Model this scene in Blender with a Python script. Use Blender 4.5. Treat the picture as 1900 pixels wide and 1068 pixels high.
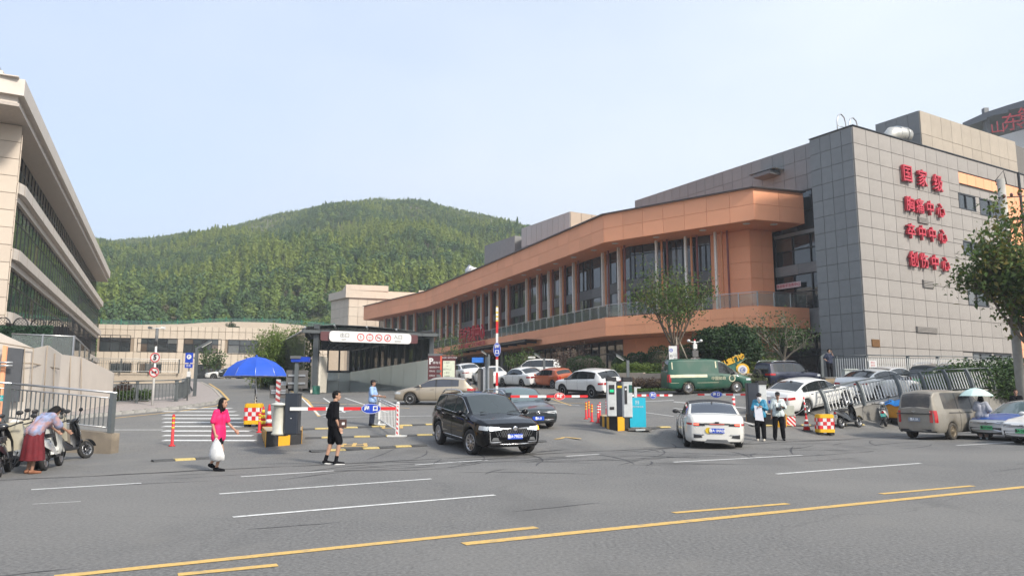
import bpy, bmesh, math, random
import numpy as np
from mathutils import Vector, Matrix, Euler
random.seed(7); RNG = np.random.RandomState(7)
PI = math.pi
def R(d): return math.radians(d)
for o in list(bpy.data.objects): bpy.data.objects.remove(o)
SC = bpy.context.scene
COL = SC.collection
# -- camera
FPX, CX, CY, HOR, CAMZ = 1400.0, 950.0, 534.0, 730.0, 1.68
PITCH = math.atan((HOR - CY) / FPX)
cd = bpy.data.cameras.new('camera'); cam = bpy.data.objects.new('camera', cd); COL.objects.link(cam)
cd.sensor_width = 36; cd.lens = FPX / 1900 * 36; cd.clip_end = 6000; cd.clip_start = 0.1
cam.location = (0, 0, CAMZ); cam.rotation_euler = (PI / 2 + PITCH, 0, 0)
SC.camera = cam
# -- world, sun, exposure
SUN_EL, SUN_AZ = R(37), math.atan2(-0.73, 0.68)      # direction towards the sun: behind the camera, to the right
w = bpy.data.worlds.new("World"); SC.world = w; w.use_nodes = True
nt = w.node_tree; nt.nodes.clear()
sky = nt.nodes.new('ShaderNodeTexSky'); sky.sky_type = 'NISHITA'; sky.sun_disc = False
sky.sun_elevation = SUN_EL; sky.sun_rotation = PI / 2 - SUN_AZ
sky.air_density = 1.0; sky.dust_density = 3.0; sky.ozone_density = 1.5
tc = nt.nodes.new('ShaderNodeTexCoord')
mp = nt.nodes.new('ShaderNodeMapping'); mp.inputs['Scale'].default_value = (1, 1, 2.2)
nz = nt.nodes.new('ShaderNodeTexNoise'); nz.inputs['Scale'].default_value = 1.3; nz.inputs['Detail'].default_value = 4
mr = nt.nodes.new('ShaderNodeMapRange'); mr.inputs['From Min'].default_value = .35; mr.inputs['From Max'].default_value = .7
mr.inputs['To Min'].default_value = 0.62; mr.inputs['To Max'].default_value = 1.0
mx = nt.nodes.new('ShaderNodeMix'); mx.data_type = 'RGBA'
sx_ = nt.nodes.new('ShaderNodeSeparateXYZ'); nt.links.new(tc.outputs['Generated'], sx_.inputs[0])
vr = nt.nodes.new('ShaderNodeMapRange'); vr.inputs['From Min'].default_value = -.55; vr.inputs['From Max'].default_value = .55; nt.links.new(sx_.outputs['X'], vr.inputs['Value'])
vc = nt.nodes.new('ShaderNodeMix'); vc.data_type = 'RGBA'; vc.inputs[6].default_value = (2.65, 3.05, 3.8, 1); vc.inputs[7].default_value = (3.45, 3.75, 4.0, 1)
nt.links.new(vr.outputs[0], vc.inputs[0]); nt.links.new(vc.outputs[2], mx.inputs[7])     # thin milky veil of the hazy day
bg = nt.nodes.new('ShaderNodeBackground'); bg.inputs['Strength'].default_value = 0.125
ow = nt.nodes.new('ShaderNodeOutputWorld')
L = nt.links.new
L(tc.outputs['Generated'], mp.inputs[0]); L(mp.outputs[0], nz.inputs['Vector']); L(nz.outputs['Fac'], mr.inputs['Value'])
L(mr.outputs[0], mx.inputs[0]); L(sky.outputs[0], mx.inputs[6]); L(mx.outputs[2], bg.inputs['Color']); L(bg.outputs[0], ow.inputs[0])
sd = bpy.data.lights.new('sun', 'SUN'); sd.energy = 2.15; sd.angle = R(9.0); sd.color = (1, .93, .82)
so = bpy.data.objects.new('sun', sd); COL.objects.link(so)
sdir = Vector((math.cos(SUN_AZ) * math.cos(SUN_EL), math.sin(SUN_AZ) * math.cos(SUN_EL), math.sin(SUN_EL)))
so.rotation_euler = sdir.to_track_quat('Z', 'Y').to_euler(); so.location = (20, -30, 40)
SC.view_settings.view_transform = 'Standard'; SC.view_settings.look = 'None'
SC.view_settings.exposure = 1.2; SC.view_settings.gamma = 1; SC.view_settings.use_curve_mapping = False
SC.render.engine = 'CYCLES'; SC.cycles.max_bounces = 6; SC.cycles.transparent_max_bounces = 16
SC.cycles.use_denoising = True
SC.cycles.caustics_reflective = False; SC.cycles.caustics_refractive = False
# -- measuring the place
def ray(u, v):
 a = (u - CX) / FPX; b = (CY - v) / FPX
 return Vector((a, math.cos(PITCH) - b * math.sin(PITCH), math.sin(PITCH) + b * math.cos(PITCH)))
def at(u, v, Y):
 d = ray(u, v); return Vector((0, 0, CAMZ)) + d * (Y / d.y)
def onz(u, v, z=0.0):
 d = ray(u, v); return Vector((0, 0, CAMZ)) + d * ((z - CAMZ) / d.z)
def onwall(u, v, P, D):
 d = ray(u, v); n = Vector((-D[1], D[0], 0)); k = n.dot(Vector((P[0], P[1], CAMZ)) - Vector((0, 0, CAMZ))) / n.dot(d)
 return Vector((0, 0, CAMZ)) + d * k
EA = R(31); E = Vector((math.cos(EA), math.sin(EA), 0)); N = Vector((-math.sin(EA), math.cos(EA), 0))
K0 = Vector((0.78, 21.6, 0))
def st(s, t, z=0): p = K0 + E * s + N * t; p.z = z; return p
def sst(x): x = max(0, min(1, x)); return x * x * (3 - 2 * x)
def gz(x, y):
 d = Vector((x, y, 0)) - K0; s = d.dot(E); t = d.dot(N)
 z = 0.057 * max(0, min(y, 78) - 21.5) * sst((t - .3) / 4.5)
 z += 0.45 * sst((s - 14.5) / 6) * sst((((x - 13.9) * -.42 + (y - 33.4) * .907) - .15) / .8)
 return z
def ong(u, v):
 d = ray(u, v); d = d / d.y; Y = 5.0; pz = 1
 while Y < 160:
  p = Vector((0, 0, CAMZ)) + d * Y; h = p.z - gz(p.x, p.y)
  if h < 0: Y -= .1 * h / (h - pz) if pz > h else 0; break
  pz = h; Y += .1
 p = Vector((0, 0, CAMZ)) + d * Y; p.z = gz(p.x, p.y); return p
def gy(u, Y):                                  # ground point under picture column u at depth Y
 x = (u - CX) / FPX * Y / (math.cos(PITCH) + .139 * math.sin(PITCH)); return Vector((x, Y, gz(x, Y)))
# -- materials
MATS = {}
def pm(name, col, rough=.6, metal=0., var=.10, scale=6., bump=0., rnd=0., coat=0., spec=.5, detail=4, dirt=None, stretch=None):
 if name in MATS: return MATS[name]
 m = bpy.data.materials.new(name); m.use_nodes = True; t = m.node_tree; n = t.nodes; l = t.links.new
 b = n['Principled BSDF']; b.inputs['Roughness'].default_value = rough; b.inputs['Metallic'].default_value = metal
 b.inputs['Coat Weight'].default_value = coat; b.inputs['Coat Roughness'].default_value = .04
 b.inputs['Specular IOR Level'].default_value = spec
 tx = n.new('ShaderNodeTexCoord'); no = n.new('ShaderNodeTexNoise'); no.inputs['Scale'].default_value = scale
 no.inputs['Detail'].default_value = detail; no.inputs['Roughness'].default_value = .6
 if stretch:
  mpp = n.new('ShaderNodeMapping'); mpp.inputs['Scale'].default_value = stretch
  l(tx.outputs['Object'], mpp.inputs[0]); l(mpp.outputs[0], no.inputs['Vector'])
 else: l(tx.outputs['Object'], no.inputs['Vector'])
 r = n.new('ShaderNodeMapRange'); r.inputs['From Min'].default_value = .3; r.inputs['From Max'].default_value = .7
 r.inputs['To Min'].default_value = 1 - var; r.inputs['To Max'].default_value = 1 + var
 l(no.outputs['Fac'], r.inputs['Value'])
 h = n.new('ShaderNodeHueSaturation'); h.inputs['Color'].default_value = (*col, 1)
 if rnd:
  oi = n.new('ShaderNodeObjectInfo'); r2 = n.new('ShaderNodeMapRange')
  r2.inputs['To Min'].default_value = 1 - rnd; r2.inputs['To Max'].default_value = 1 + rnd
  l(oi.outputs['Random'], r2.inputs['Value']); mu = n.new('ShaderNodeMath'); mu.operation = 'MULTIPLY'
  l(r.outputs[0], mu.inputs[0]); l(r2.outputs[0], mu.inputs[1]); l(mu.outputs[0], h.inputs['Value'])
 else: l(r.outputs[0], h.inputs['Value'])
 last = h.outputs[0]
 if dirt:
  dc, lo, hi, dscale, amt = dirt
  n2 = n.new('ShaderNodeTexNoise'); n2.inputs['Scale'].default_value = dscale; n2.inputs['Detail'].default_value = 6
  l(tx.outputs['Object'], n2.inputs['Vector'])
  r3 = n.new('ShaderNodeMapRange'); r3.inputs['From Min'].default_value = lo; r3.inputs['From Max'].default_value = hi
  r3.inputs['To Max'].default_value = amt; l(n2.outputs['Fac'], r3.inputs['Value'])
  mm = n.new('ShaderNodeMix'); mm.data_type = 'RGBA'; mm.inputs[7].default_value = (*dc, 1)
  l(r3.outputs[0], mm.inputs[0]); l(last, mm.inputs[6]); last = mm.outputs[2]
 l(last, b.inputs['Base Color'])
 if bump:
  bp = n.new('ShaderNodeBump'); bp.inputs['Strength'].default_value = bump; bp.inputs['Distance'].default_value = .02
  l(no.outputs['Fac'], bp.inputs['Height']); l(bp.outputs[0], b.inputs['Normal'])
 MATS[name] = m; return m
def glass(name, tint, rough=.02, alpha=.5):
 if name in MATS: return MATS[name]
 m = bpy.data.materials.new(name); m.use_nodes = True; t = m.node_tree; n = t.nodes; l = t.links.new
 n.remove(n['Principled BSDF']); out = n['Material Output']
 tr = n.new('ShaderNodeBsdfTransparent'); tr.inputs[0].default_value = (*tint, 1)
 gl = n.new('ShaderNodeBsdfGlossy'); gl.inputs['Roughness'].default_value = rough
 df = n.new('ShaderNodeBsdfDiffuse'); df.inputs[0].default_value = (tint[0] * .6, tint[1] * .6, tint[2] * .6, 1)
 lw = n.new('ShaderNodeFresnel'); lw.inputs[0].default_value = 1.5
 no = n.new('ShaderNodeTexNoise'); no.inputs['Scale'].default_value = 3
 r = n.new('ShaderNodeMapRange'); r.inputs['To Min'].default_value = alpha * .8; r.inputs['To Max'].default_value = min(1, alpha * 1.2)
 l(no.outputs['Fac'], r.inputs['Value'])
 m1 = n.new('ShaderNodeMixShader'); l(r.outputs[0], m1.inputs[0]); l(tr.outputs[0], m1.inputs[1]); l(df.outputs[0], m1.inputs[2])
 m2 = n.new('ShaderNodeMixShader'); l(lw.outputs[0], m2.inputs[0]); l(m1.outputs[0], m2.inputs[1]); l(gl.outputs[0], m2.inputs[2])
 l(m2.outputs[0], out.inputs[0]); MATS[name] = m; return m
def winglass(name, col, blind=.3, rough=.03):
 if name in MATS: return MATS[name]
 m = bpy.data.materials.new(name); m.use_nodes = True; t = m.node_tree; n = t.nodes; l = t.links.new
 b = n['Principled BSDF']; b.inputs['Roughness'].default_value = rough; b.inputs['Specular IOR Level'].default_value = .9
 b.inputs['IOR'].default_value = 1.55
 oi = n.new('ShaderNodeObjectInfo'); cr = n.new('ShaderNodeValToRGB'); cr.color_ramp.interpolation = 'CONSTANT'
 e = cr.color_ramp.elements; e[0].color = (*col, 1); e[0].position = 0
 e[1].position = .35; e[1].color = (col[0] * 1.8, col[1] * 1.7, col[2] * 1.6, 1)
 x = e.new(.6); x.color = (col[0] * .5, col[1] * .5, col[2] * .55, 1)
 x = e.new(1 - blind); x.color = (.11, .115, .115, 1)
 x = e.new(1 - blind * .4); x.color = (.10, .075, .055, 1)
 no = n.new('ShaderNodeTexNoise'); no.inputs['Scale'].default_value = .6; tx = n.new('ShaderNodeTexCoord'); l(tx.outputs['Object'], no.inputs['Vector'])
 bp = n.new('ShaderNodeBump'); bp.inputs['Strength'].default_value = .05; bp.inputs['Distance'].default_value = .1
 l(no.outputs['Fac'], bp.inputs['Height']); l(bp.outputs[0], b.inputs['Normal'])
 l(oi.outputs['Random'], cr.inputs[0]); l(cr.outputs[0], b.inputs['Base Color']); MATS[name] = m; return m
def leafmat(name, c1, c2, c3=None):
 if name in MATS: return MATS[name]
 m = bpy.data.materials.new(name); m.use_nodes = True; t = m.node_tree; n = t.nodes; l = t.links.new
 n.remove(n['Principled BSDF']); out = n['Material Output']
 ge = n.new('ShaderNodeNewGeometry'); oi = n.new('ShaderNodeObjectInfo'); no = n.new('ShaderNodeTexNoise'); no.inputs['Scale'].default_value = .8
 tx = n.new('ShaderNodeTexCoord'); l(tx.outputs['Object'], no.inputs['Vector'])
 a = n.new('ShaderNodeMath'); a.operation = 'ADD'; l(ge.outputs['Random Per Island'], a.inputs[0]); l(no.outputs['Fac'], a.inputs[1])
 a2 = n.new('ShaderNodeMath'); a2.operation = 'ADD'; l(a.outputs[0], a2.inputs[0]); l(oi.outputs['Random'], a2.inputs[1])
 a3 = n.new('ShaderNodeMath'); a3.operation = 'MULTIPLY'; a3.inputs[1].default_value = .4; l(a2.outputs[0], a3.inputs[0])
 cr = n.new('ShaderNodeValToRGB'); cr.color_ramp.elements[0].color = (*c1, 1); cr.color_ramp.elements[1].color = (*c2, 1)
 cr.color_ramp.elements[0].position = .2; cr.color_ramp.elements[1].position = .8
 if c3: x = cr.color_ramp.elements.new(.97); x.color = (*c3, 1)
 l(a3.outputs[0], cr.inputs[0])
 d = n.new('ShaderNodeBsdfPrincipled'); d.inputs['Roughness'].default_value = .55; d.inputs['Specular IOR Level'].default_value = .3
 tl = n.new('ShaderNodeBsdfTranslucent'); l(cr.outputs[0], d.inputs['Base Color']); l(cr.outputs[0], tl.inputs[0])
 mm = n.new('ShaderNodeMixShader'); mm.inputs[0].default_value = .3; l(d.outputs[0], mm.inputs[1]); l(tl.outputs[0], mm.inputs[2])
 l(mm.outputs[0], out.inputs[0]); MATS[name] = m; return m
def emis(name, col, s):
 if name in MATS: return MATS[name]
 m = pm(name, col, .3); b = m.node_tree.nodes['Principled BSDF']
 b.inputs['Emission Color'].default_value = (*col, 1); b.inputs['Emission Strength'].default_value = s; return m
def stripemat(name, cols, period, axis=0, diag=0., rough=.45, duty=.5):
 if name in MATS: return MATS[name]
 m = pm(name, cols[0], rough); t = m.node_tree; n = t.nodes; l = t.links.new; b = n['Principled BSDF']
 tx = n.new('ShaderNodeTexCoord'); sp = n.new('ShaderNodeSeparateXYZ'); l(tx.outputs['Object'], sp.inputs[0])
 a = n.new('ShaderNodeMath'); a.operation = 'MULTIPLY_ADD'; a.inputs[1].default_value = diag
 l(sp.outputs[(axis + 1) % 3 if axis != 2 else 0], a.inputs[0]); l(sp.outputs[axis], a.inputs[2])
 q = n.new('ShaderNodeMath'); q.operation = 'MODULO'; q.inputs[1].default_value = period
 p = n.new('ShaderNodeMath'); p.operation = 'ADD'; p.inputs[1].default_value = 100 * period; l(a.outputs[0], p.inputs[0]); l(p.outputs[0], q.inputs[0])
 g = n.new('ShaderNodeMath'); g.operation = 'GREATER_THAN'; g.inputs[1].default_value = period * duty; l(q.outputs[0], g.inputs[0])
 mm = n.new('ShaderNodeMix'); mm.data_type = 'RGBA'; mm.inputs[6].default_value = (*cols[0], 1); mm.inputs[7].default_value = (*cols[1], 1)
 l(g.outputs[0], mm.inputs[0]); l(mm.outputs[2], b.inputs['Base Color']); return m
# -- building blocks
class MB:
 def __init__(s): s.v = []; s.f = []; s.sm = []
 def add(s, vs, fs, smooth=False):
  k = len(s.v); s.v += [tuple(p) for p in vs]; s.f += [tuple(i + k for i in f) for f in fs]; s.sm += [smooth] * len(fs); return s
 def box(s, c, d, rz=0, M=None):
  x, y, z = d[0] / 2, d[1] / 2, d[2] / 2; T = M or Matrix.Rotation(rz, 4, 'Z'); c = Vector(c)
  vs = [T.to_3x3() @ Vector((a, b, e)) + c for a in (-x, x) for b in (-y, y) for e in (-z, z)]
  return s.add(vs, [(0, 1, 3, 2), (4, 6, 7, 5), (0, 4, 5, 1), (2, 3, 7, 6), (0, 2, 6, 4), (1, 5, 7, 3)])
 def prism(s, poly, z0, z1):          # poly in plan (list of xy), vertical extrusion; z0/z1 number or list
  n = len(poly); a = z0 if isinstance(z0, (list, tuple)) else [z0] * n; b = z1 if isinstance(z1, (list, tuple)) else [z1] * n
  vs = [(p[0], p[1], a[i]) for i, p in enumerate(poly)] + [(p[0], p[1], b[i]) for i, p in enumerate(poly)]
  return s.add(vs, [tuple(range(n))[::-1], tuple(range(n, 2 * n))] + [(i, (i + 1) % n, (i + 1) % n + n, i + n) for i in range(n)])
 def extr(s, poly, off):              # poly 3D, extruded by vector
  n = len(poly); off = Vector(off); vs = [Vector(p) for p in poly] + [Vector(p) + off for p in poly]
  return s.add(vs, [tuple(range(n))[::-1], tuple(range(n, 2 * n))] + [(i, (i + 1) % n, (i + 1) % n + n, i + n) for i in range(n)])
 def tube(s, pts, r, n=8, caps=True, smooth=True):
  pts = [Vector(p) for p in pts]; rs = r if isinstance(r, (list, tuple)) else [r] * len(pts)
  k = len(s.v); ref = None
  for i, p in enumerate(pts):
   d = (pts[min(i + 1, len(pts) - 1)] - pts[max(i - 1, 0)])
   if d.length < 1e-9: d = Vector((0, 0, 1))
   d.normalize()
   if ref is None: ref = Vector((0, 0, 1)) if abs(d.z) < .9 else Vector((1, 0, 0))
   a = d.cross(ref).normalized(); b = d.cross(a).normalized(); ref = -b if False else ref
   for j in range(n):
    t = 2 * PI * j / n; s.v.append(tuple(p + (a * math.cos(t) + b * math.sin(t)) * rs[i]))
  for i in range(len(pts) - 1):
   for j in range(n):
    s.f.append((k + i * n + j, k + i * n + (j + 1) % n, k + (i + 1) * n + (j + 1) % n, k + (i + 1) * n + j)); s.sm.append(smooth)
  if caps:
   s.f.append(tuple(k + j for j in range(n))[::-1]); s.sm.append(False)
   e = k + (len(pts) - 1) * n; s.f.append(tuple(e + j for j in range(n))); s.sm.append(False)
  return s
 def lathe(s, prof, n=20, M=None, smooth=True):   # prof: (r, z) list, axis z
  k = len(s.v); M = M or Matrix.Identity(4)
  for r, z in prof:
   for j in range(n):
    t = 2 * PI * j / n; s.v.append(tuple(M @ Vector((r * math.cos(t), r * math.sin(t), z))))
  for i in range(len(prof) - 1):
   for j in range(n):
    s.f.append((k + i * n + j, k + i * n + (j + 1) % n, k + (i + 1) * n + (j + 1) % n, k + (i + 1) * n + j)); s.sm.append(smooth)
  if prof[0][0] > 1e-4: s.f.append(tuple(k + j for j in range(n))[::-1]); s.sm.append(False)
  e = k + (len(prof) - 1) * n
  if prof[-1][0] > 1e-4: s.f.append(tuple(e + j for j in range(n))); s.sm.append(False)
  return s
 def ball(s, c, r, nu=12, nv=8, M=None):
  c = Vector(c); r = r if isinstance(r, (list, tuple)) else (r, r, r); k = len(s.v); M3 = M.to_3x3() if M else Matrix.Identity(3)
  for i in range(nv + 1):
   a = PI * i / nv
   for j in range(nu):
    t = 2 * PI * j / nu
    s.v.append(tuple(c + M3 @ Vector((r[0] * math.sin(a) * math.cos(t), r[1] * math.sin(a) * math.sin(t), r[2] * math.cos(a)))))
  for i in range(nv):
   for j in range(nu):
    s.f.append((k + i * nu + j, k + (i + 1) * nu + j, k + (i + 1) * nu + (j + 1) % nu, k + i * nu + (j + 1) % nu)); s.sm.append(True)
  return s
 def grid(s, P, smooth=True, closed=False):   # P[i][j] points
  k = len(s.v); n = len(P); m = len(P[0])
  for row in P: s.v += [tuple(p) for p in row]
  for i in range(n - 1):
   for j in range(m - 1): s.f.append((k + i * m + j, k + (i + 1) * m + j, k + (i + 1) * m + j + 1, k + i * m + j + 1)); s.sm.append(smooth)
  return s
 def mesh(s, name, fix=True):
  me = bpy.data.meshes.new(name); me.from_pydata(s.v, [], s.f); me.polygons.foreach_set('use_smooth', s.sm)
  if fix:
   bm = bmesh.new(); bm.from_mesh(me); bmesh.ops.recalc_face_normals(bm, faces=bm.faces); bm.to_mesh(me); bm.free()
  me.update(); return me
 def build(s, name, mat, parent=None, fix=True):
  return link(name, s.mesh(name, fix), mat, parent)
def link(name, me, mat, parent=None, M=None):
 if mat is not None and len(me.materials) == 0: me.materials.append(mat)
 o = bpy.data.objects.new(name, me); COL.objects.link(o)
 if parent is not None:
  o.parent = parent
  if parent.get('world_built'): o.matrix_parent_inverse = Matrix.Translation(-Vector(parent['base']))
 if M is not None: o.matrix_basis = M
 return o
def thing(name, label, cat, loc=(0, 0, 0), rz=0, group=None, world=False):
 o = bpy.data.objects.new(name, None); COL.objects.link(o); o.location = loc; o.rotation_euler = (0, 0, rz); o.empty_display_size = .3
 o['label'] = label; o['category'] = cat
 if group: o['group'] = group
 if world: o['world_built'] = True; o['base'] = tuple(loc)
 return o
def tag(o, label, cat, group=None):
 o['label'] = label; o['category'] = cat
 if group: o['group'] = group
 return o
def kind(o, k): o['kind'] = k; return o
def dup(root, loc, rz=None, label=None, group=None):
 def cp(o, par):
  c = o.copy(); COL.objects.link(c); c.parent = par
  for ch in kids.get(o.name, []): cp(ch, c)
  return c
 kids = {}
 for o in bpy.data.objects:
  if o.parent: kids.setdefault(o.parent.name, []).append(o)
 r = cp(root, None); r.location = loc
 if rz is not None: r.rotation_euler = (0, 0, rz)
 if label: r['label'] = label
 if group: r['group'] = group
 return r
_BX = {}
def piece(name, c, d, rz, mat, parent, tag_=''):
 """a box piece sharing mesh data with its alikes"""
 key = (name, round(d[0], 2), round(d[1], 2), round(d[2], 2), mat.name)
 if key not in _BX:
  me = MB().box((0, 0, 0), d).mesh(name); me.materials.append(mat); _BX[key] = me
 o = link(name, _BX[key], mat, parent); o.matrix_basis = Matrix.Translation(Vector(c)) @ Matrix.Rotation(rz, 4, 'Z'); return o
def wallframe(p0, p1):
 a = Vector((p0[0], p0[1], 0)); b = Vector((p1[0], p1[1], 0)); d = b - a; Lg = d.length; d.normalize()
 return a, d, Lg, Vector((d.y, -d.x, 0)), math.atan2(d.y, d.x)     # outward normal: right of travel
def panels(parent, p0, p1, z0, z1, nc, nr, mat, name='panel', gap=.03, th=.05, holes=(), off=0, jitter=.006, smax=None):
 """cladding panels, one object each, between p0 and p1 (outward side: right of travel)"""
 a, d, Lg, n, rz = wallframe(p0, p1); dx = Lg / nc; dz = (z1 - z0) / nr
 for i in range(nc):
  for j in range(nr):
   cs = (i + .5) * dx; cz = z0 + (j + .5) * dz
   if any(h[0] < cs < h[1] and h[2] < cz < h[3] for h in holes): continue
   p = a + d * cs + n * (off + th / 2 + random.uniform(-jitter, jitter)); p.z = cz
   piece(name, p, (dx - gap, th, dz - gap), rz, mat, parent)
def curtain(parent, p0, p1, z0, z1, nc, zs, gmat, fmat, fw=.07, fd=.12, recess=.06, pane=True, stuff=False):
 """mullioned glazing; every pane an object (or one joined part when too small to pick apart)"""
 a, d, Lg, n, rz = wallframe(p0, p1); dx = Lg / nc; rows = [z0] + list(zs) + [z1]
 fr = MB()
 for i in range(nc + 1):
  p = a + d * (i * dx); fr.box((p.x, p.y, (z0 + z1) / 2), (fw, fd, z1 - z0), rz)
 for z in rows: p = a + d * (Lg / 2); fr.box((p.x, p.y, z), (Lg - .002, fd - .02, fw), rz)
 fr.build('window_frame', fmat, parent)
 g = MB()
 for i in range(nc):
  for j in range(len(rows) - 1):
   p = a + d * ((i + .5) * dx) - n * recess; h = rows[j + 1] - rows[j]; q = (p.x, p.y, (rows[j] + rows[j + 1]) / 2)
   if stuff: g.box(q, (dx - fw * .6, .02, h - fw * .6), rz)
   else: piece('pane', q, (dx - fw * .6, .02, h - fw * .6), rz, gmat, parent)
 if stuff: kind(g.build('panes', gmat, parent), 'stuff')
_TX = {}
def text(s, size, mat, parent, M, ext=.0, name='lettering', align='CENTER', sx=1., bold=0.0):
 c = bpy.data.curves.new('t', 'FONT'); c.body = s; c.size = size; c.align_x = align; c.align_y = 'CENTER'; c.extrude = ext; c.resolution_u = 2; c.offset = bold
 o = bpy.data.objects.new('t', c); COL.objects.link(o)
 dg = bpy.context.evaluated_depsgraph_get(); me = bpy.data.meshes.new_from_object(o.evaluated_get(dg))
 bpy.data.objects.remove(o); bpy.data.curves.remove(c); me.name = name; me.materials.clear(); me.materials.append(mat)
 return link(name, me, mat, parent, M @ Matrix.Diagonal((sx, 1, 1, 1)))
def face(P, nrm, up=(0, 0, 1)):
 """matrix whose local XY lies on a surface with normal nrm"""
 z = Vector(nrm).normalized(); x = Vector(up).cross(z).normalized(); y = z.cross(x)
 M = Matrix((x, y, z)).transposed().to_4x4(); M.translation = Vector(P); return M
# -- GROUND
def asphalt(name, c, c2, c3):
 m = pm(name, c, .85, var=.42, scale=22, bump=.4, detail=3, dirt=(c2, .42, .68, .22, .6)); t = m.node_tree; n = t.nodes; l = t.links.new; b = n['Principled BSDF']
 last = b.inputs['Base Color'].links[0].from_socket; tx = n.new('ShaderNodeTexCoord')
 for sc_, lo, hi, amt, col, st_ in ((1.1, .55, .72, .5, c3, (1, 1, 1)), (.5, .56, .66, .45, (c[0] * .62, c[1] * .62, c[2] * .63), (1, .35, 1)), (260, .60, .75, .55, (.30, .30, .29), (1, 1, 1)), (190, .62, .8, .7, (.03, .03, .03), (1, 1, 1))):
  mp_ = n.new('ShaderNodeMapping'); mp_.inputs['Scale'].default_value = st_; mp_.inputs['Rotation'].default_value = (0, 0, -EA); mp_.inputs['Location'].default_value = (sc_, 3, 0)
  no = n.new('ShaderNodeTexNoise'); no.inputs['Scale'].default_value = sc_; no.inputs['Detail'].default_value = 5 if sc_ < 10 else 1; l(tx.outputs['Object'], mp_.inputs[0]); l(mp_.outputs[0], no.inputs['Vector'])
  r = n.new('ShaderNodeMapRange'); r.inputs['From Min'].default_value = lo; r.inputs['From Max'].default_value = hi; r.inputs['To Max'].default_value = amt; l(no.outputs['Fac'], r.inputs['Value'])
  mm = n.new('ShaderNodeMix'); mm.data_type = 'RGBA'; mm.inputs[7].default_value = (*col, 1); l(r.outputs[0], mm.inputs[0]); l(last, mm.inputs[6]); last = mm.outputs[2]
 vo = n.new('ShaderNodeTexVoronoi'); vo.feature = 'DISTANCE_TO_EDGE'; vo.inputs['Scale'].default_value = .22; dn = n.new('ShaderNodeTexNoise'); dn.inputs['Scale'].default_value = 1.6; dn.inputs['Detail'].default_value = 4; l(tx.outputs['Object'], dn.inputs['Vector'])
 av = n.new('ShaderNodeVectorMath'); av.operation = 'MULTIPLY_ADD'; av.inputs[1].default_value = (1.2, 1.2, 0); l(dn.outputs['Color'], av.inputs[0]); l(tx.outputs['Object'], av.inputs[2]); l(av.outputs[0], vo.inputs['Vector'])
 lt = n.new('ShaderNodeMapRange'); lt.inputs['From Min'].default_value = .0; lt.inputs['From Max'].default_value = .006; lt.inputs['To Min'].default_value = .22; lt.inputs['To Max'].default_value = 0; l(vo.outputs['Distance'], lt.inputs['Value'])
 mm = n.new('ShaderNodeMix'); mm.data_type = 'RGBA'; mm.inputs[7].default_value = (.03, .03, .032, 1); l(lt.outputs[0], mm.inputs[0]); l(last, mm.inputs[6]); l(mm.outputs[2], b.inputs['Base Color']); return m
M_ASPH = asphalt('asphalt', (.140, .137, .132), (.195, .188, .175), (.175, .168, .155))
M_ASPH2 = asphalt('asphalt_apron', (.145, .142, .137), (.21, .20, .18), (.22, .205, .18))
def sheet(name, pts_fn, ns, nt_, mat):
 P = [[pts_fn(i / (ns - 1), j / (nt_ - 1)) for j in range(nt_)] for i in range(ns)]
 return kind(MB().grid(P).build(name, mat, fix=False), 'structure')
def flipup(o):
 me = o.data
 if len(me.polygons) and me.polygons[0].normal.z < 0: me.flip_normals()
 return o
M_DIRT = pm('earth', (.16, .15, .10), .95, var=.3, scale=.05)
flipup(sheet('ground', lambda a, b: Vector((-900 + 1800 * a, -300 + 1400 * b, -.35)), 3, 3, M_DIRT))
flipup(sheet('road', lambda a, b: st(-160 + 320 * a, -21.5 + 21.5 * b, 0), 40, 6, M_ASPH))
def apron(a, b):
 q = st(-75 + 150 * a, 130 * b ** 1.5); q.z = gz(q.x, q.y); return q
GFL, GFR, GBR, GBL_ = at(579, 715, 52), at(800, 715, 55.5), at(650, 690, 73), at(586, 690, 72)
def inpoly(p, P):
 c = False
 for a, b in zip(P, P[1:] + P[:1]):
  if (a.y > p.y) != (b.y > p.y) and p.x < (b.x - a.x) * (p.y - a.y) / (b.y - a.y) + a.x: c = not c
 return c
gp_ = MB(); gp_.grid([[apron(i / 400, j / 219) for j in range(220)] for i in range(401)]); HP = [GFL, GFR, GBR, GBL_]; kf = []
for f in gp_.f:
 c = sum((Vector(gp_.v[i]) for i in f), Vector()) / 4
 if not (-20 < c.x < -3 and 50 < c.y < 75 and inpoly(c, HP)): kf.append(f)
gp_.f = kf; gp_.sm = [True] * len(kf); kind(flipup(gp_.build('forecourt_ground', M_ASPH2, fix=False)), 'structure')
rp_ = MB(); V = [Vector((p.x, p.y, z)) for p, z in ((GFL, gz(GFL.x, GFL.y) - .03), (GFR, gz(GFR.x, GFR.y) - .03), (GBR, -.2), (GBL_, -.2))]; V[0] += Vector((-.3, -.9, 0)); V[1] += Vector((.3, -.9, 0)); rp_.add(V, [(0, 1, 2, 3)]); kind(flipup(rp_.build('garage_ramp', M_ASPH2, fix=False)), 'structure')
M_PAV = pm('pavement_tiles', (.33, .29, .27), .85, var=.18, scale=9, bump=.2)
opp = MB(); opp.extr([st(-160, -21.5, .12), st(160, -21.5, .12), st(160, -60, .12), st(-160, -60, .12)], (0, 0, -.3))
kind(opp.build('pavement', M_PAV), 'structure')
M_KERB = pm('kerb_stone', (.33, .32, .30), .8, var=.2, scale=5, bump=.2)
M_SEAM = pm('gutter_dark', (.055, .055, .055), .9, var=.4, scale=3)
sm_ = MB()
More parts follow.
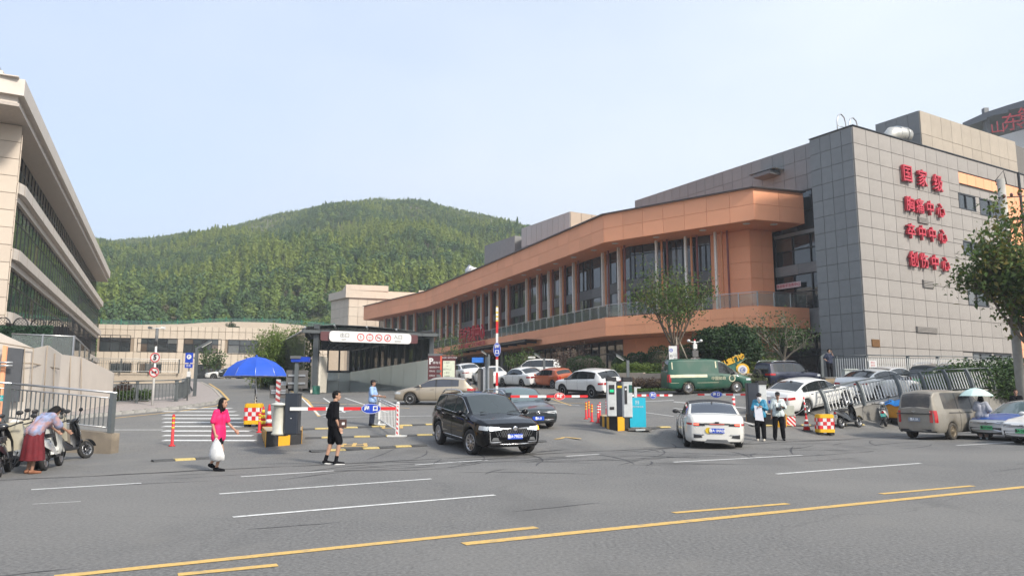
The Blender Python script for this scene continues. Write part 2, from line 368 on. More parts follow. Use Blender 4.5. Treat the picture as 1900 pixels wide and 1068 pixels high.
def ribbon(mb, pts, wd, dz=.004, zf=gz):
 pts = [Vector(p) for p in pts]; k = len(mb.v)
 for i, p in enumerate(pts):
  d = (pts[min(i + 1, len(pts) - 1)] - pts[max(i - 1, 0)]); d.z = 0; d.normalize(); n = Vector((-d.y, d.x, 0))
  ww = wd[i] if isinstance(wd, (list, tuple)) else wd
  for q in (p - n * ww / 2, p + n * ww / 2): mb.v.append((q.x, q.y, zf(q.x, q.y) + dz))
 for i in range(len(pts) - 1): mb.f.append((k + 2 * i, k + 2 * i + 2, k + 2 * i + 3, k + 2 * i + 1)); mb.sm.append(False)
def seg(a, b, n=10): a = Vector(a); b = Vector(b); return [a.lerp(b, i / n) for i in range(n + 1)]
ribbon(sm_, [st(s, .05 + .05 * math.sin(s * 1.3) + .03 * math.sin(s * 4.1)) for s in np.arange(-60, 60, .5)], [.10 + .05 * math.sin(i * .7) + .04 * math.sin(i * 2.3) for i in range(240)], .006)
kind(flipup(sm_.build('gutter_seam', M_SEAM, fix=False)), 'structure')
M_TYRE = pm('tyre_mark', (.055, .056, .06), .8, var=.25, scale=8)
tm = MB(); rr = random.Random(3)
for k in range(80):
 s0 = rr.uniform(-8, 12); t0 = rr.uniform(-4.2, 1.0); a = rr.choice([rr.uniform(-.25, .25), rr.uniform(.5, 1.1), rr.uniform(-.9, -.3)]); c = rr.uniform(-.25, .25); ln = rr.uniform(1.2, 4.5)
 pts = []; x, y = s0, t0
 for i in range(14): pts.append(st(x, y)); x += math.cos(a) * ln / 14; y += math.sin(a) * ln / 14; a += c / 14 * 3
 ribbon(tm, pts, [rr.uniform(.02, .07) * math.sin(PI * (i + .6) / 14.5) + .005 for i in range(14)], .004 + k * .00004)
for k in range(30):
 s0 = rr.uniform(-22, 26); t0 = rr.uniform(-12, -.6); a = rr.uniform(-.12, .12); ln = rr.uniform(.6, 3)
 pts = [st(s0 + i * ln / 8, t0 + a * i * ln / 8 + rr.uniform(-.02, .02)) for i in range(9)]
 ribbon(tm, pts, [rr.uniform(.015, .04) * math.sin(PI * (i + .3) / 8.6) + .003 for i in range(9)], .0035 + k * .00003)
kind(flipup(tm.build('tyre_marks', M_TYRE, fix=False)), 'stuff')
M_WL = pm('white_road_paint', (.66, .66, .64), .7, var=.12, scale=25, dirt=((.25, .25, .25), .52, .75, 9, .8))
M_YL = pm('yellow_road_paint', (.62, .40, .12), .7, var=.15, scale=25, dirt=((.25, .22, .17), .5, .75, 7, .7))
def line(u0, v0, u1, v1, wd, mat, name='road_marking', dz=.006, par=None):
 a = ong(u0, v0); b = ong(u1, v1); m = MB(); ribbon(m, seg(a, b, 16), wd, dz)
 return kind(flipup(m.build(name, mat, fix=False)), 'structure')
for l_ in [(58, 908, 262, 896), (447, 884, 620, 873), (407, 916, 800, 888), (432, 959, 918, 918), (1441, 879, 1708, 859), (1250, 857, 1488, 844), (1775, 826, 1900, 819), (770, 862, 905, 853), (1050, 846, 1112, 842), (60, 1010 - 75, 150, 930)]:
 line(*l_, .11 if l_[0] != 60 else .03, M_WL)
line(100, 1070, 995, 978, .15, M_YL); line(860, 1009, 1990, 894, .17, M_YL)
line(330, 1066, 515, 1048, .13, M_YL); line(1250, 951, 1462, 934, .13, M_YL); line(1635, 916, 1805, 901, .13, M_YL)
line(205, 797, 303, 797, .12, M_WL)
cw = [(303, 757, 430), (303, 763, 437), (303, 769.5, 443), (303, 776, 448), (303, 783, 453), (303, 790.5, 459), (303, 799, 464), (303, 807.5, 469), (303, 816.5, 474)]
for (u, v, u2) in cw: line(u, v, u2, v + .3, .42 if v < 800 else .34, M_WL, 'crossing_stripe')
for l_ in [(560, 738, 592, 770), (592, 770, 660, 760), (575, 752, 720, 748), (600, 738, 640, 765), (640, 738, 720, 765), (560, 745, 760, 757), (900, 745, 1090, 748), (960, 742, 1075, 752), (1010, 735, 1060, 752), (1100, 735, 1180, 742), (600, 774, 800, 771), (1160, 760, 1250, 772)]:
 line(*l_, .10, M_YL if l_[1] % 2 else M_WL, dz=.008)
for l_ in [(1390, 757, 1250, 745), (1385, 772, 1250, 757), (1170, 745, 1250, 742), (1405, 790, 1300, 770)]: line(*l_, .12, M_WL, dz=.007)
ar = MB(); a0 = ong(1015, 778); a1 = ong(995, 763); d = (a1 - a0); d.z = 0; Ld = d.length; d.normalize(); n_ = Vector((-d.y, d.x, 0))
def gp(p, dz=.008): return (p.x, p.y, gz(p.x, p.y) + dz)
ar.add([gp(a0 - n_ * .12), gp(a0 + n_ * .12), gp(a1 - d * 1.0 + n_ * .12), gp(a1 - d * 1.0 - n_ * .12)], [(0, 1, 2, 3)])
ar.add([gp(a1 - d * 1.05 - n_ * .5), gp(a1 - d * 1.05 + n_ * .5), gp(a1)], [(0, 1, 2)])
kind(flipup(ar.build('road_arrow', M_WL, fix=False)), 'structure')
for (u, v, s_) in ((880, 708, '出口'),):
 pass
for k, (u, v, ch) in enumerate(((657, 826, '出'), (728, 793, '口'), (1050, 812, '入'))):
 p = ong(u, v); T = Matrix.Translation(Vector(gp(p, .012))) @ Matrix.Rotation(math.atan2(.0567, 1), 4, 'X') @ Matrix.Rotation(R(8), 4, 'Z')
 kind(text(ch, 1.0, M_YL, None, T, 0, 'road_lettering', bold=.02), 'structure')
# ---- rubber speed bumps of black and yellow segments
M_BK = pm('black_rubber', (.065, .065, .065), .75, var=.3, scale=20); M_YB = pm('yellow_rubber', (.50, .38, .14), .65, var=.2, scale=14, dirt=((.2, .17, .1), .5, .8, 8, .7))
def bump_row(u0, v0, u1, v1, label, n=None):
 a = ong(u0, v0); b = ong(u1, v1); Lg = (b - a).length; n = n or max(3, round(Lg / .5))
 t = thing('speed_bump', label, 'speed bump', tuple(a.lerp(b, .5)), group='rubber speed bumps across the lanes', world=True)
 d = (b - a) / n; rz = math.atan2(d.y, d.x)
 for i in range(n):
  c = a + d * (i + .5); ww = d.length - .015
  key = ('bump', round(ww, 2), i % 2)
  if key not in _BX:
   q = MB(); q.add([(-ww / 2, -.17, 0), (ww / 2, -.17, 0), (ww / 2, .17, 0), (-ww / 2, .17, 0), (-ww / 2, -.09, .045), (ww / 2, -.09, .045), (ww / 2, .09, .045), (-ww / 2, .09, .045)],
     [(0, 1, 5, 4), (1, 2, 6, 5), (2, 3, 7, 6), (3, 0, 4, 7), (4, 5, 6, 7)]); me = q.mesh('segment'); me.materials.append(M_YB if i % 2 else M_BK); _BX[key] = me
  o = link('segment', _BX[key], None, t); o.matrix_basis = Matrix.Translation((c.x, c.y, gz(c.x, c.y) + .002)) @ Matrix.Rotation(rz, 4, 'Z')
 return t
bump_row(282, 856, 398, 850, 'short black and yellow speed bump left of the woman in pink')
bump_row(575, 838, 790, 826, 'black and yellow speed bump by the feet of the man in black')
bump_row(566, 813, 830, 806, 'black and yellow speed bump just past the exit gate cabinet')
bump_row(556, 797, 812, 787, 'black and yellow speed bump beside the guard and the white fence')
bump_row(880, 828, 1010, 818, 'black and yellow speed bump under the black car')
bump_row(1392, 790, 1600, 788, 'black and yellow speed bump behind the two standing people')
bump_row(1160, 798, 1240, 792, 'worn speed bump beside the turquoise standing sign')
# ---- left pavement with kerb
pv = [ong(120, 778), ong(200, 771), ong(330, 759), ong(398, 749), ong(410, 740), ong(396, 724), ong(372, 711)]
bk = [ong(120, 756), ong(200, 750), ong(300, 741), ong(352, 735), ong(358, 727), ong(352, 716), ong(345, 709)]
def pvp(p, dz): return Vector((p.x, p.y, gz(p.x, p.y) + dz))
def dense(pl, n=6):
 o = []
 for i in range(len(pl) - 1): o += [pl[i].lerp(pl[i + 1], k / n) for k in range(n)]
 return o + [pl[-1]]
pvd, bkd = dense(pv), dense(bk)
g = MB(); g.grid([[pvp(a.lerp(b, j / 6), .14) for j in range(7)] for a, b in zip(pvd, bkd)])
kind(flipup(g.build('left_pavement', M_PAV, fix=False)), 'structure')
kb = thing('kerb', 'grey stone kerb curving round the left pavement', 'kerb', tuple(pv[0]), world=True)
cum = []
for i in range(len(pvd) - 1):
 a, b = pvd[i], pvd[i + 1]; Lg = (b - a).length; m = max(1, round(Lg / .95))
 for k in range(m):
  c = a.lerp(b, (k + .5) / m); piece('kerbstone', (c.x, c.y, gz(c.x, c.y) + .05), (Lg / m - .02, .16, .22), math.atan2(b.y - a.y, b.x - a.x), M_KERB, kb)
yl = MB(); ypts = [ong(205, 776), ong(330, 763), ong(404, 752), ong(424, 741), ong(408, 724), ong(388, 711)]
ribbon(yl, dense(ypts), .14, .006); kind(flipup(yl.build('yellow_kerb_line', M_YL, fix=False)), 'structure')
yl = MB(); ypts = [ong(470, 707), ong(500, 716), ong(545, 727), ong(570, 742), ong(592, 772)]
ribbon(yl, dense(ypts), .14, .006); kind(flipup(yl.build('yellow_lane_line', M_YL, fix=False)), 'structure')
# -- HILL
SKY = [(-300, 470), (0, 448), (180, 441), (300, 432), (400, 420), (500, 398), (560, 385), (610, 372), (700, 362), (800, 370), (880, 390), (985, 418), (1100, 450), (1300, 500), (1700, 560), (2300, 600)]
hx = [at(u, v, 420).x for u, v in SKY]; hz = [at(u, v, 420).z - 2.8 for u, v in SKY]
def hillz(x, y):
 X = x * 420 / max(y, 200) if y < 420 else x
 H = float(np.interp(X, hx, hz)); q = (y - 150) / 270
 if q < 0: return -1.0 + .0 * q
 f = q ** .85 if q < 1 else max(0, 1 - .5 * (q - 1))
 n = 3.5 * math.sin(x * .045 + 1.3) * math.sin(y * .05) + 2.2 * math.sin(x * .11 + y * .07)
 return 9 * min(1, q * 12) + (H - 9) * f + n * min(1, q * 3) * (1 if q < .8 else max(0, (1 - q) * 5))
M_HILL = pm('hill_soil', (.19, .17, .095), .95, var=.35, scale=.06, dirt=((.10, .13, .05), .42, .6, .04, .9))
hzb = MB().box((0, 400, 62), (1840, 1440, 128)); hzo = hzb.build('haze', None); kind(hzo, 'stuff'); hm0 = bpy.data.materials.new('haze_air'); hm0.use_nodes = True; hm0.node_tree.nodes.remove(hm0.node_tree.nodes['Principled BSDF'])
pv_ = hm0.node_tree.nodes.new('ShaderNodeVolumePrincipled'); pv_.inputs['Density'].default_value = .0007; pv_.inputs['Color'].default_value = (.88, .93, 1, 1); pv_.inputs['Anisotropy'].default_value = .2; hm0.node_tree.links.new(pv_.outputs[0], hm0.node_tree.nodes['Material Output'].inputs['Volume']); hzo.data.materials.append(hm0)
P = [[Vector((x, y, hillz(x, y))) for y in np.linspace(146, 640, 90)] for x in np.linspace(-420, 420, 130)]
kind(flipup(MB().grid(P).build('hill', M_HILL, fix=False)), 'structure')
def quads(name, V, mat):
 n = len(V); me = bpy.data.meshes.new(name); me.vertices.add(n * 4); me.vertices.foreach_set('co', V.reshape(-1))
 me.loops.add(n * 4); me.loops.foreach_set('vertex_index', np.arange(n * 4, dtype=np.int32))
 me.polygons.add(n); me.polygons.foreach_set('loop_start', np.arange(0, n * 4, 4, dtype=np.int32)); me.polygons.foreach_set('loop_total', np.full(n, 4, dtype=np.int32))
 me.materials.append(mat); me.update(calc_edges=True); return me
def leaves(C, size, outward=None, rs=RNG, aspect=.55, up=.3, droop=0., ow=1.2):
 """C: Nx3 centres -> Nx4x3 leaf quads"""
 n = len(C); nr = rs.normal(size=(n, 3)); nr[:, 2] += up
 if outward is not None: nr += outward * ow
 nr /= np.linalg.norm(nr, axis=1)[:, None] + 1e-9
 a = np.cross(nr, rs.normal(size=(n, 3))); a /= np.linalg.norm(a, axis=1)[:, None] + 1e-9; b = np.cross(nr, a)
 s = (size * rs.uniform(.6, 1.3, n))[:, None]; a = a * s * .5; b = b * s * .5 * aspect
 dz = np.zeros_like(a); dz[:, 2] = -droop * s[:, 0]
 return np.stack([C - a + dz, C - b * 1.0, C + a + dz, C + b * 1.0], axis=1)
def blob(c, r, n, rs=RNG, shell=.45):
 d = rs.normal(size=(n, 3)); d /= np.linalg.norm(d, axis=1)[:, None]
 rad = 1 - shell * rs.uniform(0, 1, n) ** 1.5
 return np.array(c) + d * np.array(r) * rad[:, None], d
LM_PINE = leafmat('pine_needles', (.055, .115, .045), (.105, .175, .06)); LM_LIGHT = leafmat('light_foliage', (.17, .235, .045), (.26, .32, .07))
LM_MID = leafmat('mid_foliage', (.10, .165, .042), (.18, .245, .055)); LM_DRY = leafmat('dry_foliage', (.10, .10, .05), (.17, .15, .08))
woods = bpy.data.collections.new('wood_tree_kinds')
def proto(name, V, mat, trunk=True):
 me = quads(name, V, mat); o = bpy.data.objects.new(name, me); woods.objects.link(o); return o
def conif(h, r, n):
 rs = RNG; z = rs.uniform(0, 1, n) ** .8; ang = rs.uniform(0, 2 * PI, n); lay = .75 + .25 * np.sin(z * 22 + ang * 2)
 rad = r * (1 - z) ** .85 * lay * rs.uniform(.55, 1, n) + .05
 C = np.stack([rad * np.cos(ang), rad * np.sin(ang), .5 + z * h], 1); O = np.stack([np.cos(ang), np.sin(ang), np.full(n, .5)], 1)
 return leaves(C, .62, O, up=.7, droop=.12, ow=2.6)
def broad(h, r, n):
 Cs = []; Os = []
 for k in range(8):
  a = RNG.uniform(0, 2 * PI); rr_ = r * RNG.uniform(.2, .65); c = (rr_ * math.cos(a), rr_ * math.sin(a), h * RNG.uniform(.4, .85))
  q, dd = blob(c, (r * .5, r * .5, h * .24), n // 8); Cs.append(q); Os.append(dd)
 return leaves(np.concatenate(Cs), .68, np.concatenate(Os), up=.5, ow=2.8, aspect=.7)
names = []
PR = [('a0', conif(7, 1.9, 430), LM_LIGHT), ('a1', conif(6, 1.9, 380), LM_LIGHT), ('a2', conif(6.5, 2.0, 420), LM_MID), ('a3', broad(6, 2.6, 480), LM_MID),
  ('a4', broad(5.5, 2.8, 480), LM_PINE), ('a5', conif(7.5, 2.2, 460), LM_PINE), ('a6', broad(3.5, 2.0, 300), LM_DRY), ('a7', broad(5, 2.5, 460), LM_LIGHT)]
for nm, V, m in PR: proto('wood_tree_' + nm, V, m)
pts = []; idx = []; scl = []
from mathutils import noise as mn
yy = 152.0
while yy < 445:
 sp = float(np.interp(yy, [150, 200, 300, 380], [3.1, 2.7, 2.4, 1.9])); xx = -250 * yy / 420 - 40
 x1 = 95 + 0 * yy
 while xx < x1:
  x = xx + RNG.uniform(-.45, .45) * sp; y = yy + RNG.uniform(-.45, .45) * sp
  nn = mn.noise(Vector((x * .012, y * .030, 0))) + .5 * mn.noise(Vector((x * .04, y * .07, 5)))
  bare = mn.noise(Vector((x * .03 + 9, y * .05, 2)))
  if bare > .40 and RNG.uniform() < .8: xx += sp; continue
  if y > 372: k = RNG.choice([3, 4, 7, 2, 0])
  elif nn < -.12: k = RNG.choice([4, 5, 4, 2, 3])
  elif nn < .10: k = RNG.choice([3, 2, 4, 3, 0, 6], p=[.3, .25, .2, .15, .05, .05])
  else: k = RNG.choice([0, 1, 2, 7, 0])
  pts.append((x, y, hillz(x, y) - .3)); idx.append(int(k)); scl.append(RNG.uniform(.55, 1.1) * float(np.interp(y, [150, 185, 230, 300, 372, 420], [1.15, 1.1, .85, .75, .36, .34]))); xx += sp
 yy += sp * .9
me = bpy.data.meshes.new('wood_points'); me.from_pydata(pts, [], [])
at_ = me.attributes.new('k', 'INT', 'POINT'); at_.data.foreach_set('value', np.array(idx, dtype=np.int32))
at_ = me.attributes.new('s', 'FLOAT', 'POINT'); at_.data.foreach_set('value', np.array(scl, dtype=np.float32))
wo = bpy.data.objects.new('hillside_wood', me); COL.objects.link(wo); wo['kind'] = 'stuff'
tag(wo, 'mixed green pine and broadleaf wood covering the hill', 'wood')
ng = bpy.data.node_groups.new('scatter', 'GeometryNodeTree'); ng.interface.new_socket('Geometry', in_out='INPUT', socket_type='NodeSocketGeometry'); ng.interface.new_socket('Geometry', in_out='OUTPUT', socket_type='NodeSocketGeometry')
gi = ng.nodes.new('NodeGroupInput'); go = ng.nodes.new('NodeGroupOutput'); ip = ng.nodes.new('GeometryNodeInstanceOnPoints'); ci = ng.nodes.new('GeometryNodeCollectionInfo')
ci.inputs[0].default_value = woods; ci.inputs['Separate Children'].default_value = True; ci.inputs['Reset Children'].default_value = True
na = ng.nodes.new('GeometryNodeInputNamedAttribute'); na.data_type = 'INT'; na.inputs[0].default_value = 'k'
nb = ng.nodes.new('GeometryNodeInputNamedAttribute'); nb.data_type = 'FLOAT'; nb.inputs[0].default_value = 's'
rv = ng.nodes.new('FunctionNodeRandomValue'); rv.data_type = 'FLOAT_VECTOR'; rv.inputs[1].default_value = (.1, .1, 6.28); rv.inputs[0].default_value = (-.1, -.1, 0)
l = ng.links.new; ip.inputs['Pick Instance'].default_value = True
l(gi.outputs[0], ip.inputs['Points']); l(ci.outputs[0], ip.inputs['Instance']); l(na.outputs[0], ip.inputs['Instance Index']); l(nb.outputs[0], ip.inputs['Scale']); l(rv.outputs[0], ip.inputs['Rotation']); l(ip.outputs[0], go.inputs[0])
md = wo.modifiers.new('scatter', 'NODES'); md.node_group = ng
print('wood trees', len(pts))
# -- ORANGE BUILDING
M_OR = pm('orange_panel', (.86, .385, .215), .75, spec=.25, var=.03, scale=1.5, rnd=.05); M_ORB = pm('orange_render', (.76, .30, .14), .6, var=.05, scale=2)
M_JOINT = pm('dark_joint', (.10, .085, .075), .9); M_GREYP = pm('grey_spandrel', (.13, .135, .14), .5, var=.08, rnd=.1)
M_FR = pm('dark_frame', (.028, .03, .034), .35, metal=.3); M_GL = winglass('dark_window_glass', (.020, .026, .030), .22)
M_FW = pm('white_fin', (.74, .70, .63), .5, rnd=.05); M_FO = pm('orange_fin', (.60, .24, .10), .5, rnd=.06); M_FD = pm('red_brown_fin', (.20, .055, .045), .5, rnd=.06)
M_RG = glass('railing_glass', (.88, .95, .92), alpha=.16); M_STEEL = pm('brushed_steel', (.50, .50, .50), .35, metal=.8, var=.1)
M_LAMPW = pm('downlight_white', (.75, .72, .68), .4); M_SOFF = pm('orange_soffit', (.80, .35, .19), .6, rnd=.03)
def XY(p): return Vector((p.x, p.y, 0))
C0, C1, C2, C5, C6 = XY(onz(1490, 357, 17.3)), XY(onz(1397, 348, 17.3)), XY(onz(1120, 398, 17.3)), XY(onz(790, 540, 17.3)), XY(onz(675, 568, 17.3))
C34 = C2.lerp(C5, .5)
CR = [C6, C5, C34, C2, C1, C0]           # travel from far left to near right; outward = right of travel
def offset(pl, d):
 out = []
 for i, p in enumerate(pl):
  ns = []
  if i > 0: a = (pl[i] - pl[i - 1]).normalized(); ns.append(Vector((-a.y, a.x, 0)))
  if i < len(pl) - 1: a = (pl[i + 1] - pl[i]).normalized(); ns.append(Vector((-a.y, a.x, 0)))
  n = sum(ns, Vector()).normalized(); k = 1 / max(.4, n.dot(ns[0])); out.append(p + n * d * k)
 return out                            # positive d = inward (left of travel)
ZT, ZB, ZBT, ZBB = 17.3, 14.8, 8.2, 6.6
OB = thing('orange_building', 'long three storey orange clad hospital building with balcony and coloured fins', 'building', tuple(C1 + Vector((0, 2, 1.9))), world=True)
inn = offset(CR, 3.1); deep = offset(CR, 14)
def band(z0, z1, pl, depth, name, mat):
 q = offset(pl, .06); i2 = offset(pl, depth); m = MB(); m.prism([(p.x, p.y) for p in q] + [(p.x, p.y) for p in reversed(i2)], z0, z1); return m.build(name, mat, OB)
band(ZB, ZT - .12, CR, 16, 'roof', M_SOFF); band(ZBB, ZBT - .05, CR, 16, 'balcony', M_SOFF)
cp = MB()
for a, b in zip(CR[:-1], CR[1:]):
 A, d, Lg, n, rz = wallframe(a, b); c = A + d * Lg / 2; cp.box((c.x, c.y, ZT), (Lg + .1, .5, .08), rz)
cp.build('roof_coping', M_FR, OB)
segs = list(zip(CR[:-1], CR[1:]))
for k, (a, b) in enumerate(segs):
 Lg = (b - a).length; nc = max(2, round(Lg / (2.2 if k < 3 else 2.0)))
 if k < 2: nc = round(Lg / 3.2)
 panels(OB, a, b, ZB, ZT - .06, nc, 2, M_OR, gap=.025, th=.06, off=-.06)
 panels(OB, a, b, ZBB, ZBT, nc, 2 if k >= 2 else 1, M_OR, gap=.02, th=.06, off=-.06)
GZ0, GZ1 = ZBT, ZB
for k, (a, b) in enumerate(zip(inn[:-1], inn[1:])):
 Lg = (b - a).length
 if k == len(inn) - 2: break
 e = b
 if k == len(inn) - 3: e = a.lerp(b, 1 - 3.4 / Lg)
 Lg = (e - a).length; pitch = [2.6, 2.2, 1.75, 1.25][min(k, 3)]; nc = round(Lg / pitch)
 curtain(OB, a, e, GZ0 + .05, 10.9, nc, [], M_GL, M_FR, recess=.03); curtain(OB, a, e, 11.8, GZ1 - .02, nc, [14.0] if k > 1 else [], M_GL, M_FR, recess=.03)
 panels(OB, a, e, 10.9, 11.8, nc, 1, M_GREYP, name='spandrel', gap=.02, th=.1, off=-.02)
 core = MB(); A, d, L2, n, rz = wallframe(a, e); c = A + d * L2 / 2 - n * .45; core.box((c.x, c.y, 11.5), (L2 - .1, .6, 6.5), rz); core.build('wall', M_FR, OB)
def _W3(a, b):
 d = ray(1440, 600); e = (b - a) * 3; den = d.x * e.y - d.y * e.x; s = (a.x * d.y - a.y * d.x) / den; return tuple(a + e * s)
W1 = inn[-3].lerp(inn[-2], 1 - 3.4 / (inn[-2] - inn[-3]).length); W2 = inn[-2]; W3 = None
for a, b in ((W1, W2), (W2, Vector(_W3(W2, inn[-1])))):
 panels(OB, a, b, ZBT, ZB - .02, 2, 5, M_OR, name='wall_panel', gap=.02); m = MB(); A, d, Lg, n, rz = wallframe(a, b); c = A + d * Lg / 2 - n * .26; m.box((c.x, c.y, (ZBT + ZB) / 2), (Lg, .5, ZB - ZBT - .05), rz); m.build('wall', M_ORB, OB)
finl = offset(CR, 2.3)
def at_line(u, pl):
 d = ray(u, 600); d = Vector((d.x, d.y, 0)); best = None
 for a, b in zip(pl[:-1], pl[1:]):
  e = b - a; den = d.x * e.y - d.y * e.x
  if abs(den) < 1e-9: continue
  t = (a.x * e.y - a.y * e.x) / den; s = (a.x * d.y - a.y * d.x) / den
  if 0 <= s <= 1 and t > 0 and (best is None or t < best[1]): best = (a + e * s, t, math.atan2(e.y, e.x))
 return best
wf = [1221.5, 1276.6, 1333, 1150, 1120, 1065, 1041, 1018.5, 997.5, 977, 940, 923.5, 908, 893, 879, 851, 839.5, 828, 817, 803.5, 768, 753, 739, 726, 713]
for u in wf:
 r = at_line(u, finl)
 if not r: continue
 p, _, rz = r; d = Vector((math.cos(rz), math.sin(rz), 0))
 for k, m in enumerate((M_FW, M_FO, M_FD)):
  q = p + d * (.52 * k); piece('fin', (q.x, q.y, (GZ0 + GZ1) / 2 - (.0)), ((.17, .13, .12)[k], (.24, .16, .14)[k], GZ1 - GZ0 - .02), rz, m, OB)
dl = MB().lathe([(.0, 0), (.28, 0), (.28, -.05), (.2, -.07), (0, -.07)], 14).mesh('downlight'); dl.materials.append(M_LAMPW)
for k, a in enumerate(offset(CR, 1.0)[1:-1]):
 pass
ol = offset(CR, .9)
for u in (1393, 1310, 1222, 1144, 1104, 1066, 1032, 1000, 972, 946, 920, 900, 880, 863, 845, 830, 1445):
 r = at_line(u, ol)
 if r: link('downlight', dl, None, OB).matrix_basis = Matrix.Translation((r[0].x, r[0].y, ZB + .01))
rl = offset(CR, .22); rail = MB(); posts = 0
for k, (a, b) in enumerate(zip(rl[:-1], rl[1:])):
 A, d, Lg, n, rz = wallframe(a, b); nc = max(2, round(Lg / (1.5 if k > 1 else 3.0)))
 for i in range(nc):
  c = A + d * ((i + .5) * Lg / nc); piece('railing_pane', (c.x, c.y, ZBT + .55), (Lg / nc - .08, .02, .95), rz, M_RG, OB)
  c = A + d * (i * Lg / nc); piece('railing_post', (c.x, c.y, ZBT + .55), (.06, .10, 1.1), rz, M_STEEL, OB)
 c = A + d * Lg / 2; rail.box((c.x, c.y, ZBT + 1.12), (Lg, .07, .05), rz)
rail.build('hand_rail', M_STEEL, OB)
gf = offset(CR, 3.6); zg = 1.2
def upt(u, pl): return at_line(u, pl)[0]
gA, gB, gC = upt(1156, gf), upt(882, gf), upt(1438, gf)
sp = [gB] + [p for p in gf[1:-1] if gB.y > p.y > gA.y + .5] + [gA]
for a, b in zip(sp[:-1], sp[1:]):
 Lg = (b - a).length; curtain(OB, a, b, zg, ZBB - .02, round(Lg / 1.5), [3.6, 5.4], M_GL, M_FR, recess=.04)
 A, d, L2, n, rz = wallframe(a, b); c = A + d * L2 / 2 - n * .6; m = MB(); m.box((c.x, c.y, 3.9), (L2 - .1, .8, 5.3), rz); m.build('wall', M_FR, OB)
m = MB(); pl2 = [gA, gf[3] if gA.y > gf[3].y else gf[4], gf[4]]; pl2 = [gA] + [p for p in gf if p.y < gA.y - .4]
for a, b in zip(pl2[:-1], pl2[1:]):
 panels(OB, a, b, zg, ZBB - .02, max(1, round((b - a).length / 2.0)), 4, M_OR, name='wall_panel', gap=.02)
 A, d, L2, n, rz = wallframe(a, b); c = A + d * L2 / 2 - n * .3; m.box((c.x, c.y, 3.9), (L2, .55, 5.35), rz)
m.build('wall', M_ORB, OB)
m = MB(); fl = [p for p in gf if p.y > gB.y + 1]; fl = fl + [gB]
for a, b in zip(fl[:-1], fl[1:]): A, d, L2, n, rz = wallframe(a, b); c = A + d * L2 / 2 - n * 3; m.box((c.x, c.y, 4.2), (L2, .5, 4.8), rz)
m.build('entrance_wall', M_FR, OB)
for u in (845, 862, 905, 935):
 p = upt(u, offset(CR, 1.5)); MB().box((p.x, p.y, 4.4), (.6, .6, 4.4), .5).build('column', M_GREYP, OB)
m = MB(); m.prism([(p.x, p.y) for p in offset(CR, 3.8)] + [(p.x, p.y) for p in reversed(offset(CR, 16))], 1.0, ZB - .01); m.build('building_core', M_FR, OB)
cnl = offset(CR, -1.9); pa, pb = upt(974, cnl), upt(818, cnl); A, d, Lg, n, rz = wallframe(pb, pa)
CN = thing('entrance_canopy', 'thin glass and steel canopy projecting under the red entrance lettering', 'canopy', tuple(pa.lerp(pb, .5) + Vector((0, 0, 6.9))), world=True)
for i in range(11):
 c = A + d * (Lg * (i + .5) / 11) - n * .9; piece('beam', (c.x, c.y, 6.95), (.14, 1.9, .22), rz, M_FR, CN)
c = A + d * Lg / 2 - n * .95; MB().box((c.x, c.y, 7.12), (Lg, 2.0, .04), rz).build('glass_sheet', M_RG, CN)
c = A + d * Lg / 2 - n * .02; MB().box((c.x, c.y, 6.97), (Lg, .09, .16), rz).build('edge_beam', M_FR, CN)
M_RED = pm('red_letter', (.50, .012, .035), .35, coat=.3); M_REDS = pm('red_letter_side', (.30, .01, .02), .4)
tl = offset(CR, -.35); ta, tb = upt(899, tl), upt(852, tl); A, d, Lg, n, rz = wallframe(tb, ta)
ES = thing('entrance_lettering', 'red raised Chinese characters above the hospital entrance canopy', 'sign', tuple(ta.lerp(tb, .5) + Vector((0, 0, 8.2))), world=True)
for i, ch in enumerate('院前急救中心' if False else '医疗急救中心'):
 c = A + d * (Lg * (i + .5) / 6); c.z = 9.0; text(ch, 2.1, M_RED, ES, face(c, n), .08, 'character', sx=Lg / 6 / 2.1 * .95, bold=.012)
c = A + d * Lg / 2; c.z = 7.75; text('EMERGENCY CENTER', .62, M_RED, ES, face(c, n), .04, 'small_lettering', sx=1.6, bold=.015)
p = upt(868, offset(CR, 1)); t = thing('roof_vent', 'small pale cowl standing on the orange roof edge', 'vent', (p.x, p.y, ZT)); MB().tube([(0, 0, 0), (0, 0, .8), (.3, 0, 1.2), (.9, 0, 1.2)], .45, 10).build('cowl', M_STEEL, t); MB().lathe([(.6, 0), (.6, .15), (.4, .2)], 12).build('collar', M_FR, t)
p = upt(881, offset(CR, 1.2)); t = tag(MB().lathe([(.9, 0), (.8, .5), (.4, .8), (0, .9)], 12).build('roof_dome', M_LAMPW), 'low white dome beside the cowl on the orange roof', 'dome'); t.location = (p.x, p.y, ZT)
# -- GREY BUILDING
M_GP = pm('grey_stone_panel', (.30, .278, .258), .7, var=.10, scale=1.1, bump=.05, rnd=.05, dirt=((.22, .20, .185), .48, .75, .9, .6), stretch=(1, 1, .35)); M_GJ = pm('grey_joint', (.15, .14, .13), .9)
M_GPD = pm('dark_grey_and_shaded_panel', (.20, .205, .205), .6, var=.08, scale=2, bump=.05, rnd=.06)
g1 = at(1580, 232, 50); GZT = g1.z; G1 = XY(g1); GL = XY(onwall(1502, 265, G1, N)); GLn = (GL - G1).length
G2 = G1 + E * 46; G0 = G1 + N * GLn
GB = thing('grey_building', 'tall grey stone clad hospital block carrying four lines of red characters', 'building', tuple(G1 + Vector((0, 0, 1.5))), world=True)
def gw(u, v):                       # (s, z) on the street face
 p = onwall(u, v, G1, E); return (p - G1).dot(E), p.z
wins = [(1776, 357, 1807, 386), (1815, 367, 1858, 398), (1785, 446, 1822, 473), (1793, 531, 1830, 566), (1803, 654, 1838, 690), (1842, 656, 1875, 690), (1878, 660, 1892, 692)]
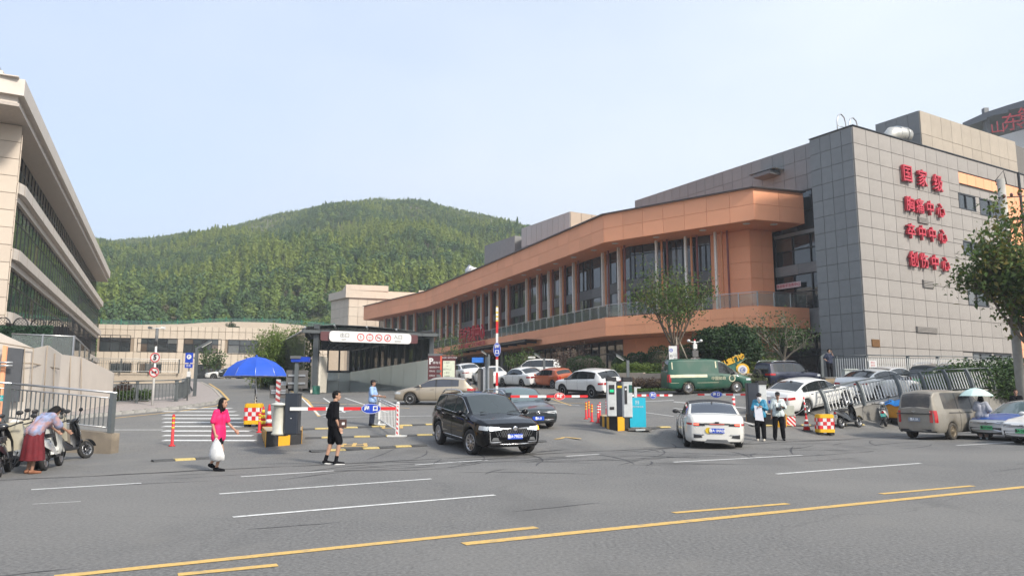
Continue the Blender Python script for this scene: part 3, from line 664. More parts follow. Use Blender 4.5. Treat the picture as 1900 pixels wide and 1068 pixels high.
holes = []
for (a, b, c, d) in wins: s0, z1 = gw(a, b); s1, _ = gw(c, b); _, z0 = gw(a, d); holes.append((s0, s1, z0, z1))
zbase = 1.3; NC, NR = 32, 16; dxp = 46 / NC; dzp = (GZT - .1 - zbase) / NR
def cut_panels(hs, skip):
 for i in range(NC):
  for j in range(NR):
   s0, s1, z0, z1 = i * dxp, (i + 1) * dxp, zbase + j * dzp, zbase + (j + 1) * dzp
   if s0 > 30 : continue
   if (s0 + s1) / 2 > 12.6 and any(h[0] < (s0 + s1) / 2 < h[1] and h[2] < (z0 + z1) / 2 < h[3] for h in skip): continue
   h = [h for h in hs if h[0] < s1 and h[1] > s0 and h[2] < z1 and h[3] > z0]
   rects = [(s0, s1, z0, z1)]
   for q in h:
    nr_ = []
    for (a, b, c, d) in rects:
     if q[0] >= b or q[1] <= a or q[2] >= d or q[3] <= c: nr_.append((a, b, c, d)); continue
     if q[2] > c: nr_.append((a, b, c, q[2]))
     if q[3] < d: nr_.append((a, b, q[3], d))
     lo, hi = max(c, q[2]), min(d, q[3])
     if q[0] > a: nr_.append((a, q[0], lo, hi))
     if q[1] < b: nr_.append((q[1], b, lo, hi))
    rects = nr_
   for (a, b, c, d) in rects:
    if b - a < .1 or d - c < .1: continue
    p = G1 + E * ((a + b) / 2) - N * (.03 + random.uniform(0, .008)); piece('panel', (p.x, p.y, (c + d) / 2), (b - a - .035, .06, d - c - .035), EA, M_GP, GB)
os0, oz1 = gw(1776, 319); os1, oz2 = gw(1858, 338); _, oz0 = gw(1776, 339)
ORR = [(os0, 60, oz0, oz1), (gw(1858, 400)[0], 60, 0, oz1)]
cut_panels(holes, ORR)
for h in [(os0, gw(1858, 400)[0], oz0, oz1)]:
 n_ = 5
 for i in range(n_): a = h[0] + (h[1] - h[0]) * i / n_; b = h[0] + (h[1] - h[0]) * (i + 1) / n_; p = G1 + E * ((a + b) / 2) - N * .035; piece('orange_panel', (p.x, p.y, (oz0 + oz1) / 2), (b - a - .03, .07, oz1 - oz0 - .03), EA, M_OR, GB)
s0 = gw(1858, 400)[0]
for i in range(6):
 for j in range(9):
  a = s0 + i * 2.2; c = zbase + (oz1 - zbase) * j / 9; hgt = (oz1 - zbase) / 9
  p = G1 + E * (a + 1.1) - N * .035; piece('orange_panel', (p.x, p.y, c + hgt / 2), (2.17, .07, hgt - .03), EA, M_OR, GB)
m = MB(); core = [G1 + E * .02 + N * .01, G1 + E * 46 + N * .01, G1 + E * 46 + N * (GLn + 8), G0 + E * .02 + N * 8]
m.prism([(G1 + E * .05 + N * .05).xy, (G1 + E * 46 + N * .05).xy, (G1 + E * 46 + N * GLn).xy, (G0 + E * .05).xy], .8, GZT - .15); m.build('wall', M_GJ, GB)
panels(GB, G0, G1, zbase - .1, GZT - .1, 4, NR, M_GPD, gap=.03, off=-.02)  # left face turned from the sun: its shade is put into the darker panel colour
cp = MB(); c = G1 + E * 23 - N * .0; cp.box((c.x, c.y, GZT - .03), (46.1, .26, .07), EA); c = G1 + N * GLn / 2; cp.box((c.x, c.y, GZT - .035), (.2, GLn, .06), EA); cp.build('coping', M_FR, GB)
for k, h in enumerate(holes):       # windows set in the wall
 wv = h[1] - h[0]; hh = h[3] - h[2]; c = G1 + E * ((h[0] + h[1]) / 2) + N * .0; fr = MB()
 for dx in (-wv / 2 + .05, wv / 2 - .05, -wv * .06): q = c + E * dx; fr.box((q.x, q.y, (h[2] + h[3]) / 2), (.1, .16, hh), EA)
 for z in (h[2] + .05, h[3] - .05): fr.box((c.x, c.y, z), (wv, .14, .1), EA)
 f = fr.build('window_frame', M_FR, GB)
 for sgn, w_ in ((-1, .44), (1, .5)):
  q = c + E * (sgn * wv * .24) + N * .02; piece('pane', (q.x, q.y, (h[2] + h[3]) / 2), (wv * w_, .03, hh - .1), EA, M_GL, GB)
M_LOUV = pm('louvre_grey', (.12, .115, .11), .6)
for (a, b, c, d) in ((1700, 402, 1719, 413), (1709, 519, 1729, 533), (1697, 605, 1736, 616)):
 s0, z1 = gw(a, b); s1, _ = gw(c, b); _, z0 = gw(a, d); q = G1 + E * ((s0 + s1) / 2) - N * .1; lv = MB(); lv.box((q.x, q.y, (z0 + z1) / 2), (s1 - s0, .06, z1 - z0), EA)
 vt = lv.build('vent_grille', M_LOUV, GB); q = q - N * .06
 for i in range(5): z = z0 + (z1 - z0) * (i + .5) / 5; o = piece('slat', (q.x, q.y, z), (s1 - s0 - .1, .05, (z1 - z0) / 9), EA, M_GP, GB); 
s0, z1 = gw(1615, 629); s1, _ = gw(1629, 629); _, z0 = gw(1615, 643); q = G1 + E * ((s0 + s1) / 2) - N * .1
MB().box((q.x, q.y, (z0 + z1) / 2), (s1 - s0, .06, z1 - z0), EA).build('bronze_plaque', pm('bronze', (.20, .10, .035), .45, metal=.6, var=.3, scale=15), GB)
GS = thing('wall_lettering', 'four lines of big red raised characters on the grey stone wall', 'sign', tuple(G1 + E * 5 + Vector((0, 0, 12))), world=True)
for s_, us, v0, v1 in (('国家级', (1676, 1704, 1733), (326, 344), 29), ('胸痛中心', (1681, 1699, 1718, 1738), (382, 394), 25), ('卒中中心', (1683, 1703, 1722, 1742), (432, 442), 25), ('创伤中心', (1688, 1707, 1727, 1747), (484, 493), 25)):
 for i, (ch, u) in enumerate(zip(s_, us)):
  v = v0[0] + (v0[1] - v0[0]) * i / (len(s_) - 1); p = onwall(u, v, G1, E) - N * .28; sz = v1 / 22.5
  text(ch, sz * 1.06, M_RED, GS, face(p, -N), .09, 'character', sx=.88, bold=.008)
  text(ch, sz * 1.06, M_REDS, GS, face(p + N * .10, -N), .04, 'character_side', sx=.88, bold=.008)
p = onwall(1887, 330, G1, E) - N * .15
t = thing('downpipe', 'thin dark downpipe at the right end of the grey wall', 'pipe', (p.x, p.y, 1), world=True); MB().tube([(p.x, p.y, 1.2), (p.x, p.y, GZT)], .09).build('pipe', M_FR, t)
lad = thing('roof_ladder', 'pair of steel hoops of a roof ladder on the grey parapet', 'ladder', tuple(G1 + E * 1.6 + N * 2.2 + Vector((0, 0, GZT))), world=True)
for s_ in (1.3, 2.7):
 b = G1 + E * s_ + N * 2.0; pts = [b + Vector((0, 0, GZT - .2)), b + Vector((0, 0, GZT + 1.2)), b + E * .15 + Vector((0, 0, GZT + 1.6)), b + E * .5 + Vector((0, 0, GZT + 1.8)), b + E * .85 + Vector((0, 0, GZT + 1.6)), b + E * 1.0 + Vector((0, 0, GZT + 1.2)), b + E * 1.0 + Vector((0, 0, GZT - .2))]
 MB().tube(pts, .045).build('hoop', M_STEEL, lad)
 for z in (.4, .85): MB().tube([b + Vector((0, 0, GZT + z)), b + E + Vector((0, 0, GZT + z))], .03).build('rung', M_STEEL, lad)
p = onwall(1668, 248, G1 + N * 5, E); t = thing('roof_duct', 'round silver ventilation duct behind the grey parapet', 'duct', (p.x, p.y, GZT - .3), world=True)
MB().tube([p + Vector((-1.4, -.4, -.9)), p + Vector((-.7, -.2, -.1)), p + Vector((.2, .1, 0)), p + Vector((1.0, .5, 0))], [.55, .62, .62, .55], 14).build('pipe', pm('galvanised', (.55, .54, .5), .4, metal=.6), t)
for k in range(3): MB().tube([p + Vector((-.3 + k * .4, -.05 + k * .15, 0)), p + Vector((-.24 + k * .4, -.02 + k * .15, 0))], .66, 14).build('ring', M_STEEL, t)
H1 = XY(at(1705, 205, 62)); hz1 = at(1705, 205, 62).z; H0 = XY(onwall(1625, 240, H1, N)); H2 = XY(onwall(1882, 257, H1, E))
HB = thing('roof_block', 'brown grey stair block rising above the grey building roof', 'building', tuple(H1 + Vector((0, 0, 16))), world=True)
M_TAN = pm('tan_stone_panel', (.36, .31, .25), .7, var=.08, scale=1.1, rnd=.05)
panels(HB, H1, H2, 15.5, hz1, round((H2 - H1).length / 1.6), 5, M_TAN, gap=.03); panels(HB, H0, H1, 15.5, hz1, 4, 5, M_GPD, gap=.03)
panels(HB, H2 + E * .1 + N * .6, H2 + E * 14 + N * .6, 15.5, hz1 - .15, 8, 5, M_TAN, gap=.03)
m = MB(); m.prism([(H1 + E * .05 + N * .05).xy, (H2 + E * 14 + N * .7).xy, (H2 + E * 14 + N * 12).xy, (H0 + E * .05 + N * .0).xy], 15, hz1 - .03); m.build('wall', M_GJ, HB)
# ---- linking wing behind the orange roof: grey parapet and dark glass
LW = thing('grey_wing', 'grey panelled wing with dark glazing between the orange and grey buildings', 'building', tuple(G0 + Vector((-1, 0, 1.9))), world=True)
q0 = G0 + E * 3.9; r0 = XY(onwall(1240, 372, q0, N)); zt2 = onwall(1499, 266, q0, N).z
Lw = (r0 - q0).length; end = q0 + N * max(Lw, 24)
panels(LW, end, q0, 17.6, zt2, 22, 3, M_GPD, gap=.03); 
m = MB(); m.prism([(end + E * .08).xy, (q0 + E * .08).xy, (q0 + E * 8).xy, (end + E * 8).xy], 15.2, zt2 - .02); m.build('wall', M_GJ, LW)
def lwu(u, v): p = onwall(u, v, q0, N); return p
wa = XY(lwu(1420, 340)); curtain(LW, wa, q0, 14.4, 17.55, 5, [16.0], M_GL, M_FR)
m = MB(); c = (wa + q0) / 2 + E * .5; m.box((c.x, c.y, 16), ((wa - q0).length, .8, 3.4), EA + PI / 2); m.build('wall', M_FR, LW)
cz = XY(lwu(1436, 400)); 
for (z0, z1, zs) in ((9.9 + 1.9, 14.4 - .3, [13.0]), (8.2, 11.0, [9.6]), (1.6, 6.3, [3.4, 4.6])): curtain(LW, cz, q0, z0, z1, 4, zs, M_GL, M_FR)
for (z0, z1) in ((11.0, 11.8), (14.1, 14.4), (6.3, 8.2)): panels(LW, cz, q0, z0, z1, 3, 1, M_GPD, name='spandrel', gap=.02, th=.16)
m = MB(); c = (cz + q0) / 2 + E * .5; m.box((c.x, c.y, 8), ((cz - q0).length + 3, .8, 13), EA + PI / 2); m.build('inner_wall', M_FR, LW)
p = lwu(1432, 322); t = thing('glass_awning', 'small glass awning above the upper window of the grey wing', 'awning', (p.x, p.y, p.z), world=True)
MB().box((p - E * .6).to_tuple(), (1.3, 2.6, .05), EA).build('glass_sheet', M_RG, t); MB().box((p - E * .6 - Vector((0, 0, .25))).to_tuple(), (1.4, 1.8, .25), EA).build('bracket', M_GREYP, t)
p = onwall(1468, 530, q0, N) - E * .3; nb_ = thing('notice_banner', 'pale pink banner with red characters hung on the dark glazing', 'banner', (p.x, p.y, p.z), world=True)
MB().box(p.to_tuple(), (.05, 2.3, .42), EA).build('board', pm('pale_pink', (.70, .55, .55), .6), nb_); text('急诊医学急救中心', .28, M_RED, nb_, face(p - E * .06, -E), .005)
B1p = XY(at(1058, 392, 84)); bz = at(1058, 392, 84).z; Bl = XY(onwall(968, 430, B1p, N)); Br = B1p + E * 12
RB = thing('plant_room', 'light grey plant room box on the roof of the orange building', 'plant room', tuple(B1p + Vector((0, 0, 17))), world=True)
M_LG = pm('light_grey_panel', (.36, .36, .35), .6, rnd=.05); panels(RB, Bl, B1p, 14.9, bz, 9, 3, M_LG, gap=.05); panels(RB, B1p, Br, 14.9, bz, 8, 3, M_TAN, gap=.05)
m = MB(); m.prism([(B1p + E * .05 + N * .05).xy, (Br + N * .05).xy, (Br + N * 18).xy, (Bl + E * .05).xy], 14.8, bz - .02); m.build('wall', M_GJ, RB)
Bz2 = XY(at(955, 440, 95)); zz = at(955, 437, 95).z; m = MB(); m.prism([(Bz2).xy, (Bz2 + E * 9).xy, (Bz2 + E * 9 + N * 8).xy, (Bz2 + N * 8).xy], 14.8, zz); tag(m.build('lift_housing', M_GPD), 'small dark grey housing on the orange roof left of the plant room', 'roof housing')
# -- FAR TOWER with sign at the top right
T0 = at(1792, 226, 130); T1 = at(1990, 160, 118)
TW = thing('distant_tower', 'distant tower with curved dark roof canopy and red rooftop characters', 'building', (T0.x, T0.y, 2), world=True)
M_TWD = pm('tower_dark', (.10, .11, .125), .5, var=.1); M_TWW = pm('tower_white', (.62, .62, .60), .6, rnd=.03)
top = [at(u, v, Y) for u, v, Y in ((1786, 228, 130), (1830, 208, 127), (1870, 195, 124), (1920, 180, 120), (1990, 160, 116))]
m = MB()
for a, b in zip(top[:-1], top[1:]): m.extr([a, b, b + Vector((0, 0, -1.3)), a + Vector((0, 0, -.9))], (10, 18, 0))
m.build('roof_canopy', M_TWD, TW)
m = MB(); wbl = [at(u, v, Y) for u, v, Y in ((1835, 250, 127), (1990, 215, 118))]; a, b = wbl; m.extr([Vector((a.x, a.y, 2)), Vector((b.x, b.y, 2)), b, Vector((a.x, a.y, b.z - .8))], (10, 18, 0)); m.build('wall', M_TWW, TW)
for u in (1850, 1905, 1960): p = at(u, 215, 125); MB().box((p.x, p.y + 3, p.z - 1), (.8, .8, 7)).build('column', M_GREYP, TW)
TS = thing('rooftop_lettering', 'red rooftop characters on the distant tower at the picture edge', 'sign', (T0.x, T0.y, T0.z), world=True)
for ch, u, v in (('山', 1851, 238), ('东', 1878, 229), ('第', 1908, 217)):
 p = at(u, v, 121); text(ch, 3.2 if ch != '山' else 2.2, M_REDS, TS, face(p, Vector((-.5, -1, 0))), .2, 'character', bold=.0)
fr = MB(); a, b = at(1845, 245, 122), at(1990, 212, 116)
for z in (0, .9): fr.tube([a + Vector((0, 0, z)), b + Vector((0, 0, z))], .05, 5)
fr.build('sign_frame', M_GREYP, TS)
# -- LEFT CREAM BUILDING
M_CR = pm('cream_panel', (.53, .45, .37), .6, var=.05, scale=1.2, rnd=.04); M_CRB = pm('cream_band', (.60, .54, .48), .6, var=.05, scale=1.5, rnd=.02)
M_GL2 = winglass('green_window_glass', (.018, .040, .034), .15); M_BE = pm('beige_panel', (.55, .47, .38), .65, var=.05, scale=1.1, rnd=.04); M_BEJ = pm('beige_joint', (.30, .24, .18), .9)
M_SOF2 = pm('pale_soffit', (.42, .37, .33), .6, rnd=.04)
Ln = XY(onz(47, 150, 17.3)); Lf = XY(onz(205, 505, 17.3)); LD = (Ln - Lf).normalized(); LNn = Vector((LD.y, -LD.x, 0))   # right of travel from far to near
if LNn.x < 0: LNn = -LNn
LB = thing('cream_building', 'cream hospital building on the left with rounded floor bands and green glass', 'building', (Ln.x - 1, Ln.y + 1, 2), world=True)
def lp(s, o): return Ln - LD * s + LNn * o            # s metres from the near roof corner towards the far end, o outward
LL = (Lf - Ln).length
def band_poly(o_in, o_out, s0, near):
 pts = []
 P0 = lp(s0, o_out)
 c = [(-1.9, .3), (.4, 0), (2.2, -.0), (4.2, 0)] 
 return pts
PE = XY(onz(36, 300, 14)) # pillar edge
SD = -E                      # street face runs left of the corner
def slab(z0, z1, o, name, mat, s0=0.0, s1=None, ws=45):
 a, b = lp(s0, o), lp(s1 or LL, o); m = MB(); m.prism([a.xy, b.xy, (b + SD * ws).xy, (a + SD * ws).xy], z0, z1); return m.build(name, mat, LB)
slab(16.5, 17.35, 0, 'roof_parapet', M_CRB); slab(16.15, 16.5, -.3, 'roof_moulding', M_CRB, .3); slab(15.98, 16.15, -.2, 'soffit', M_SOF2, .2)
slab(17.35, 18.1, -1.2, 'roof_upstand', M_CRB, 1.2)
for i in range(22):
 a = lp(1.2 + i * LL / 22, -.7); piece('coping_panel', (a.x, a.y, 17.37), (LL / 22 - .04, .9, .05), math.atan2(LD.y, LD.x), M_CRB, LB)
def bandpath(o, s_near, bulge):
 pl = [lp(LL - .6, o)]
 n = 26
 for i in range(n): pl.append(lp(LL - .6 - (LL - .6 - (s_near + 4.0)) * (i + 1) / n, o))
 base = pl[-1]; ang = 0; p = base.copy(); dirv = LD.copy()
 for i in range(12):
  ang = R(bulge) * (i + 1) / 12; dv = Matrix.Rotation(-ang, 3, 'Z') @ dirv if False else Matrix.Rotation(ang, 3, 'Z') @ dirv
  p = p + dv * .30; pl.append(p.copy())
 return pl
def band3(z0, z1, o, name, mat, s_near=2.2, bulge=-85, depth=3.2):
 pl = bandpath(o, s_near, bulge); q = offset(pl, depth) if False else [p - LNn * depth for p in pl]
 m = MB(); n = len(pl)
 T = [[Vector((p.x, p.y, z1)) for p in pl], [Vector((p.x, p.y, z0)) for p in pl], [Vector((p.x, p.y, z0)) for p in q], [Vector((p.x, p.y, z1)) for p in q], [Vector((p.x, p.y, z1)) for p in pl]]
 m.grid(T, smooth=False); m.add([T[0][0], T[1][0], T[2][0], T[3][0]], [(0, 1, 2, 3)]); m.add([T[0][-1], T[1][-1], T[2][-1], T[3][-1]], [(0, 1, 2, 3)])
 return m.build(name, mat, LB), pl
LV = [(12.7, 13.3), (9.0, 9.6), (5.5, 6.1)]
for z0, z1 in LV:
 _, pl = band3(z0, z1, -.5, 'floor_band', M_CRB); band3(z0 - .38, z0 - .02, -.80, 'floor_moulding', M_CRB)
 jt = MB()
 for i in range(1, len(pl) - 1, 2):
  p = pl[i]; d = (pl[i + 1] - pl[i - 1]).normalized(); jt.box((p.x, p.y, (z0 + z1) / 2), (.03, .012, z1 - z0), math.atan2(d.y, d.x))
 jt.build('panel_joints', M_BEJ, LB)
for (z0, z1, o) in ((13.3, 15.97, -1.55), (9.6, 12.3, -1.05), (6.1, 8.6, -1.05), (2.2, 5.1, -1.6)):
 pl = bandpath(o, 2.4, -85); far, near = pl[0], pl[26]
 n = 46; curtain(LB, far, near, z0, z1, n, [z0 + (z1 - z0) * .68], M_GL2, M_FR, recess=.04, fw=.09, fd=.16)
 cur = pl[26::3]
 for a, b in zip(cur[:-1], cur[1:]): curtain(LB, a, b, z0, z1, 1, [z0 + (z1 - z0) * .68], M_GL2, M_FR, recess=.04)
 m = MB(); A, d, Lg, nn, rz = wallframe(far, near); c = A + d * Lg / 2 - LNn * .6; m.box((c.x, c.y, (z0 + z1) / 2), (Lg, .5, z1 - z0 - .02), rz); m.build('inner_wall', M_FR, LB)
pe = PE; sl = pe + SD * 22
panels(LB, sl, pe, 2, 15.97, 16, 15, M_CR, name='panel', gap=.03)
m = MB(); m.prism([(pe + E * -.03 + N * .06).xy, (sl + N * .06).xy, (sl + N * 12).xy, (pe - E * 2.2 + N * 14).xy, (pe - E * .1 + N * 1.6).xy], 1, 15.97); m.build('wall', M_CR, LB)
panels(LB, pe, pe - E * .1 + N * 1.5, 2, 15.5, 1, 15, M_CR, name='panel', gap=.03)
m = MB(); m.prism([lp(4, -1.7).xy, lp(LL - .8, -1.7).xy, (lp(LL - .8, -1.7) + SD * 20).xy, (lp(4, -1.7) + SD * 20).xy], 1, 13.2); m.build('building_core', M_FR, LB)
rr_ = thing('roof_railing', 'thin grey railing along the roof edge of the cream building', 'railing', tuple(lp(2, -1.5) + Vector((0, 0, 18.1))), world=True)
a = lp(1.7, -1.7); b = a + SD * 16; m = MB()
for z in (18.1 + .78, 18.1 + .62, 18.2): m.tube([(a.x, a.y, z), (b.x, b.y, z)], .025, 6); 
m.build('rail', M_STEEL, rr_)
c2 = lp(5, -1.7); MB().tube([(a.x, a.y, 18.88), (c2.x, c2.y, 18.88)], .025, 6).build('rail', M_STEEL, rr_)
for i in range(40): q = a.lerp(b, i / 39); piece('baluster', (q.x, q.y, 18.48), (.03, .03, .76), 0, M_STEEL, rr_)
# -- TERRACE below the cream building
M_TW = pm('terrace_stone', (.52, .47, .42), .65, var=.05, scale=1.2, rnd=.03); M_DG = pm('charcoal_door', (.06, .065, .075), .5)
TY = 27.5
def vseg(parent, pts, name='wall', mat=M_TW, Yb=.4):
 """faceted wall from picture outline: pts = (u_top, v_top, v_bottom, Y)"""
 m = MB(); tp = [at(u, v, Y) for u, v, _, Y in pts]; bt = [at(u, vb, Y) for u, _, vb, Y in pts]
 for i, (t, b) in enumerate(zip(tp, bt)): b.x, b.y = t.x, t.y; b.z = min(b.z, gz(b.x, b.y) - .3)
 for i in range(len(pts) - 1):
  m.extr([bt[i], bt[i + 1], tp[i + 1], tp[i]], (-.25, .55, 0))
 return m.build(name, mat, parent), tp, bt
TR = thing('terrace_wall', 'angular pale stone terrace wall with dark door left of the railings', 'wall', tuple(at(60, 730, 30)), world=True)
vseg(TR, [(-60, 590, 790, 28.5), (62, 646, 790, 29.5), (88, 640, 780, 30.5)])
vseg(TR, [(88.3, 640, 780, 30.5), (114, 657, 775, 33), (151, 662, 770, 35)])
vseg(TR, [(151.3, 662, 768, 35), (211, 691, 765, 39)])
jm = MB()
for (u0, v0, u1, v1, Y0, Y1) in ((62, 646, 56, 745, 29.35, 29.2), (88, 641, 80, 745, 30.3, 30.1), (-10, 672, 62, 674, 28.6, 29.35), (62, 674, 110, 684, 29.35, 32.4), (131, 660, 128, 745, 33.9, 33.8), (46, 645, 42, 745, 29.15, 29.1), (102, 655, 98, 740, 31.7, 31.6), (151, 664, 150, 745, 34.9, 34.85), (-10, 634, 62, 646, 28.6, 29.35)):
 a, b = at(u0, v0, Y0), at(u1, v1, Y1); jm.tube([a, b], .022, 4)
jm.build('panel_joints', M_BEJ, TR)
a, b = at(16, 644, 28.85), at(45, 647, 29.1); a0_, b0_ = at(14, 745, 28.85), at(42, 745, 29.1)
MB().extr([a, b, Vector((b.x, b.y, b0_.z)), Vector((a.x, a.y, a0_.z))], (0, -.06, 0)).build('door', M_DG, TR)
a, b = at(8, 640, 28.75), at(15, 642, 28.8); MB().extr([a, b, Vector((b.x, b.y, b0_.z)), Vector((a.x, a.y, a0_.z))], (0, -.08, 0)).build('orange_stripe', M_OR, TR)
for dz in (0, .12): MB().tube([at(-10, 672, 28.4) - Vector((0, 0, dz)), at(24, 672, 28.6) - Vector((0, 0, dz))], .04, 6).build('handle_bar', M_STEEL, TR)
tl_ = thing('turquoise_sign', 'small turquoise arrow sign low at the left picture edge', 'sign', tuple(at(3, 730, 26))); q = at(4, 738, 26); tl_.location = q
MB().box((0, 0, 0), (.28, .03, .2)).build('board', pm('turquoise', (.02, .42, .42), .4), tl_); text('←', .2, M_WL, tl_, Matrix.Translation((0, -.02, 0)) @ Matrix.Rotation(PI / 2, 4, 'X'), .002)
MB().box((0, 0, -.5), (.05, .03, .8)).build('post', M_OR, tl_)
M_IRON = pm('black_iron', (.02, .02, .022), .5)
HS = thing('hedge_screen', 'long black iron planter screen with arched trellis tops and ivy', 'screen', tuple(at(60, 660, 38)), world=True)
ha, hb = at(-40, 601, 37), at(123, 606, 38); hc = at(166, 641, 52)
zl = ha.z - 2.6
m = MB(); m.extr([ha, hb, Vector((hb.x, hb.y, zl)), Vector((ha.x, ha.y, zl))], (0, .3, 0)); m.extr([hb, hc, Vector((hc.x, hc.y, zl - .4)), Vector((hb.x, hb.y, zl))], (-.3, .1, 0)); m.build('backing', M_IRON, HS)
n = 26
for i in range(n + 1): p = ha.lerp(hb, i / n); piece('bar', (p.x, p.y - .06, (p.z + zl) / 2), (.05, .05, 2.6), 0, M_IRON, HS)
for i in range(24): p = hb.lerp(hc, i / 23); o = piece('bar', (p.x + .1, p.y - .05, p.z - .1), (.03, .03, 1.5), 0, M_IRON, HS)
lf = np.array([[ha.x + (hb.x - ha.x) * t, ha.y - .13 + RNG.uniform(-.04, .04), zl + 2.5 * z] for t, z in RNG.uniform(0, 1, (5200, 2))])
link('ivy', quads('ivy', leaves(lf, .17, np.tile([0, -1, .3], (len(lf), 1)), up=.2), leafmat('ivy_leaf', (.012, .035, .02), (.05, .11, .06), (.2, .26, .2))), None, HS)
for k in range(5):
 c = ha.lerp(hb, (k + .5) / 5 - .02); rr2 = (hb - ha).length / 10 * .95; m = MB()
 m.tube([(c.x - rr2 * math.cos(t), c.y - .05, c.z + rr2 * 1.0 * math.sin(t)) for t in np.linspace(0, PI, 15)], .035, 5)
 for j in range(-4, 5):
  for sg in (1, -1):
   x0 = j * rr2 / 2.2; pts = [(x0 + sg * t, t) for t in np.linspace(0, rr2 * 2, 24)]; pts = [(x, z) for x, z in pts if x * x + z * z < rr2 * rr2 * .97]
   if len(pts) > 1: m.tube([(c.x + pts[0][0], c.y - .05, c.z + pts[0][1]), (c.x + pts[-1][0], c.y - .05, c.z + pts[-1][1])], .009, 4, caps=False)
 m.build('trellis_arch', M_IRON, HS)
GBL = thing('glass_balustrade', 'glass balustrade with pale top rail in front of the ivy screen', 'balustrade', tuple(at(100, 660, 34)), world=True)
ga, gb_, gc = at(22, 619, 34), at(138, 624, 34.5), at(165, 650, 46)
for a, b, n in ((ga, gb_, 2), (gb_, gc, 3)):
 for i in range(n):
  p, q = a.lerp(b, i / n), a.lerp(b, (i + 1) / n); MB().extr([p, q, q - Vector((0, 0, 1.1)), p - Vector((0, 0, 1.1))], (0, .02, 0)).build('glass_pane', M_RG, GBL)
  MB().box((q.x, q.y, q.z - .5), (.07, .07, 1.1)).build('post', M_STEEL, GBL)
 MB().tube([a, b], .04, 6).build('top_rail', M_STEEL, GBL)
# -- MIDDLE DISTANCE BEIGE BUILDING
MY = 104
ma, mb_ = at(183, 602, 99), at(612, 602, 108); mrz = math.atan2(mb_.y - ma.y, mb_.x - ma.x)
MBd = thing('beige_building', 'low beige panelled building with long window strips below the hill', 'building', tuple(at(380, 705, 104)), world=True)
P0, P1 = XY(ma), XY(mb_)
def mw(u, v): p = onwall(u, v, P0, (P1 - P0).normalized()); return (p - P0).dot((P1 - P0).normalized()), p.z
zt_ = mw(400, 606)[1]; zb_ = 1.5; Lm = (P1 - P0).length
mwin = [(187, 621, 243, 651), (256, 627, 330, 652), (342, 628, 411, 654), (424, 630, 486, 656), (505, 632, 560, 657)]
op = [(366, 672, 410, 706), (204, 672, 243, 692), (256, 672, 300, 690)]
hs = []
for (a, b, c, d) in mwin + op: s0, z1 = mw(a, b); s1, _ = mw(c, b); _, z0 = mw(a, d); hs.append((s0, s1, z0, z1))
cols = 34; dx = Lm / cols; zr = sorted([zb_, zt_, hs[1][2], hs[1][3], hs[1][2] - 1.6, (hs[1][3] + zt_) / 2 + .2, 3.6])
for i in range(cols):
 for z0, z1 in zip(zr[:-1], zr[1:]):
  c = (i + .5) * dx; cz = (z0 + z1) / 2
  if any(h[0] < c < h[1] and h[2] - .1 < cz < h[3] + .1 for h in hs): continue
  p = P0 + (P1 - P0).normalized() * c; dd = wallframe(P0, P1)[3]; q = p + dd * .03; piece('panel', (q.x, q.y, cz), (dx - .05, .08, z1 - z0 - .05), mrz, M_BE, MBd)
dd = wallframe(P0, P1)[3]; m = MB(); m.prism([(P0 - dd * .05).xy, (P1 - dd * .05).xy, (P1 - dd * 20).xy, (P0 - dd * 20).xy], 1, zt_ - .05); m.build('wall', M_BEJ, MBd)
for h in hs[:5]:
 a, b = P0 + (P1 - P0).normalized() * h[0] + dd * .06, P0 + (P1 - P0).normalized() * h[1] + dd * .06; curtain(MBd, a, b, h[2], h[3], max(3, round((h[1] - h[0]) / 1.3)), [h[2] + (h[3] - h[2]) * .62], M_GL, M_FR, recess=.05, fd=.1)
for h in hs[5:]:
 a, b = P0 + (P1 - P0).normalized() * h[0] + dd * .06, P0 + (P1 - P0).normalized() * h[1] + dd * .06; curtain(MBd, a, b, h[2], h[3], 3, [], M_GL, M_FR, recess=.05, fd=.1)
WV = [(185, 603), (340, 601), (380, 598), (430, 596.5), (500, 598), (560, 603), (600, 611), (640, 616)]
m = MB(); tp = [at(u, v, 116) for u, v in WV]
for a, b in zip(tp[:-1], tp[1:]): m.extr([a, b, Vector((b.x, b.y, 2)), Vector((a.x, a.y, 2))], (0, 2, 0))
tag(m.build('retaining_wall', M_BE), 'pale curved retaining wall rising behind the beige building', 'wall')
GF = thing('green_fence', 'green wire mesh fence along the foot of the wooded hill', 'fence', tuple(at(400, 610, 122)), world=True)
fu = [(188, 593), (300, 596), (420, 590), (520, 592), (600, 599), (640, 604)]; M_GF = pm('green_fence_paint', (.02, .20, .13), .5)
fp = [at(u, v, 124) for u, v in fu]; M_GM = glass('green_mesh', (.62, .9, .8), alpha=.12, rough=.5)
for a, b in zip(fp[:-1], fp[1:]):
 MB().extr([a, b, b - Vector((0, 0, 1.9)), a - Vector((0, 0, 1.9))], (0, .03, 0)).build('mesh_panel', M_GM, GF); n = max(2, round((b - a).length / 3))
 for i in range(n): p = a.lerp(b, i / n); piece('post', (p.x, p.y - .05, p.z - .9), (.08, .08, 2.3), 0, M_GF, GF)
 MB().tube([a, b], .02, 5).build('top_rail', M_GF, GF)
Q1 = XY(at(648, 545, 140)); qz = at(648, 540, 140).z
Qr = Q1 + Vector((17.5, 6, 0)); Ql = Q1 + Vector((-4.6, 5.5, 0))
BB = thing('beige_block', 'tall beige panelled block at the far end of the orange building', 'building', tuple(Q1 + Vector((1, 2, 2))), world=True)
zz1 = at(648, 552, 140).z
panels(BB, Ql, Q1, 2, zz1, 4, 10, M_BE, gap=.05); panels(BB, Q1, Qr, 2, zz1, 11, 10, M_BE, gap=.05)
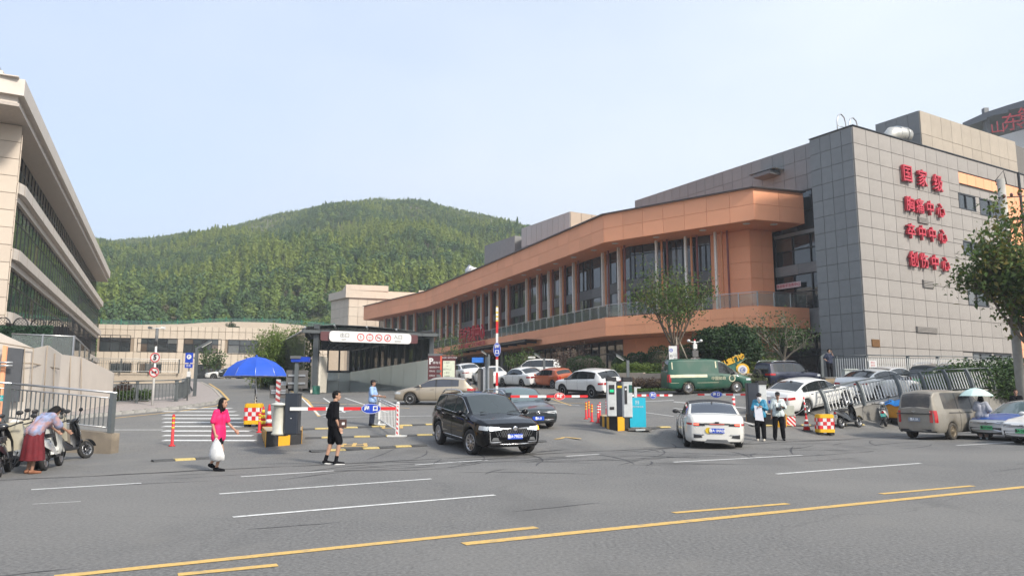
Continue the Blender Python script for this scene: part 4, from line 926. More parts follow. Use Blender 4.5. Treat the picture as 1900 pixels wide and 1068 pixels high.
m = MB(); m.prism([(Q1 + Vector((.05, .1, 0))).xy, (Qr + Vector((0, .1, 0))).xy, (Qr + Vector((-3, 12, 0))).xy, (Ql + Vector((.1, 6, 0))).xy], 1.5, zz1 - .02); m.build('wall', M_BEJ, BB)
za = at(648, 530, 140).z; m = MB(); o_ = Vector((-.5, -.6, 0))
m.prism([(Q1 + o_).xy, (Qr + Vector((0, -.6, 0))).xy, (Qr + Vector((-3, 12, 0))).xy, (Ql + Vector((-.6, 0, 0))).xy], zz1, (za + zz1) / 2 + .3); m.build('parapet', M_BE, BB)
m = MB(); m.prism([(Q1 + o_).xy, (Q1 + Vector((7, 1.7, 0))).xy, (Q1 + Vector((6, 8, 0))).xy, (Ql + Vector((1, 4, 0))).xy], (za + zz1) / 2 + .3, za + .2); m.build('roof_block', M_BE, BB)
m = MB(); m.prism([(Qr + Vector((-5, -1.8, 0))).xy, (Qr + Vector((0, -.6, 0))).xy, (Qr + Vector((-1, 5, 0))).xy, (Qr + Vector((-6, 4, 0))).xy], (za + zz1) / 2 + .31, za - .3); m.build('roof_block', M_BE, BB)
# -- GARAGE CANOPY
GC = thing('garage_canopy', 'glass roofed car park entrance canopy on dark steel frames', 'canopy', tuple(gy(690, 58)), world=True)
M_FROST = pm('pale_green_glass_wall', (.90, .93, .90), .25, var=.03, scale=1, rnd=.03); M_DST = pm('dark_steel', (.085, .095, .10), .45, metal=.3); M_RGF = glass('canopy_glass', (.85, .94, .92), alpha=.14); _t = M_FROST.node_tree; _tr = _t.nodes.new('ShaderNodeBsdfTranslucent'); _tr.inputs[0].default_value = (.92, .95, .92, 1); _mx = _t.nodes.new('ShaderNodeMixShader'); _mx.inputs[0].default_value = .4; _t.links.new(_t.nodes['Principled BSDF'].outputs[0], _mx.inputs[1]); _t.links.new(_tr.outputs[0], _mx.inputs[2]); _t.links.new(_mx.outputs[0], _t.nodes['Material Output'].inputs[0])
fl_, fr_ = GFL, GFR; zf = 1.75
ft, zr_ = at(579, 612, 52).z, at(800, 622, 55.5).z; ztop = (ft + zr_) / 2
A_, B_ = XY(fl_), XY(fr_); Cb, Db = XY(GBR), XY(GBL_)
zb2 = gz(0, 70) - .2
def wallq(a, b, za0, zb0, za1, zb1, n, name, mat, th=.15):
 for i in range(n):
  p, q = a.lerp(b, i / n), a.lerp(b, (i + 1) / n); e = (q - p).normalized() * .015; p = p + e; q = q - e
  l_ = lambda x, y: x + (y - x)
  z0p, z0q = za0 + (zb0 - za0) * i / n, za0 + (zb0 - za0) * (i + 1) / n; z1p, z1q = za1 + (zb1 - za1) * i / n, za1 + (zb1 - za1) * (i + 1) / n
  MB().extr([(p.x, p.y, z0p), (q.x, q.y, z0q), (q.x, q.y, z1q), (p.x, p.y, z1p)], Vector((-(q - p).y, (q - p).x, 0)).normalized() * -th).build(name, mat, GC)
zBt, zCt = at(800, 666, 55.5).z, at(650, 690, 73).z; zDt = zCt
wallq(B_, Cb, 1.0, -.6, zBt, zCt, 7, 'wall_panel', M_FROST); wallq(Cb, Db, -.6, -.6, zCt, zDt, 3, 'wall_panel', M_FROST)
MB().prism([(A_ + Vector((-.1, 0, 0))).xy, (A_ + Vector((.5, .2, 0))).xy, (A_ + Vector((.6, 1.6, 0))).xy, (A_ + Vector((0, 1.6, 0))).xy], .8, at(585, 660, 52).z).build('pier', pm('pale_render', (.58, .54, .47), .7), GC)
m = MB(); a, b = A_ + Vector((.3, 1.5, 0)), Db; 
wallq(a, b, 1.0, -.6, at(585, 690, 53).z, zDt, 3, 'side_panel', M_FROST)
for i in range(13):
 t = i / 12; p = B_.lerp(Cb, t); zt = zBt + (zCt - zBt) * t; zu = ztop - .2; piece('post', (p.x, p.y, (zt + zu) / 2), (.16, .28, 1), math.atan2((Cb - B_).y, (Cb - B_).x), M_DST, GC).scale = (1, 1, zu - zt)
 if i < 12:
  q = B_.lerp(Cb, (i + 1) / 12); MB().extr([(p.x, p.y, zt), (q.x, q.y, zt), (q.x, q.y, zu), (p.x, p.y, zu)], (.03, .03, 0)).build('side_pane', M_RGF, GC)
for i in range(4): p = Cb.lerp(Db, i / 3); piece('post', (p.x, p.y, (zCt + ztop) / 2), (.14, .14, ztop - zCt), 0, M_DST, GC)
m = MB(); 
for a, b in ((B_, Cb), (Cb, Db)): A2, d, Lg, n2, rz = wallframe(a, b); c = A2 + d * Lg / 2; 
m.tube([(Cb.x, Cb.y, zCt + .05), (Db.x, Db.y, zDt + .05)], .12, 6); m.build('sill', M_GREYP, GC)
piece('front_post', (A_.x + .2, A_.y, (ztop + 2.6) / 2), (.35, .35, ztop - 2.6 + .9), 0, M_DST, GC); piece('front_post', (B_.x, B_.y, (ztop + zBt) / 2), (.3, .3, ztop - zBt), 0, M_DST, GC)
A2_, B2_ = A_ + Vector((-.6, -.9, 0)), B_ + Vector((.5, -.9, 0)); rz_ = ztop
m = MB(); 
for i in range(9): t = i / 8; p, q = A2_.lerp(B2_, t), Db.lerp(Cb, t); bb = MB().extr([(p.x, p.y, rz_), (p.x + .12, p.y, rz_), (p.x + .08, p.y, rz_ - .16), (p.x, p.y, rz_ - .16)], (q.x - p.x, q.y - p.y, 0)).build('roof_beam', M_DST, GC)
for i in range(8): t = i / 7; p, q = A2_.lerp(Db, t), B2_.lerp(Cb, t); bb = MB().extr([(p.x, p.y, rz_ + .02), (p.x, p.y + .1, rz_ + .02), (p.x, p.y + .1, rz_ - .2), (p.x, p.y, rz_ - .2)], (q.x - p.x, q.y - p.y, 0)).build('roof_purlin', M_DST, GC)
MB().prism([A2_.xy, B2_.xy, Cb.xy, Db.xy], rz_ + .06, rz_ + .12).build('roof_glass', glass('roof_glass', (.95, .98, .98), alpha=.03), GC)
up_ = [at(u, v - 1.5, 52.6 + k * .9) for k, (u, v) in enumerate(((566, 608), (620, 604), (680, 607), (735, 612), (802, 621)))]
for a, b in zip(up_[:-1], up_[1:]): MB().extr([a, b, b + Vector((0, 1.2, -.3)), a + Vector((0, 1.2, -.3))], (0, .02, .04)).build('roof_edge_glass', M_RGF, GC); MB().tube([a, a + Vector((0, 1.6, -.55))], .06, 5).build('glass_rib', M_STEEL, GC)
la, lb_ = at(566, 611, 51.5), at(505, 645, 62); MB().extr([la, lb_, lb_ - Vector((0, 0, 2.0)), la - Vector((0, 0, 3.3))], (.04, 0, 0)).build('side_glass', M_RGF, GC); MB().tube([la, lb_], .06, 6).build('side_rail', M_STEEL, GC)
sa, sb = at(611, 628, 50.6), at(763, 633, 53.4); szt = at(611, 613, 50.6).z; szb = sa.z - .18; dS = XY(sb) - XY(sa); Ls = dS.length; dS.normalize(); nS = Vector((dS.y, -dS.x, 0))
SG = thing('garage_sign', 'white rounded sign board on the garage canopy reading exit and entrance', 'sign', tuple(XY(sa).lerp(XY(sb), .5) + Vector((0, 0, szb))), world=True)
def rrect(w_, h_, r, n=5):
 P = []
 for cx, cy, a0 in ((w_ / 2 - r, h_ / 2 - r, 0), (-w_ / 2 + r, h_ / 2 - r, 90), (-w_ / 2 + r, -h_ / 2 + r, 180), (w_ / 2 - r, -h_ / 2 + r, 270)):
  for i in range(n + 1): t = R(a0 + 90 * i / n); P.append((cx + r * math.cos(t), cy + r * math.sin(t)))
 return P
hS = szt - szb; mid = XY(sa).lerp(XY(sb), .5); mid.z = (szt + szb) / 2; Ms = face(mid, nS)
def signplate(M, poly, th, name, mat, par): 
 m = MB(); P = [M @ Vector((x, y, 0)) for x, y in poly]; nn = (M.to_3x3() @ Vector((0, 0, 1))); m.extr(P, nn * -th); return m.build(name, mat, par)
M_SW = pm('sign_white', (.66, .66, .65), .4, var=.02); M_MAR = pm('maroon', (.085, .02, .024), .5); M_SBK = pm('sign_grey_text', (.12, .12, .13), .5); M_SR = pm('sign_red', (.55, .03, .04), .4)
signplate(Ms @ Matrix.Translation((0, 0, -.15)), rrect(Ls + 1.1, hS * .85, .1), .2, 'end_caps', M_MAR, SG); signplate(Ms, rrect(Ls, hS, .25), .18, 'board', M_SW, SG)
def onS(x, y): return Ms @ Matrix.Translation((x, y, .012))
text('出口', .34, M_SBK, SG, onS(-Ls * .32, .08), .004); text('EXIT', .15, M_SBK, SG, onS(-Ls * .33, -.22), .004)
text('入口', .34, M_SBK, SG, onS(Ls * .33, .08), .004); text('ENTRY', .15, M_SBK, SG, onS(Ls * .33, -.22), .004)
def ring(M, r0, r1, name, mat, par, n=24):
 m = MB(); V = [M @ Vector((r * math.cos(2 * PI * i / n), r * math.sin(2 * PI * i / n), 0)) for r in (r0, r1) for i in range(n)]
 m.add(V, [(i, (i + 1) % n, n + (i + 1) % n, n + i) for i in range(n)]); return m.build(name, mat, par)
def flat(M, poly, name, mat, par): m = MB(); m.add([M @ Vector((x, y, 0)) for x, y in poly], [tuple(range(len(poly)))]); return m.build(name, mat, par)
for k, x in enumerate((-.13, -.02, .09, .20)):
 c = onS(Ls * x, 0); ring(c, .20, .26, 'red_ring', M_SR, SG)
 if k == 0: text('5', .3, M_SBK, SG, c, .004)
 elif k == 1: text('2.2m', .13, M_SBK, SG, c, .004); flat(c, [(-.1, .24), (.1, .24), (0, .12)], 'arrow_mark', M_SR, SG); flat(c, [(-.1, -.24), (.1, -.24), (0, -.12)], 'arrow_mark', M_SR, SG)
 else:
  flat(c @ Matrix.Rotation(R(-40 if k == 2 else 45), 4, 'Z'), [(-.22, -.02), (.22, -.02), (.22, .02), (-.22, .02)], 'bar_mark', M_SR, SG)
  if k == 2: flat(c, [(-.12, -.03), (.12, -.03), (.12, .03), (-.12, .03)], 'horn_mark', M_SBK, SG)
  else: flat(c, [(-.05, -.12), (.05, -.12), (.03, .12), (-.03, .1)], 'smoke_mark', M_SBK, SG)
p = gy(587, 50.5); t = thing('green_bag', 'dark green bag standing by the garage wall', 'bag', tuple(p)); MB().grid([[(x * .25 + .03 * math.sin(z * 5), -.16 + .04 * math.sin(x * 4 + z * 3), z) for x in np.linspace(-1, 1, 8)] for z in np.linspace(0, .55, 7)]).build('net', pm('dark_green_net', (.015, .10, .075), .7, var=.4, scale=6), t); MB().box((0, 0, .25), (.4, .25, .5)).build('filling', pm('dark_green_fill', (.01, .07, .05), .8), t)
# ---- parking direction boards
def board(u, Y, w_, h_, ztop_v, label, cat='sign'):
 p = gy(u, Y); t = thing('direction_board', label, cat, tuple(p)); return t, p
PB, p = board(807, 50, 1, 2.6, 0, 'maroon parking direction board with a large white P')
hB = at(807, 660, 50).z - p.z; MB().box((0, 0, hB / 2), (.95, .12, hB)).build('board', M_MAR, PB); MB().box((0, 0, hB + .08), (.97, .14, .14)).build('cap', M_GREYP, PB)
F = lambda x, z: Matrix.Translation((x, -.066, z)) @ Matrix.Rotation(PI / 2, 4, 'X')
text('P', .55, M_SW, PB, F(-.28, hB - .36), .002, bold=.02); text('停车场', .2, M_SW, PB, F(.12, hB - .46), .002); text('国际医疗中心', .13, M_SW, PB, F(0, hB - .75), .002)
for k in range(2): text('空车位', .13, M_SW, PB, F(-.2, hB - 1.0 - .3 * k), .002); MB().box((.25, -.07, hB - 1.0 - .3 * k), (.3, .02, .16)).build('display', M_GREYP, PB)
PM, p2_ = board(832, 50, 1, 2.6, 0, 'pale campus map board with maroon header and orange edge')
MB().box((0, 0, hB / 2), (.9, .12, hB)).build('frame', M_MAR, PM); MB().box((.02, -.07, hB / 2 - .12), (.78, .02, hB - .4)).build('map_face', pm('map_cream', (.62, .66, .52), .5), PM); MB().box((-.5, 0, hB / 2), (.12, .14, hB + .05)).build('orange_edge', pm('red_orange', (.62, .10, .05), .45), PM)
text('山东省第一医科大学附属', .1, M_SW, PM, F(0, hB - .12), .002)
for k, s_ in enumerate(('1 急诊', '→', '医疗中心', '2 急诊', '住院部', '门诊部')): text(s_, .13, M_SBK, PM, Matrix.Translation((-.1, -.082, hB - .45 - .22 * k)) @ Matrix.Rotation(PI / 2, 4, 'X'), .002)
# -- VEGETATION
M_BARK = pm('bark', (.13, .10, .075), .9, var=.3, scale=12, bump=.3); M_BARKP = pm('pale_bark', (.30, .26, .21), .9, var=.25, scale=12, bump=.3)
LF_T = leafmat('tree_leaf', (.028, .065, .018), (.085, .14, .03), (.20, .16, .04)); LF_D = leafmat('dark_leaf', (.015, .04, .014), (.045, .09, .025)); LF_L = leafmat('lime_leaf', (.08, .14, .025), (.16, .22, .05))
LF_B = leafmat('bamboo_leaf', (.07, .13, .025), (.16, .22, .05)); LF_P = leafmat('purple_leaf', (.06, .035, .04), (.12, .08, .05), (.08, .12, .04)); LF_G = leafmat('grass_blade', (.05, .10, .02), (.10, .17, .04))
def bez(p, d, ln, n, curl, rs, up):
 pts = [p]; d = d.normalized()
 for i in range(n):
  d = (d + Vector((rs.gauss(0, curl), rs.gauss(0, curl), rs.gauss(0, curl) + up))).normalized(); p = p + d * (ln / n); pts.append(p)
 return pts, d
def tree(name, label, cat, loc, H, trunk_h, r0, spread, nb, leafn, lsize, lmat, bark=None, seed=1, levels=2, up=.08, crown_r=.55, ang=(30, 60), group=None, clump=.5, ldens=1.0, lean=0):
 rs = random.Random(seed); t = thing(name, label, cat, loc, group=group); m = MB(); tips = []
 tp, d = bez(Vector((0, 0, -.1)), Vector((lean, 0, 1)), trunk_h + .1, 5, .03, rs, .1)
 m.tube(tp, [r0 * (1.25 - .45 * i / 5) if i else r0 * 1.5 for i in range(6)], 9)
 top = tp[-1]
 def grow(p, d, ln, r, lev):
  pts, d2 = bez(p, d, ln, 5, .10, rs, up); m.tube(pts, [r * (1 - .55 * i / 5) for i in range(6)], 6 if lev < 2 else 4, caps=False)
  if lev >= 1: tips.extend(pts[2:])
  if lev < levels:
   for k in range(rs.choice([3, 4])):
    q = pts[rs.choice([2, 3, 4, 5])]; ax = d2.cross(Vector((rs.gauss(0, 1), rs.gauss(0, 1), rs.gauss(0, 1)))).normalized()
    nd = Matrix.Rotation(R(rs.uniform(20, 50)), 3, ax) @ d2; grow(q, nd, ln * rs.uniform(.45, .7), r * .5, lev + 1)
  tips.append(pts[-1])
 for k in range(nb):
  a = 2 * PI * k / nb + rs.uniform(-.3, .3); e = R(rs.uniform(*ang)); dv = Vector((math.cos(a) * math.sin(e), math.sin(a) * math.sin(e), math.cos(e)))
  b = tp[-1].lerp(tp[-2], rs.uniform(0, .9)); grow(b, dv, (H - trunk_h) * rs.uniform(.55, .85) * spread, r0 * .5, 0)
 m.build('trunk', bark or M_BARK, t)
 P = np.array([list(q) for q in tips]); rn = np.random.RandomState(seed)
 c = P[rn.randint(0, len(P), leafn)] + rn.normal(size=(leafn, 3)) * clump * np.array([1, 1, .8]); c = c[c[:, 2] > trunk_h * .75]
 link('crown', quads('crown', leaves(c, lsize, None, rn, up=.4, droop=.15), lmat), None, t); return t
def shrub(name, label, cat, loc, r, n, ls, lmat, seed=1, group=None, clumps=1, squash=1, stems=True):
 rn = np.random.RandomState(seed); t = thing(name, label, cat, loc, group=group); Cs = []; Os = []
 for k in range(clumps):
  if clumps == 1: c = (0, 0, r[2] * .9); rr3 = r
  else: c = (rn.uniform(-.65, .65) * r[0], rn.uniform(-.6, .6) * r[1], r[2] * rn.uniform(.5, 1.25)); rr3 = (r[0] * .5, r[1] * .6, r[2] * .6)
  q, d = blob(c, rr3, n // clumps, rn, .25 if clumps == 1 else .6); q = q + d * (.06 * np.sin(q[:, :1] * 9) + .05 * np.sin(q[:, 2:] * 11 + 1)); Cs.append(q); Os.append(d)
 C = np.concatenate(Cs); O = np.concatenate(Os); k = C[:, 2] > .02; link('foliage', quads('foliage', leaves(C[k], ls, O[k], rn), lmat), None, t)
 m = MB()
 for k in range(5): a = rn.uniform(0, 6.28); m.tube([(0, 0, -.1), (math.cos(a) * r[0] * .3, math.sin(a) * r[1] * .3, r[2] * .7), (math.cos(a) * r[0] * .6, math.sin(a) * r[1] * .6, r[2] * 1.2)], [.04, .025, .01], 5)
 if clumps == 1: m.ball((0, 0, r[2] * .88), (r[0] * .72, r[1] * .72, r[2] * .74), 12, 8)
 m.build('stems', M_BARK, t); return t
def G(u, Y, dz=0): p = gy(u, Y); return (p.x, p.y, p.z + dz)
M_RET = pm('beige_kerb_wall', (.42, .35, .28), .8, var=.1, scale=3, bump=.1); M_LAWN = pm('lawn_soil', (.07, .10, .03), .95, var=.3, scale=3)
bp_ = [gy(1150, 50), gy(1245, 47.5), gy(1340, 47.5), gy(1404, 48)]
RW = thing('planter_wall', 'low beige retaining wall in front of the shrubs and orange building', 'wall', tuple(bp_[1]), world=True)
for a, b in zip(bp_[:-1], bp_[1:]):
 n = max(2, round((b - a).length / 1.6))
 for i in range(n): c = a.lerp(b, (i + .5) / n); h = .95; piece('wall_block', (c.x, c.y, c.z + .42), ((b - a).length / n - .02, .3, 1.15), math.atan2(b.y - a.y, b.x - a.x), M_RET, RW)
q_ = [bp_[0], bp_[1], bp_[2], bp_[3], gy(1440, 56), gy(1400, 57.5) + Vector((0, -1, 0)), gy(1160, 62), gy(1090, 62)]
bed = MB(); zbm = [p.z + .9 for p in q_]; bed.add([(p.x, p.y, z) for p, z in zip(q_, zbm)], [tuple(range(8))]); o = bed.build('planting_bed', M_LAWN); kind(o, 'structure')
if o.data.polygons[0].normal.z < 0: o.data.flip_normals()
tree('tall_tree', 'tall slender airy young tree propped by poles before the balcony', 'tree', G(1258, 50, .8), 7.6, 2.0, .15, .82, 9, 5200, .18, LF_T, M_BARK, 11, 2, .13, ang=(8, 42), clump=.40)
PT = bpy.data.objects['tall_tree'].location
SP = thing('tree_prop', 'tripod of pale wooden poles propping the tall slender tree', 'tree prop', tuple(PT))
for a in (20, 140, 260): MB().tube([(1.3 * math.cos(R(a)), 1.3 * math.sin(R(a)), 0), (.1 * math.cos(R(a)), .1 * math.sin(R(a)), 2.5)], .05, 6).build('pole', M_BARKP, SP)
shrub('round_tree', 'broad dense dark green tree beside the yellow arrow sign', 'tree', G(1352, 50.5, 1.4), (2.15, 1.8, 1.75), 15000, .22, LF_D, 5, clumps=16)
tree('branching_tree', 'small wide branching pale barked tree right of the dense dark tree', 'tree', G(1455, 51, .5), 4.3, 1.4, .13, .95, 9, 1700, .17, LF_T, M_BARKP, 23, 2, .03, ang=(25, 62), clump=.25)
GRB = 'clipped round shrubs before the orange building'
for k, (u, Y, r, lab) in enumerate(((1087, 56, (1.5, 1.3, .8), 'clipped round shrub above the white suv'), (1155, 55, (.75, .7, .6), 'smallest clipped round shrub by the lamp post'), (1186, 54, (1.0, .95, .8), 'clipped round shrub left of the white banner sign'),
  (1226, 53, (1.2, 1.1, 1.0), 'big clipped round shrub directly behind the white banner sign'), (1276, 52, (1.15, 1.1, 1.1), 'clipped round shrub between banner sign and speed sign'), (1402 + 22, 54, (1.45, 1.2, .85), 'wide clipped round shrub under the small branching tree'), (1322, 52, (1.0, .9, .7), 'dark round shrub under the dense dark tree'))):
 shrub('round_shrub', lab, 'shrub', G(u, Y, .85 if u > 1100 else .6), r, 4200, .11, LF_D, 40 + k, group=GRB)
shrub('lime_hedge', 'low lime green hedge on the beige retaining wall', 'hedge', G(1213, 51.5, .85), (2.6, .8, .42), 5200, .12, LF_L, 60, clumps=14)
shrub('lime_hedge', 'lime green hedge right of the yellow arrow sign', 'hedge', G(1408, 49.5, .85), (1.6, .8, .65), 3600, .12, LF_L, 61, clumps=10)
shrub('purple_shrubs', 'straggly purple brown shrubs in front of the beige retaining wall', 'shrubs', G(1185, 47.5), (3.0, .7, .5), 5200, .12, LF_P, 62, clumps=16)
shrub('grey_green_shrub', 'grey green straggly shrub between green van and blue offroader', 'shrub', G(1386, 46), (1.7, .7, .7), 3800, .12, leafmat('grey_green_leaf', (.05, .07, .035), (.13, .15, .07)), 63, clumps=12)
shrub('yellow_hedge', 'yellow green low plants behind the yellow arrow sign', 'plants', G(1340, 50.5, .7), (1.5, .6, .6), 2500, .12, LF_L, 64, clumps=8)
for k, (u, Y, H, lab) in enumerate(((968, 66, 2.6, 'loose green sapling before the dark entrance glazing'), (1056, 60, 2.7, 'thin dry sapling beside the round shrub'), (816, 66, 4.6, 'slim sapling standing behind the parking boards'))):
 tree('sapling', lab, 'tree', G(u, Y), H, H * .25, .05, 1.0, 8, 900, .17, LF_T if k != 1 else LF_P, M_BARK, 70 + k, 1, .06, clump=.3, group='saplings by the entrance')
BA = thing('bamboo_clump', 'tall leafy bamboo clump between the blue umbrella and garage canopy', 'bamboo', G(527, 58), world=False)
m = MB(); rs = random.Random(5); tips = []
for k in range(46):
 x, y = rs.uniform(-2.3, 1.7), rs.uniform(-1, 1.5); h = rs.uniform(3.0, 4.9) * (1 + .06 * x); pts = [(x, y, 0), (x + rs.uniform(-.1, .1), y, h * .5), (x + rs.uniform(-.5, .5), y + rs.uniform(-.3, .3), h)]; m.tube(pts, [.03, .025, .01], 4, caps=False)
 for i in range(9): t = .25 + .75 * i / 8; tips.append((pts[0][0] + (pts[2][0] - x) * t * t, pts[0][1], h * t))
m.build('canes', pm('bamboo_cane', (.12, .14, .04), .6), BA)
P = np.array(tips); c = P[RNG.randint(0, len(P), 13000)] + RNG.normal(size=(13000, 3)) * np.array([.28, .28, .22]); link('foliage', quads('foliage', leaves(c, .26, None, RNG, aspect=.28, droop=.25), LF_B), None, BA)
for k, (u, Y, r, lab) in enumerate(((492, 61, (1.6, 1, .8), 'dark low shrubs along the kerb left of the bamboo'), (515, 57, (1.2, 1, .75), 'dark low shrubs at the foot of the bamboo'), (552, 55, (1.0, .8, .55), 'low dark shrub against the canopy pier'))):
 shrub('kerb_shrub', lab, 'shrub', G(u, Y), r, 3400, .15, LF_D, 80 + k, group='low shrubs below the bamboo', clumps=8)
shrub('wall_top_bush', 'single small dark bush on top of the pale curved wall', 'bush', tuple(at(438, 610, 112) - Vector((0, 0, .6))), (1.4, 1, .9), 900, .3, LF_D, 90, clumps=5)
for k, u in enumerate((150, 172, 196, 222, 243, 266)):
 shrub('railing_plant', ['rose like shrub behind the grey railing, first from the terrace wall', 'leafy shrub behind the grey railing, second from the terrace wall', 'leafy shrub behind the grey railing, third from the terrace wall', 'leafy shrub with reddish tips behind the railing left of the speed sign', 'low dark shrub behind the railing near the speed sign', 'low shrub behind the railing just left of the speed sign'][k], 'shrub', G(u, 41.5, .1), (.75, .5, .62 if k < 4 else .4), 1300, .12, LF_T if k % 3 else LF_P, 100 + k, group='shrubs behind the pavement railing', clumps=6)
tree('courtyard_tree', 'thin climbing shrub beside the beige building doorway', 'tree', G(388, 92), 4.0, .8, .07, 1, 7, 900, .3, LF_T, M_BARK, 120, 1, .1, clump=.35)
tree('street_tree', 'large leafy street tree with dark trunk at the right picture edge', 'tree', (22.55, 32.0, .3), 8.9, 2.9, .20, .78, 9, 14000, .24, LF_T, M_BARK, 7, 2, .13, ang=(10, 42), clump=.36)
shrub('big_bush', 'big feathery green bush behind the dirty minivan and white umbrella', 'bush', (24.6, 39.2, 1.0), (3.6, 1.3, 1.35), 15000, .18, leafmat('mid_leaf', (.025, .06, .016), (.065, .115, .03)), 130, clumps=22)
shrub('big_bush', 'taller leafy top of bush between the minivan and grey wall', 'bush', (26.0, 40.6, 1.1), (2.6, 1.2, 1.5), 8000, .18, LF_D, 131, clumps=14)
shrub('big_bush', 'dense bush at the right picture edge behind the taxis', 'bush', (28.3, 39.8, .8), (2.4, 1.2, 1.2), 8000, .18, LF_D, 132, clumps=14)
def grass(name, label, pts, n, h=.14):
 a, b, c, d = [Vector(p) for p in pts]; s = RNG.uniform(0, 1, (n, 2)); C = np.array([list(a.lerp(b, x).lerp(d.lerp(c, x), y)) for x, y in s]); C[:, 2] += h * .5
 o = link(name, quads(name, leaves(C, h * 1.4, None, RNG, aspect=.3, up=-.5), LF_G), None); tag(o, label, 'grass'); return kind(o, 'stuff')
grass('grass', 'strip of rough grass below the beige planter wall', (G(1150, 46.6), G(1405, 45.2), G(1405, 47.5), G(1150, 49.3)), 9000, .2)
grass('grass', 'lawn on the raised planting bed', (G(1165, 50.5, .9), G(1400, 48.5, .9), G(1400, 51, .9), G(1170, 53, .9)), 5000, .16)
# -- STREET FURNITURE
M_POLE = pm('grey_pole', (.13, .145, .15), .5, metal=.3); M_WP = pm('white_pole', (.66, .66, .64), .5); M_SWH = pm('white_plastic', (.68, .68, .66), .45)
M_REDW = stripemat('red_white_stripe', ((.62, .02, .03), (.72, .72, .70)), 1.0, 0); M_BL = pm('sign_blue', (.008, .05, .42), .35)
M_REDP = pm('red_plastic', (.58, .02, .025), .45); M_YEL = pm('reflective_yellow', (.70, .48, .02), .4); M_YBK = pm('island_yellow', (.72, .36, .015), .55, var=.08, scale=6, dirt=((.2, .13, .05), .6, .8, 5, .6)); M_IBK = pm('island_black', (.022, .022, .024), .6, var=.3, scale=8)
M_CONC = pm('concrete_top', (.40, .34, .24), .8, var=.15, scale=6); M_CAB = pm('black_cabinet', (.02, .026, .038), .38, coat=.3); M_GRC = pm('grey_cabinet', (.52, .54, .54), .45)
FX = lambda x, y, z: Matrix.Translation((x, y, z)) @ Matrix.Rotation(PI / 2, 4, 'X')
def disc(M, r, name, mat, par, th=.02, n=24, sx=1, sy=1):
 m = MB(); P = [M @ Vector((r * sx * math.cos(2 * PI * i / n), r * sy * math.sin(2 * PI * i / n), 0)) for i in range(n)]; m.extr(P, (M.to_3x3() @ Vector((0, 0, 1))).normalized() * -th); return m.build(name, mat, par)
def railing(name, label, pts, h, mat_post, mat_rail, mat_bal, post_sp, bal_sp, group=None, lean=0, bars='parts', base=.05, top=True, postw=.08, double=True, outv=None):
 t = thing(name, label, 'railing', tuple(pts[0]), group=group, world=True); rm = MB(); bm_ = MB()
 for k, (a, b) in enumerate(zip(pts[:-1], pts[1:])):
  d = b - a; Lg = d.length; rz = math.atan2(d.y, d.x); n = max(1, round(Lg / post_sp)); o = (outv or Vector((0, 0, 0))) * lean; rm_ = [h] + ([h - .16] if double else []) + [base + .08]
  for z in rm_: rm.tube([a + Vector((0, 0, z)) + o * (z / h) ** 2, b + Vector((0, 0, z)) + o * (z / h) ** 2], .035 if z == h else .022, 6)
  for i in range(n + (1 if k == len(pts) - 2 else 0)):
   p = a.lerp(b, i / n); q = MB().extr([p + o * f ** 2 + Vector((0, 0, h * f)) for f in ([0, .25, .5, .75, 1] if lean else [0, 1])] + [p + o * f ** 2 + Vector((0, 0, h * f)) + d.normalized() * (.0) + (outv.normalized() if outv else Vector((-d.y, d.x, 0)).normalized()) * (postw * 1.4) for f in ([1, .75, .5, .25, 0] if lean else [1, 0])], d.normalized() * postw)
   q.build('post', mat_post, t)
  m = round(Lg / bal_sp)
  for i in range(m):
   p = a.lerp(b, (i + .5) / m); z0, z1 = base + .08, h - (.16 if double else 0)
   A = p + Vector((0, 0, z0)) + o * (z0 / h) ** 2; B = p + Vector((0, 0, z1)) + o * (z1 / h) ** 2
   if bars == 'parts':
    Lb = (B - A).length; key = ('bal', round(Lb, 1), mat_bal.name)
    if key not in _BX: bw_ = .038 if mat_bal is M_SWH else .024; me = MB().box((0, 0, 0), (bw_, bw_, 1)).mesh('baluster'); me.materials.append(mat_bal); _BX[key] = me
    ob = link('baluster', _BX[key], None, t); ob.matrix_basis = Matrix.Translation((A + B) / 2) @ (B - A).to_track_quat('Z', 'Y').to_matrix().to_4x4() @ Matrix.Diagonal((1, 1, Lb, 1))
   else: bm_.tube([A, B], .014, 4, caps=False, smooth=False)
 rm.build('rails', mat_rail, t)
 if bars != 'parts' and bm_.v: kind(bm_.build('balusters', mat_bal, t), 'stuff')
 return t
wl = [Vector((-10.7, 19.9, 0)), Vector((-14.9, 21.9, 0)), Vector((-24, 26.5, 0))]
c0 = onz(205, 842, 0); wl[0] = Vector((c0.x, c0.y, 0)); wl[1] = at(0, 783, 22.3); wl[1].z = 0; wl[2] = wl[1] + (wl[1] - wl[0]) * 1.5
ztp = [at(205, 804, wl[0].y).z, at(0, 783, 22.3).z]; ztp.append(ztp[1] + .4)
CW = thing('concrete_wall', 'low stained concrete wall behind the scooters at the left', 'wall', tuple(wl[0]), world=True)
M_CW = pm('stained_concrete', (.20, .165, .125), .85, var=.2, scale=1.8, bump=.15, dirt=((.36, .30, .22), .55, .7, 1.2, .6))
for i in range(2):
 m = MB(); a, b = wl[i], wl[i + 1]; n_ = Vector((-(b - a).y, (b - a).x, 0)).normalized() * -.32
 if n_.y < 0: n_ = -n_
 m.prism([(a).xy, b.xy, (b + n_).xy, (a + n_).xy], -.2, [ztp[i], ztp[i + 1], ztp[i + 1], ztp[i]]); m.build('wall_section', M_CW, CW)
rp = [Vector((p.x + .15, p.y + .15, z)) for p, z in zip(wl, ztp)]
rp[0] = rp[0].lerp(rp[1], .05)
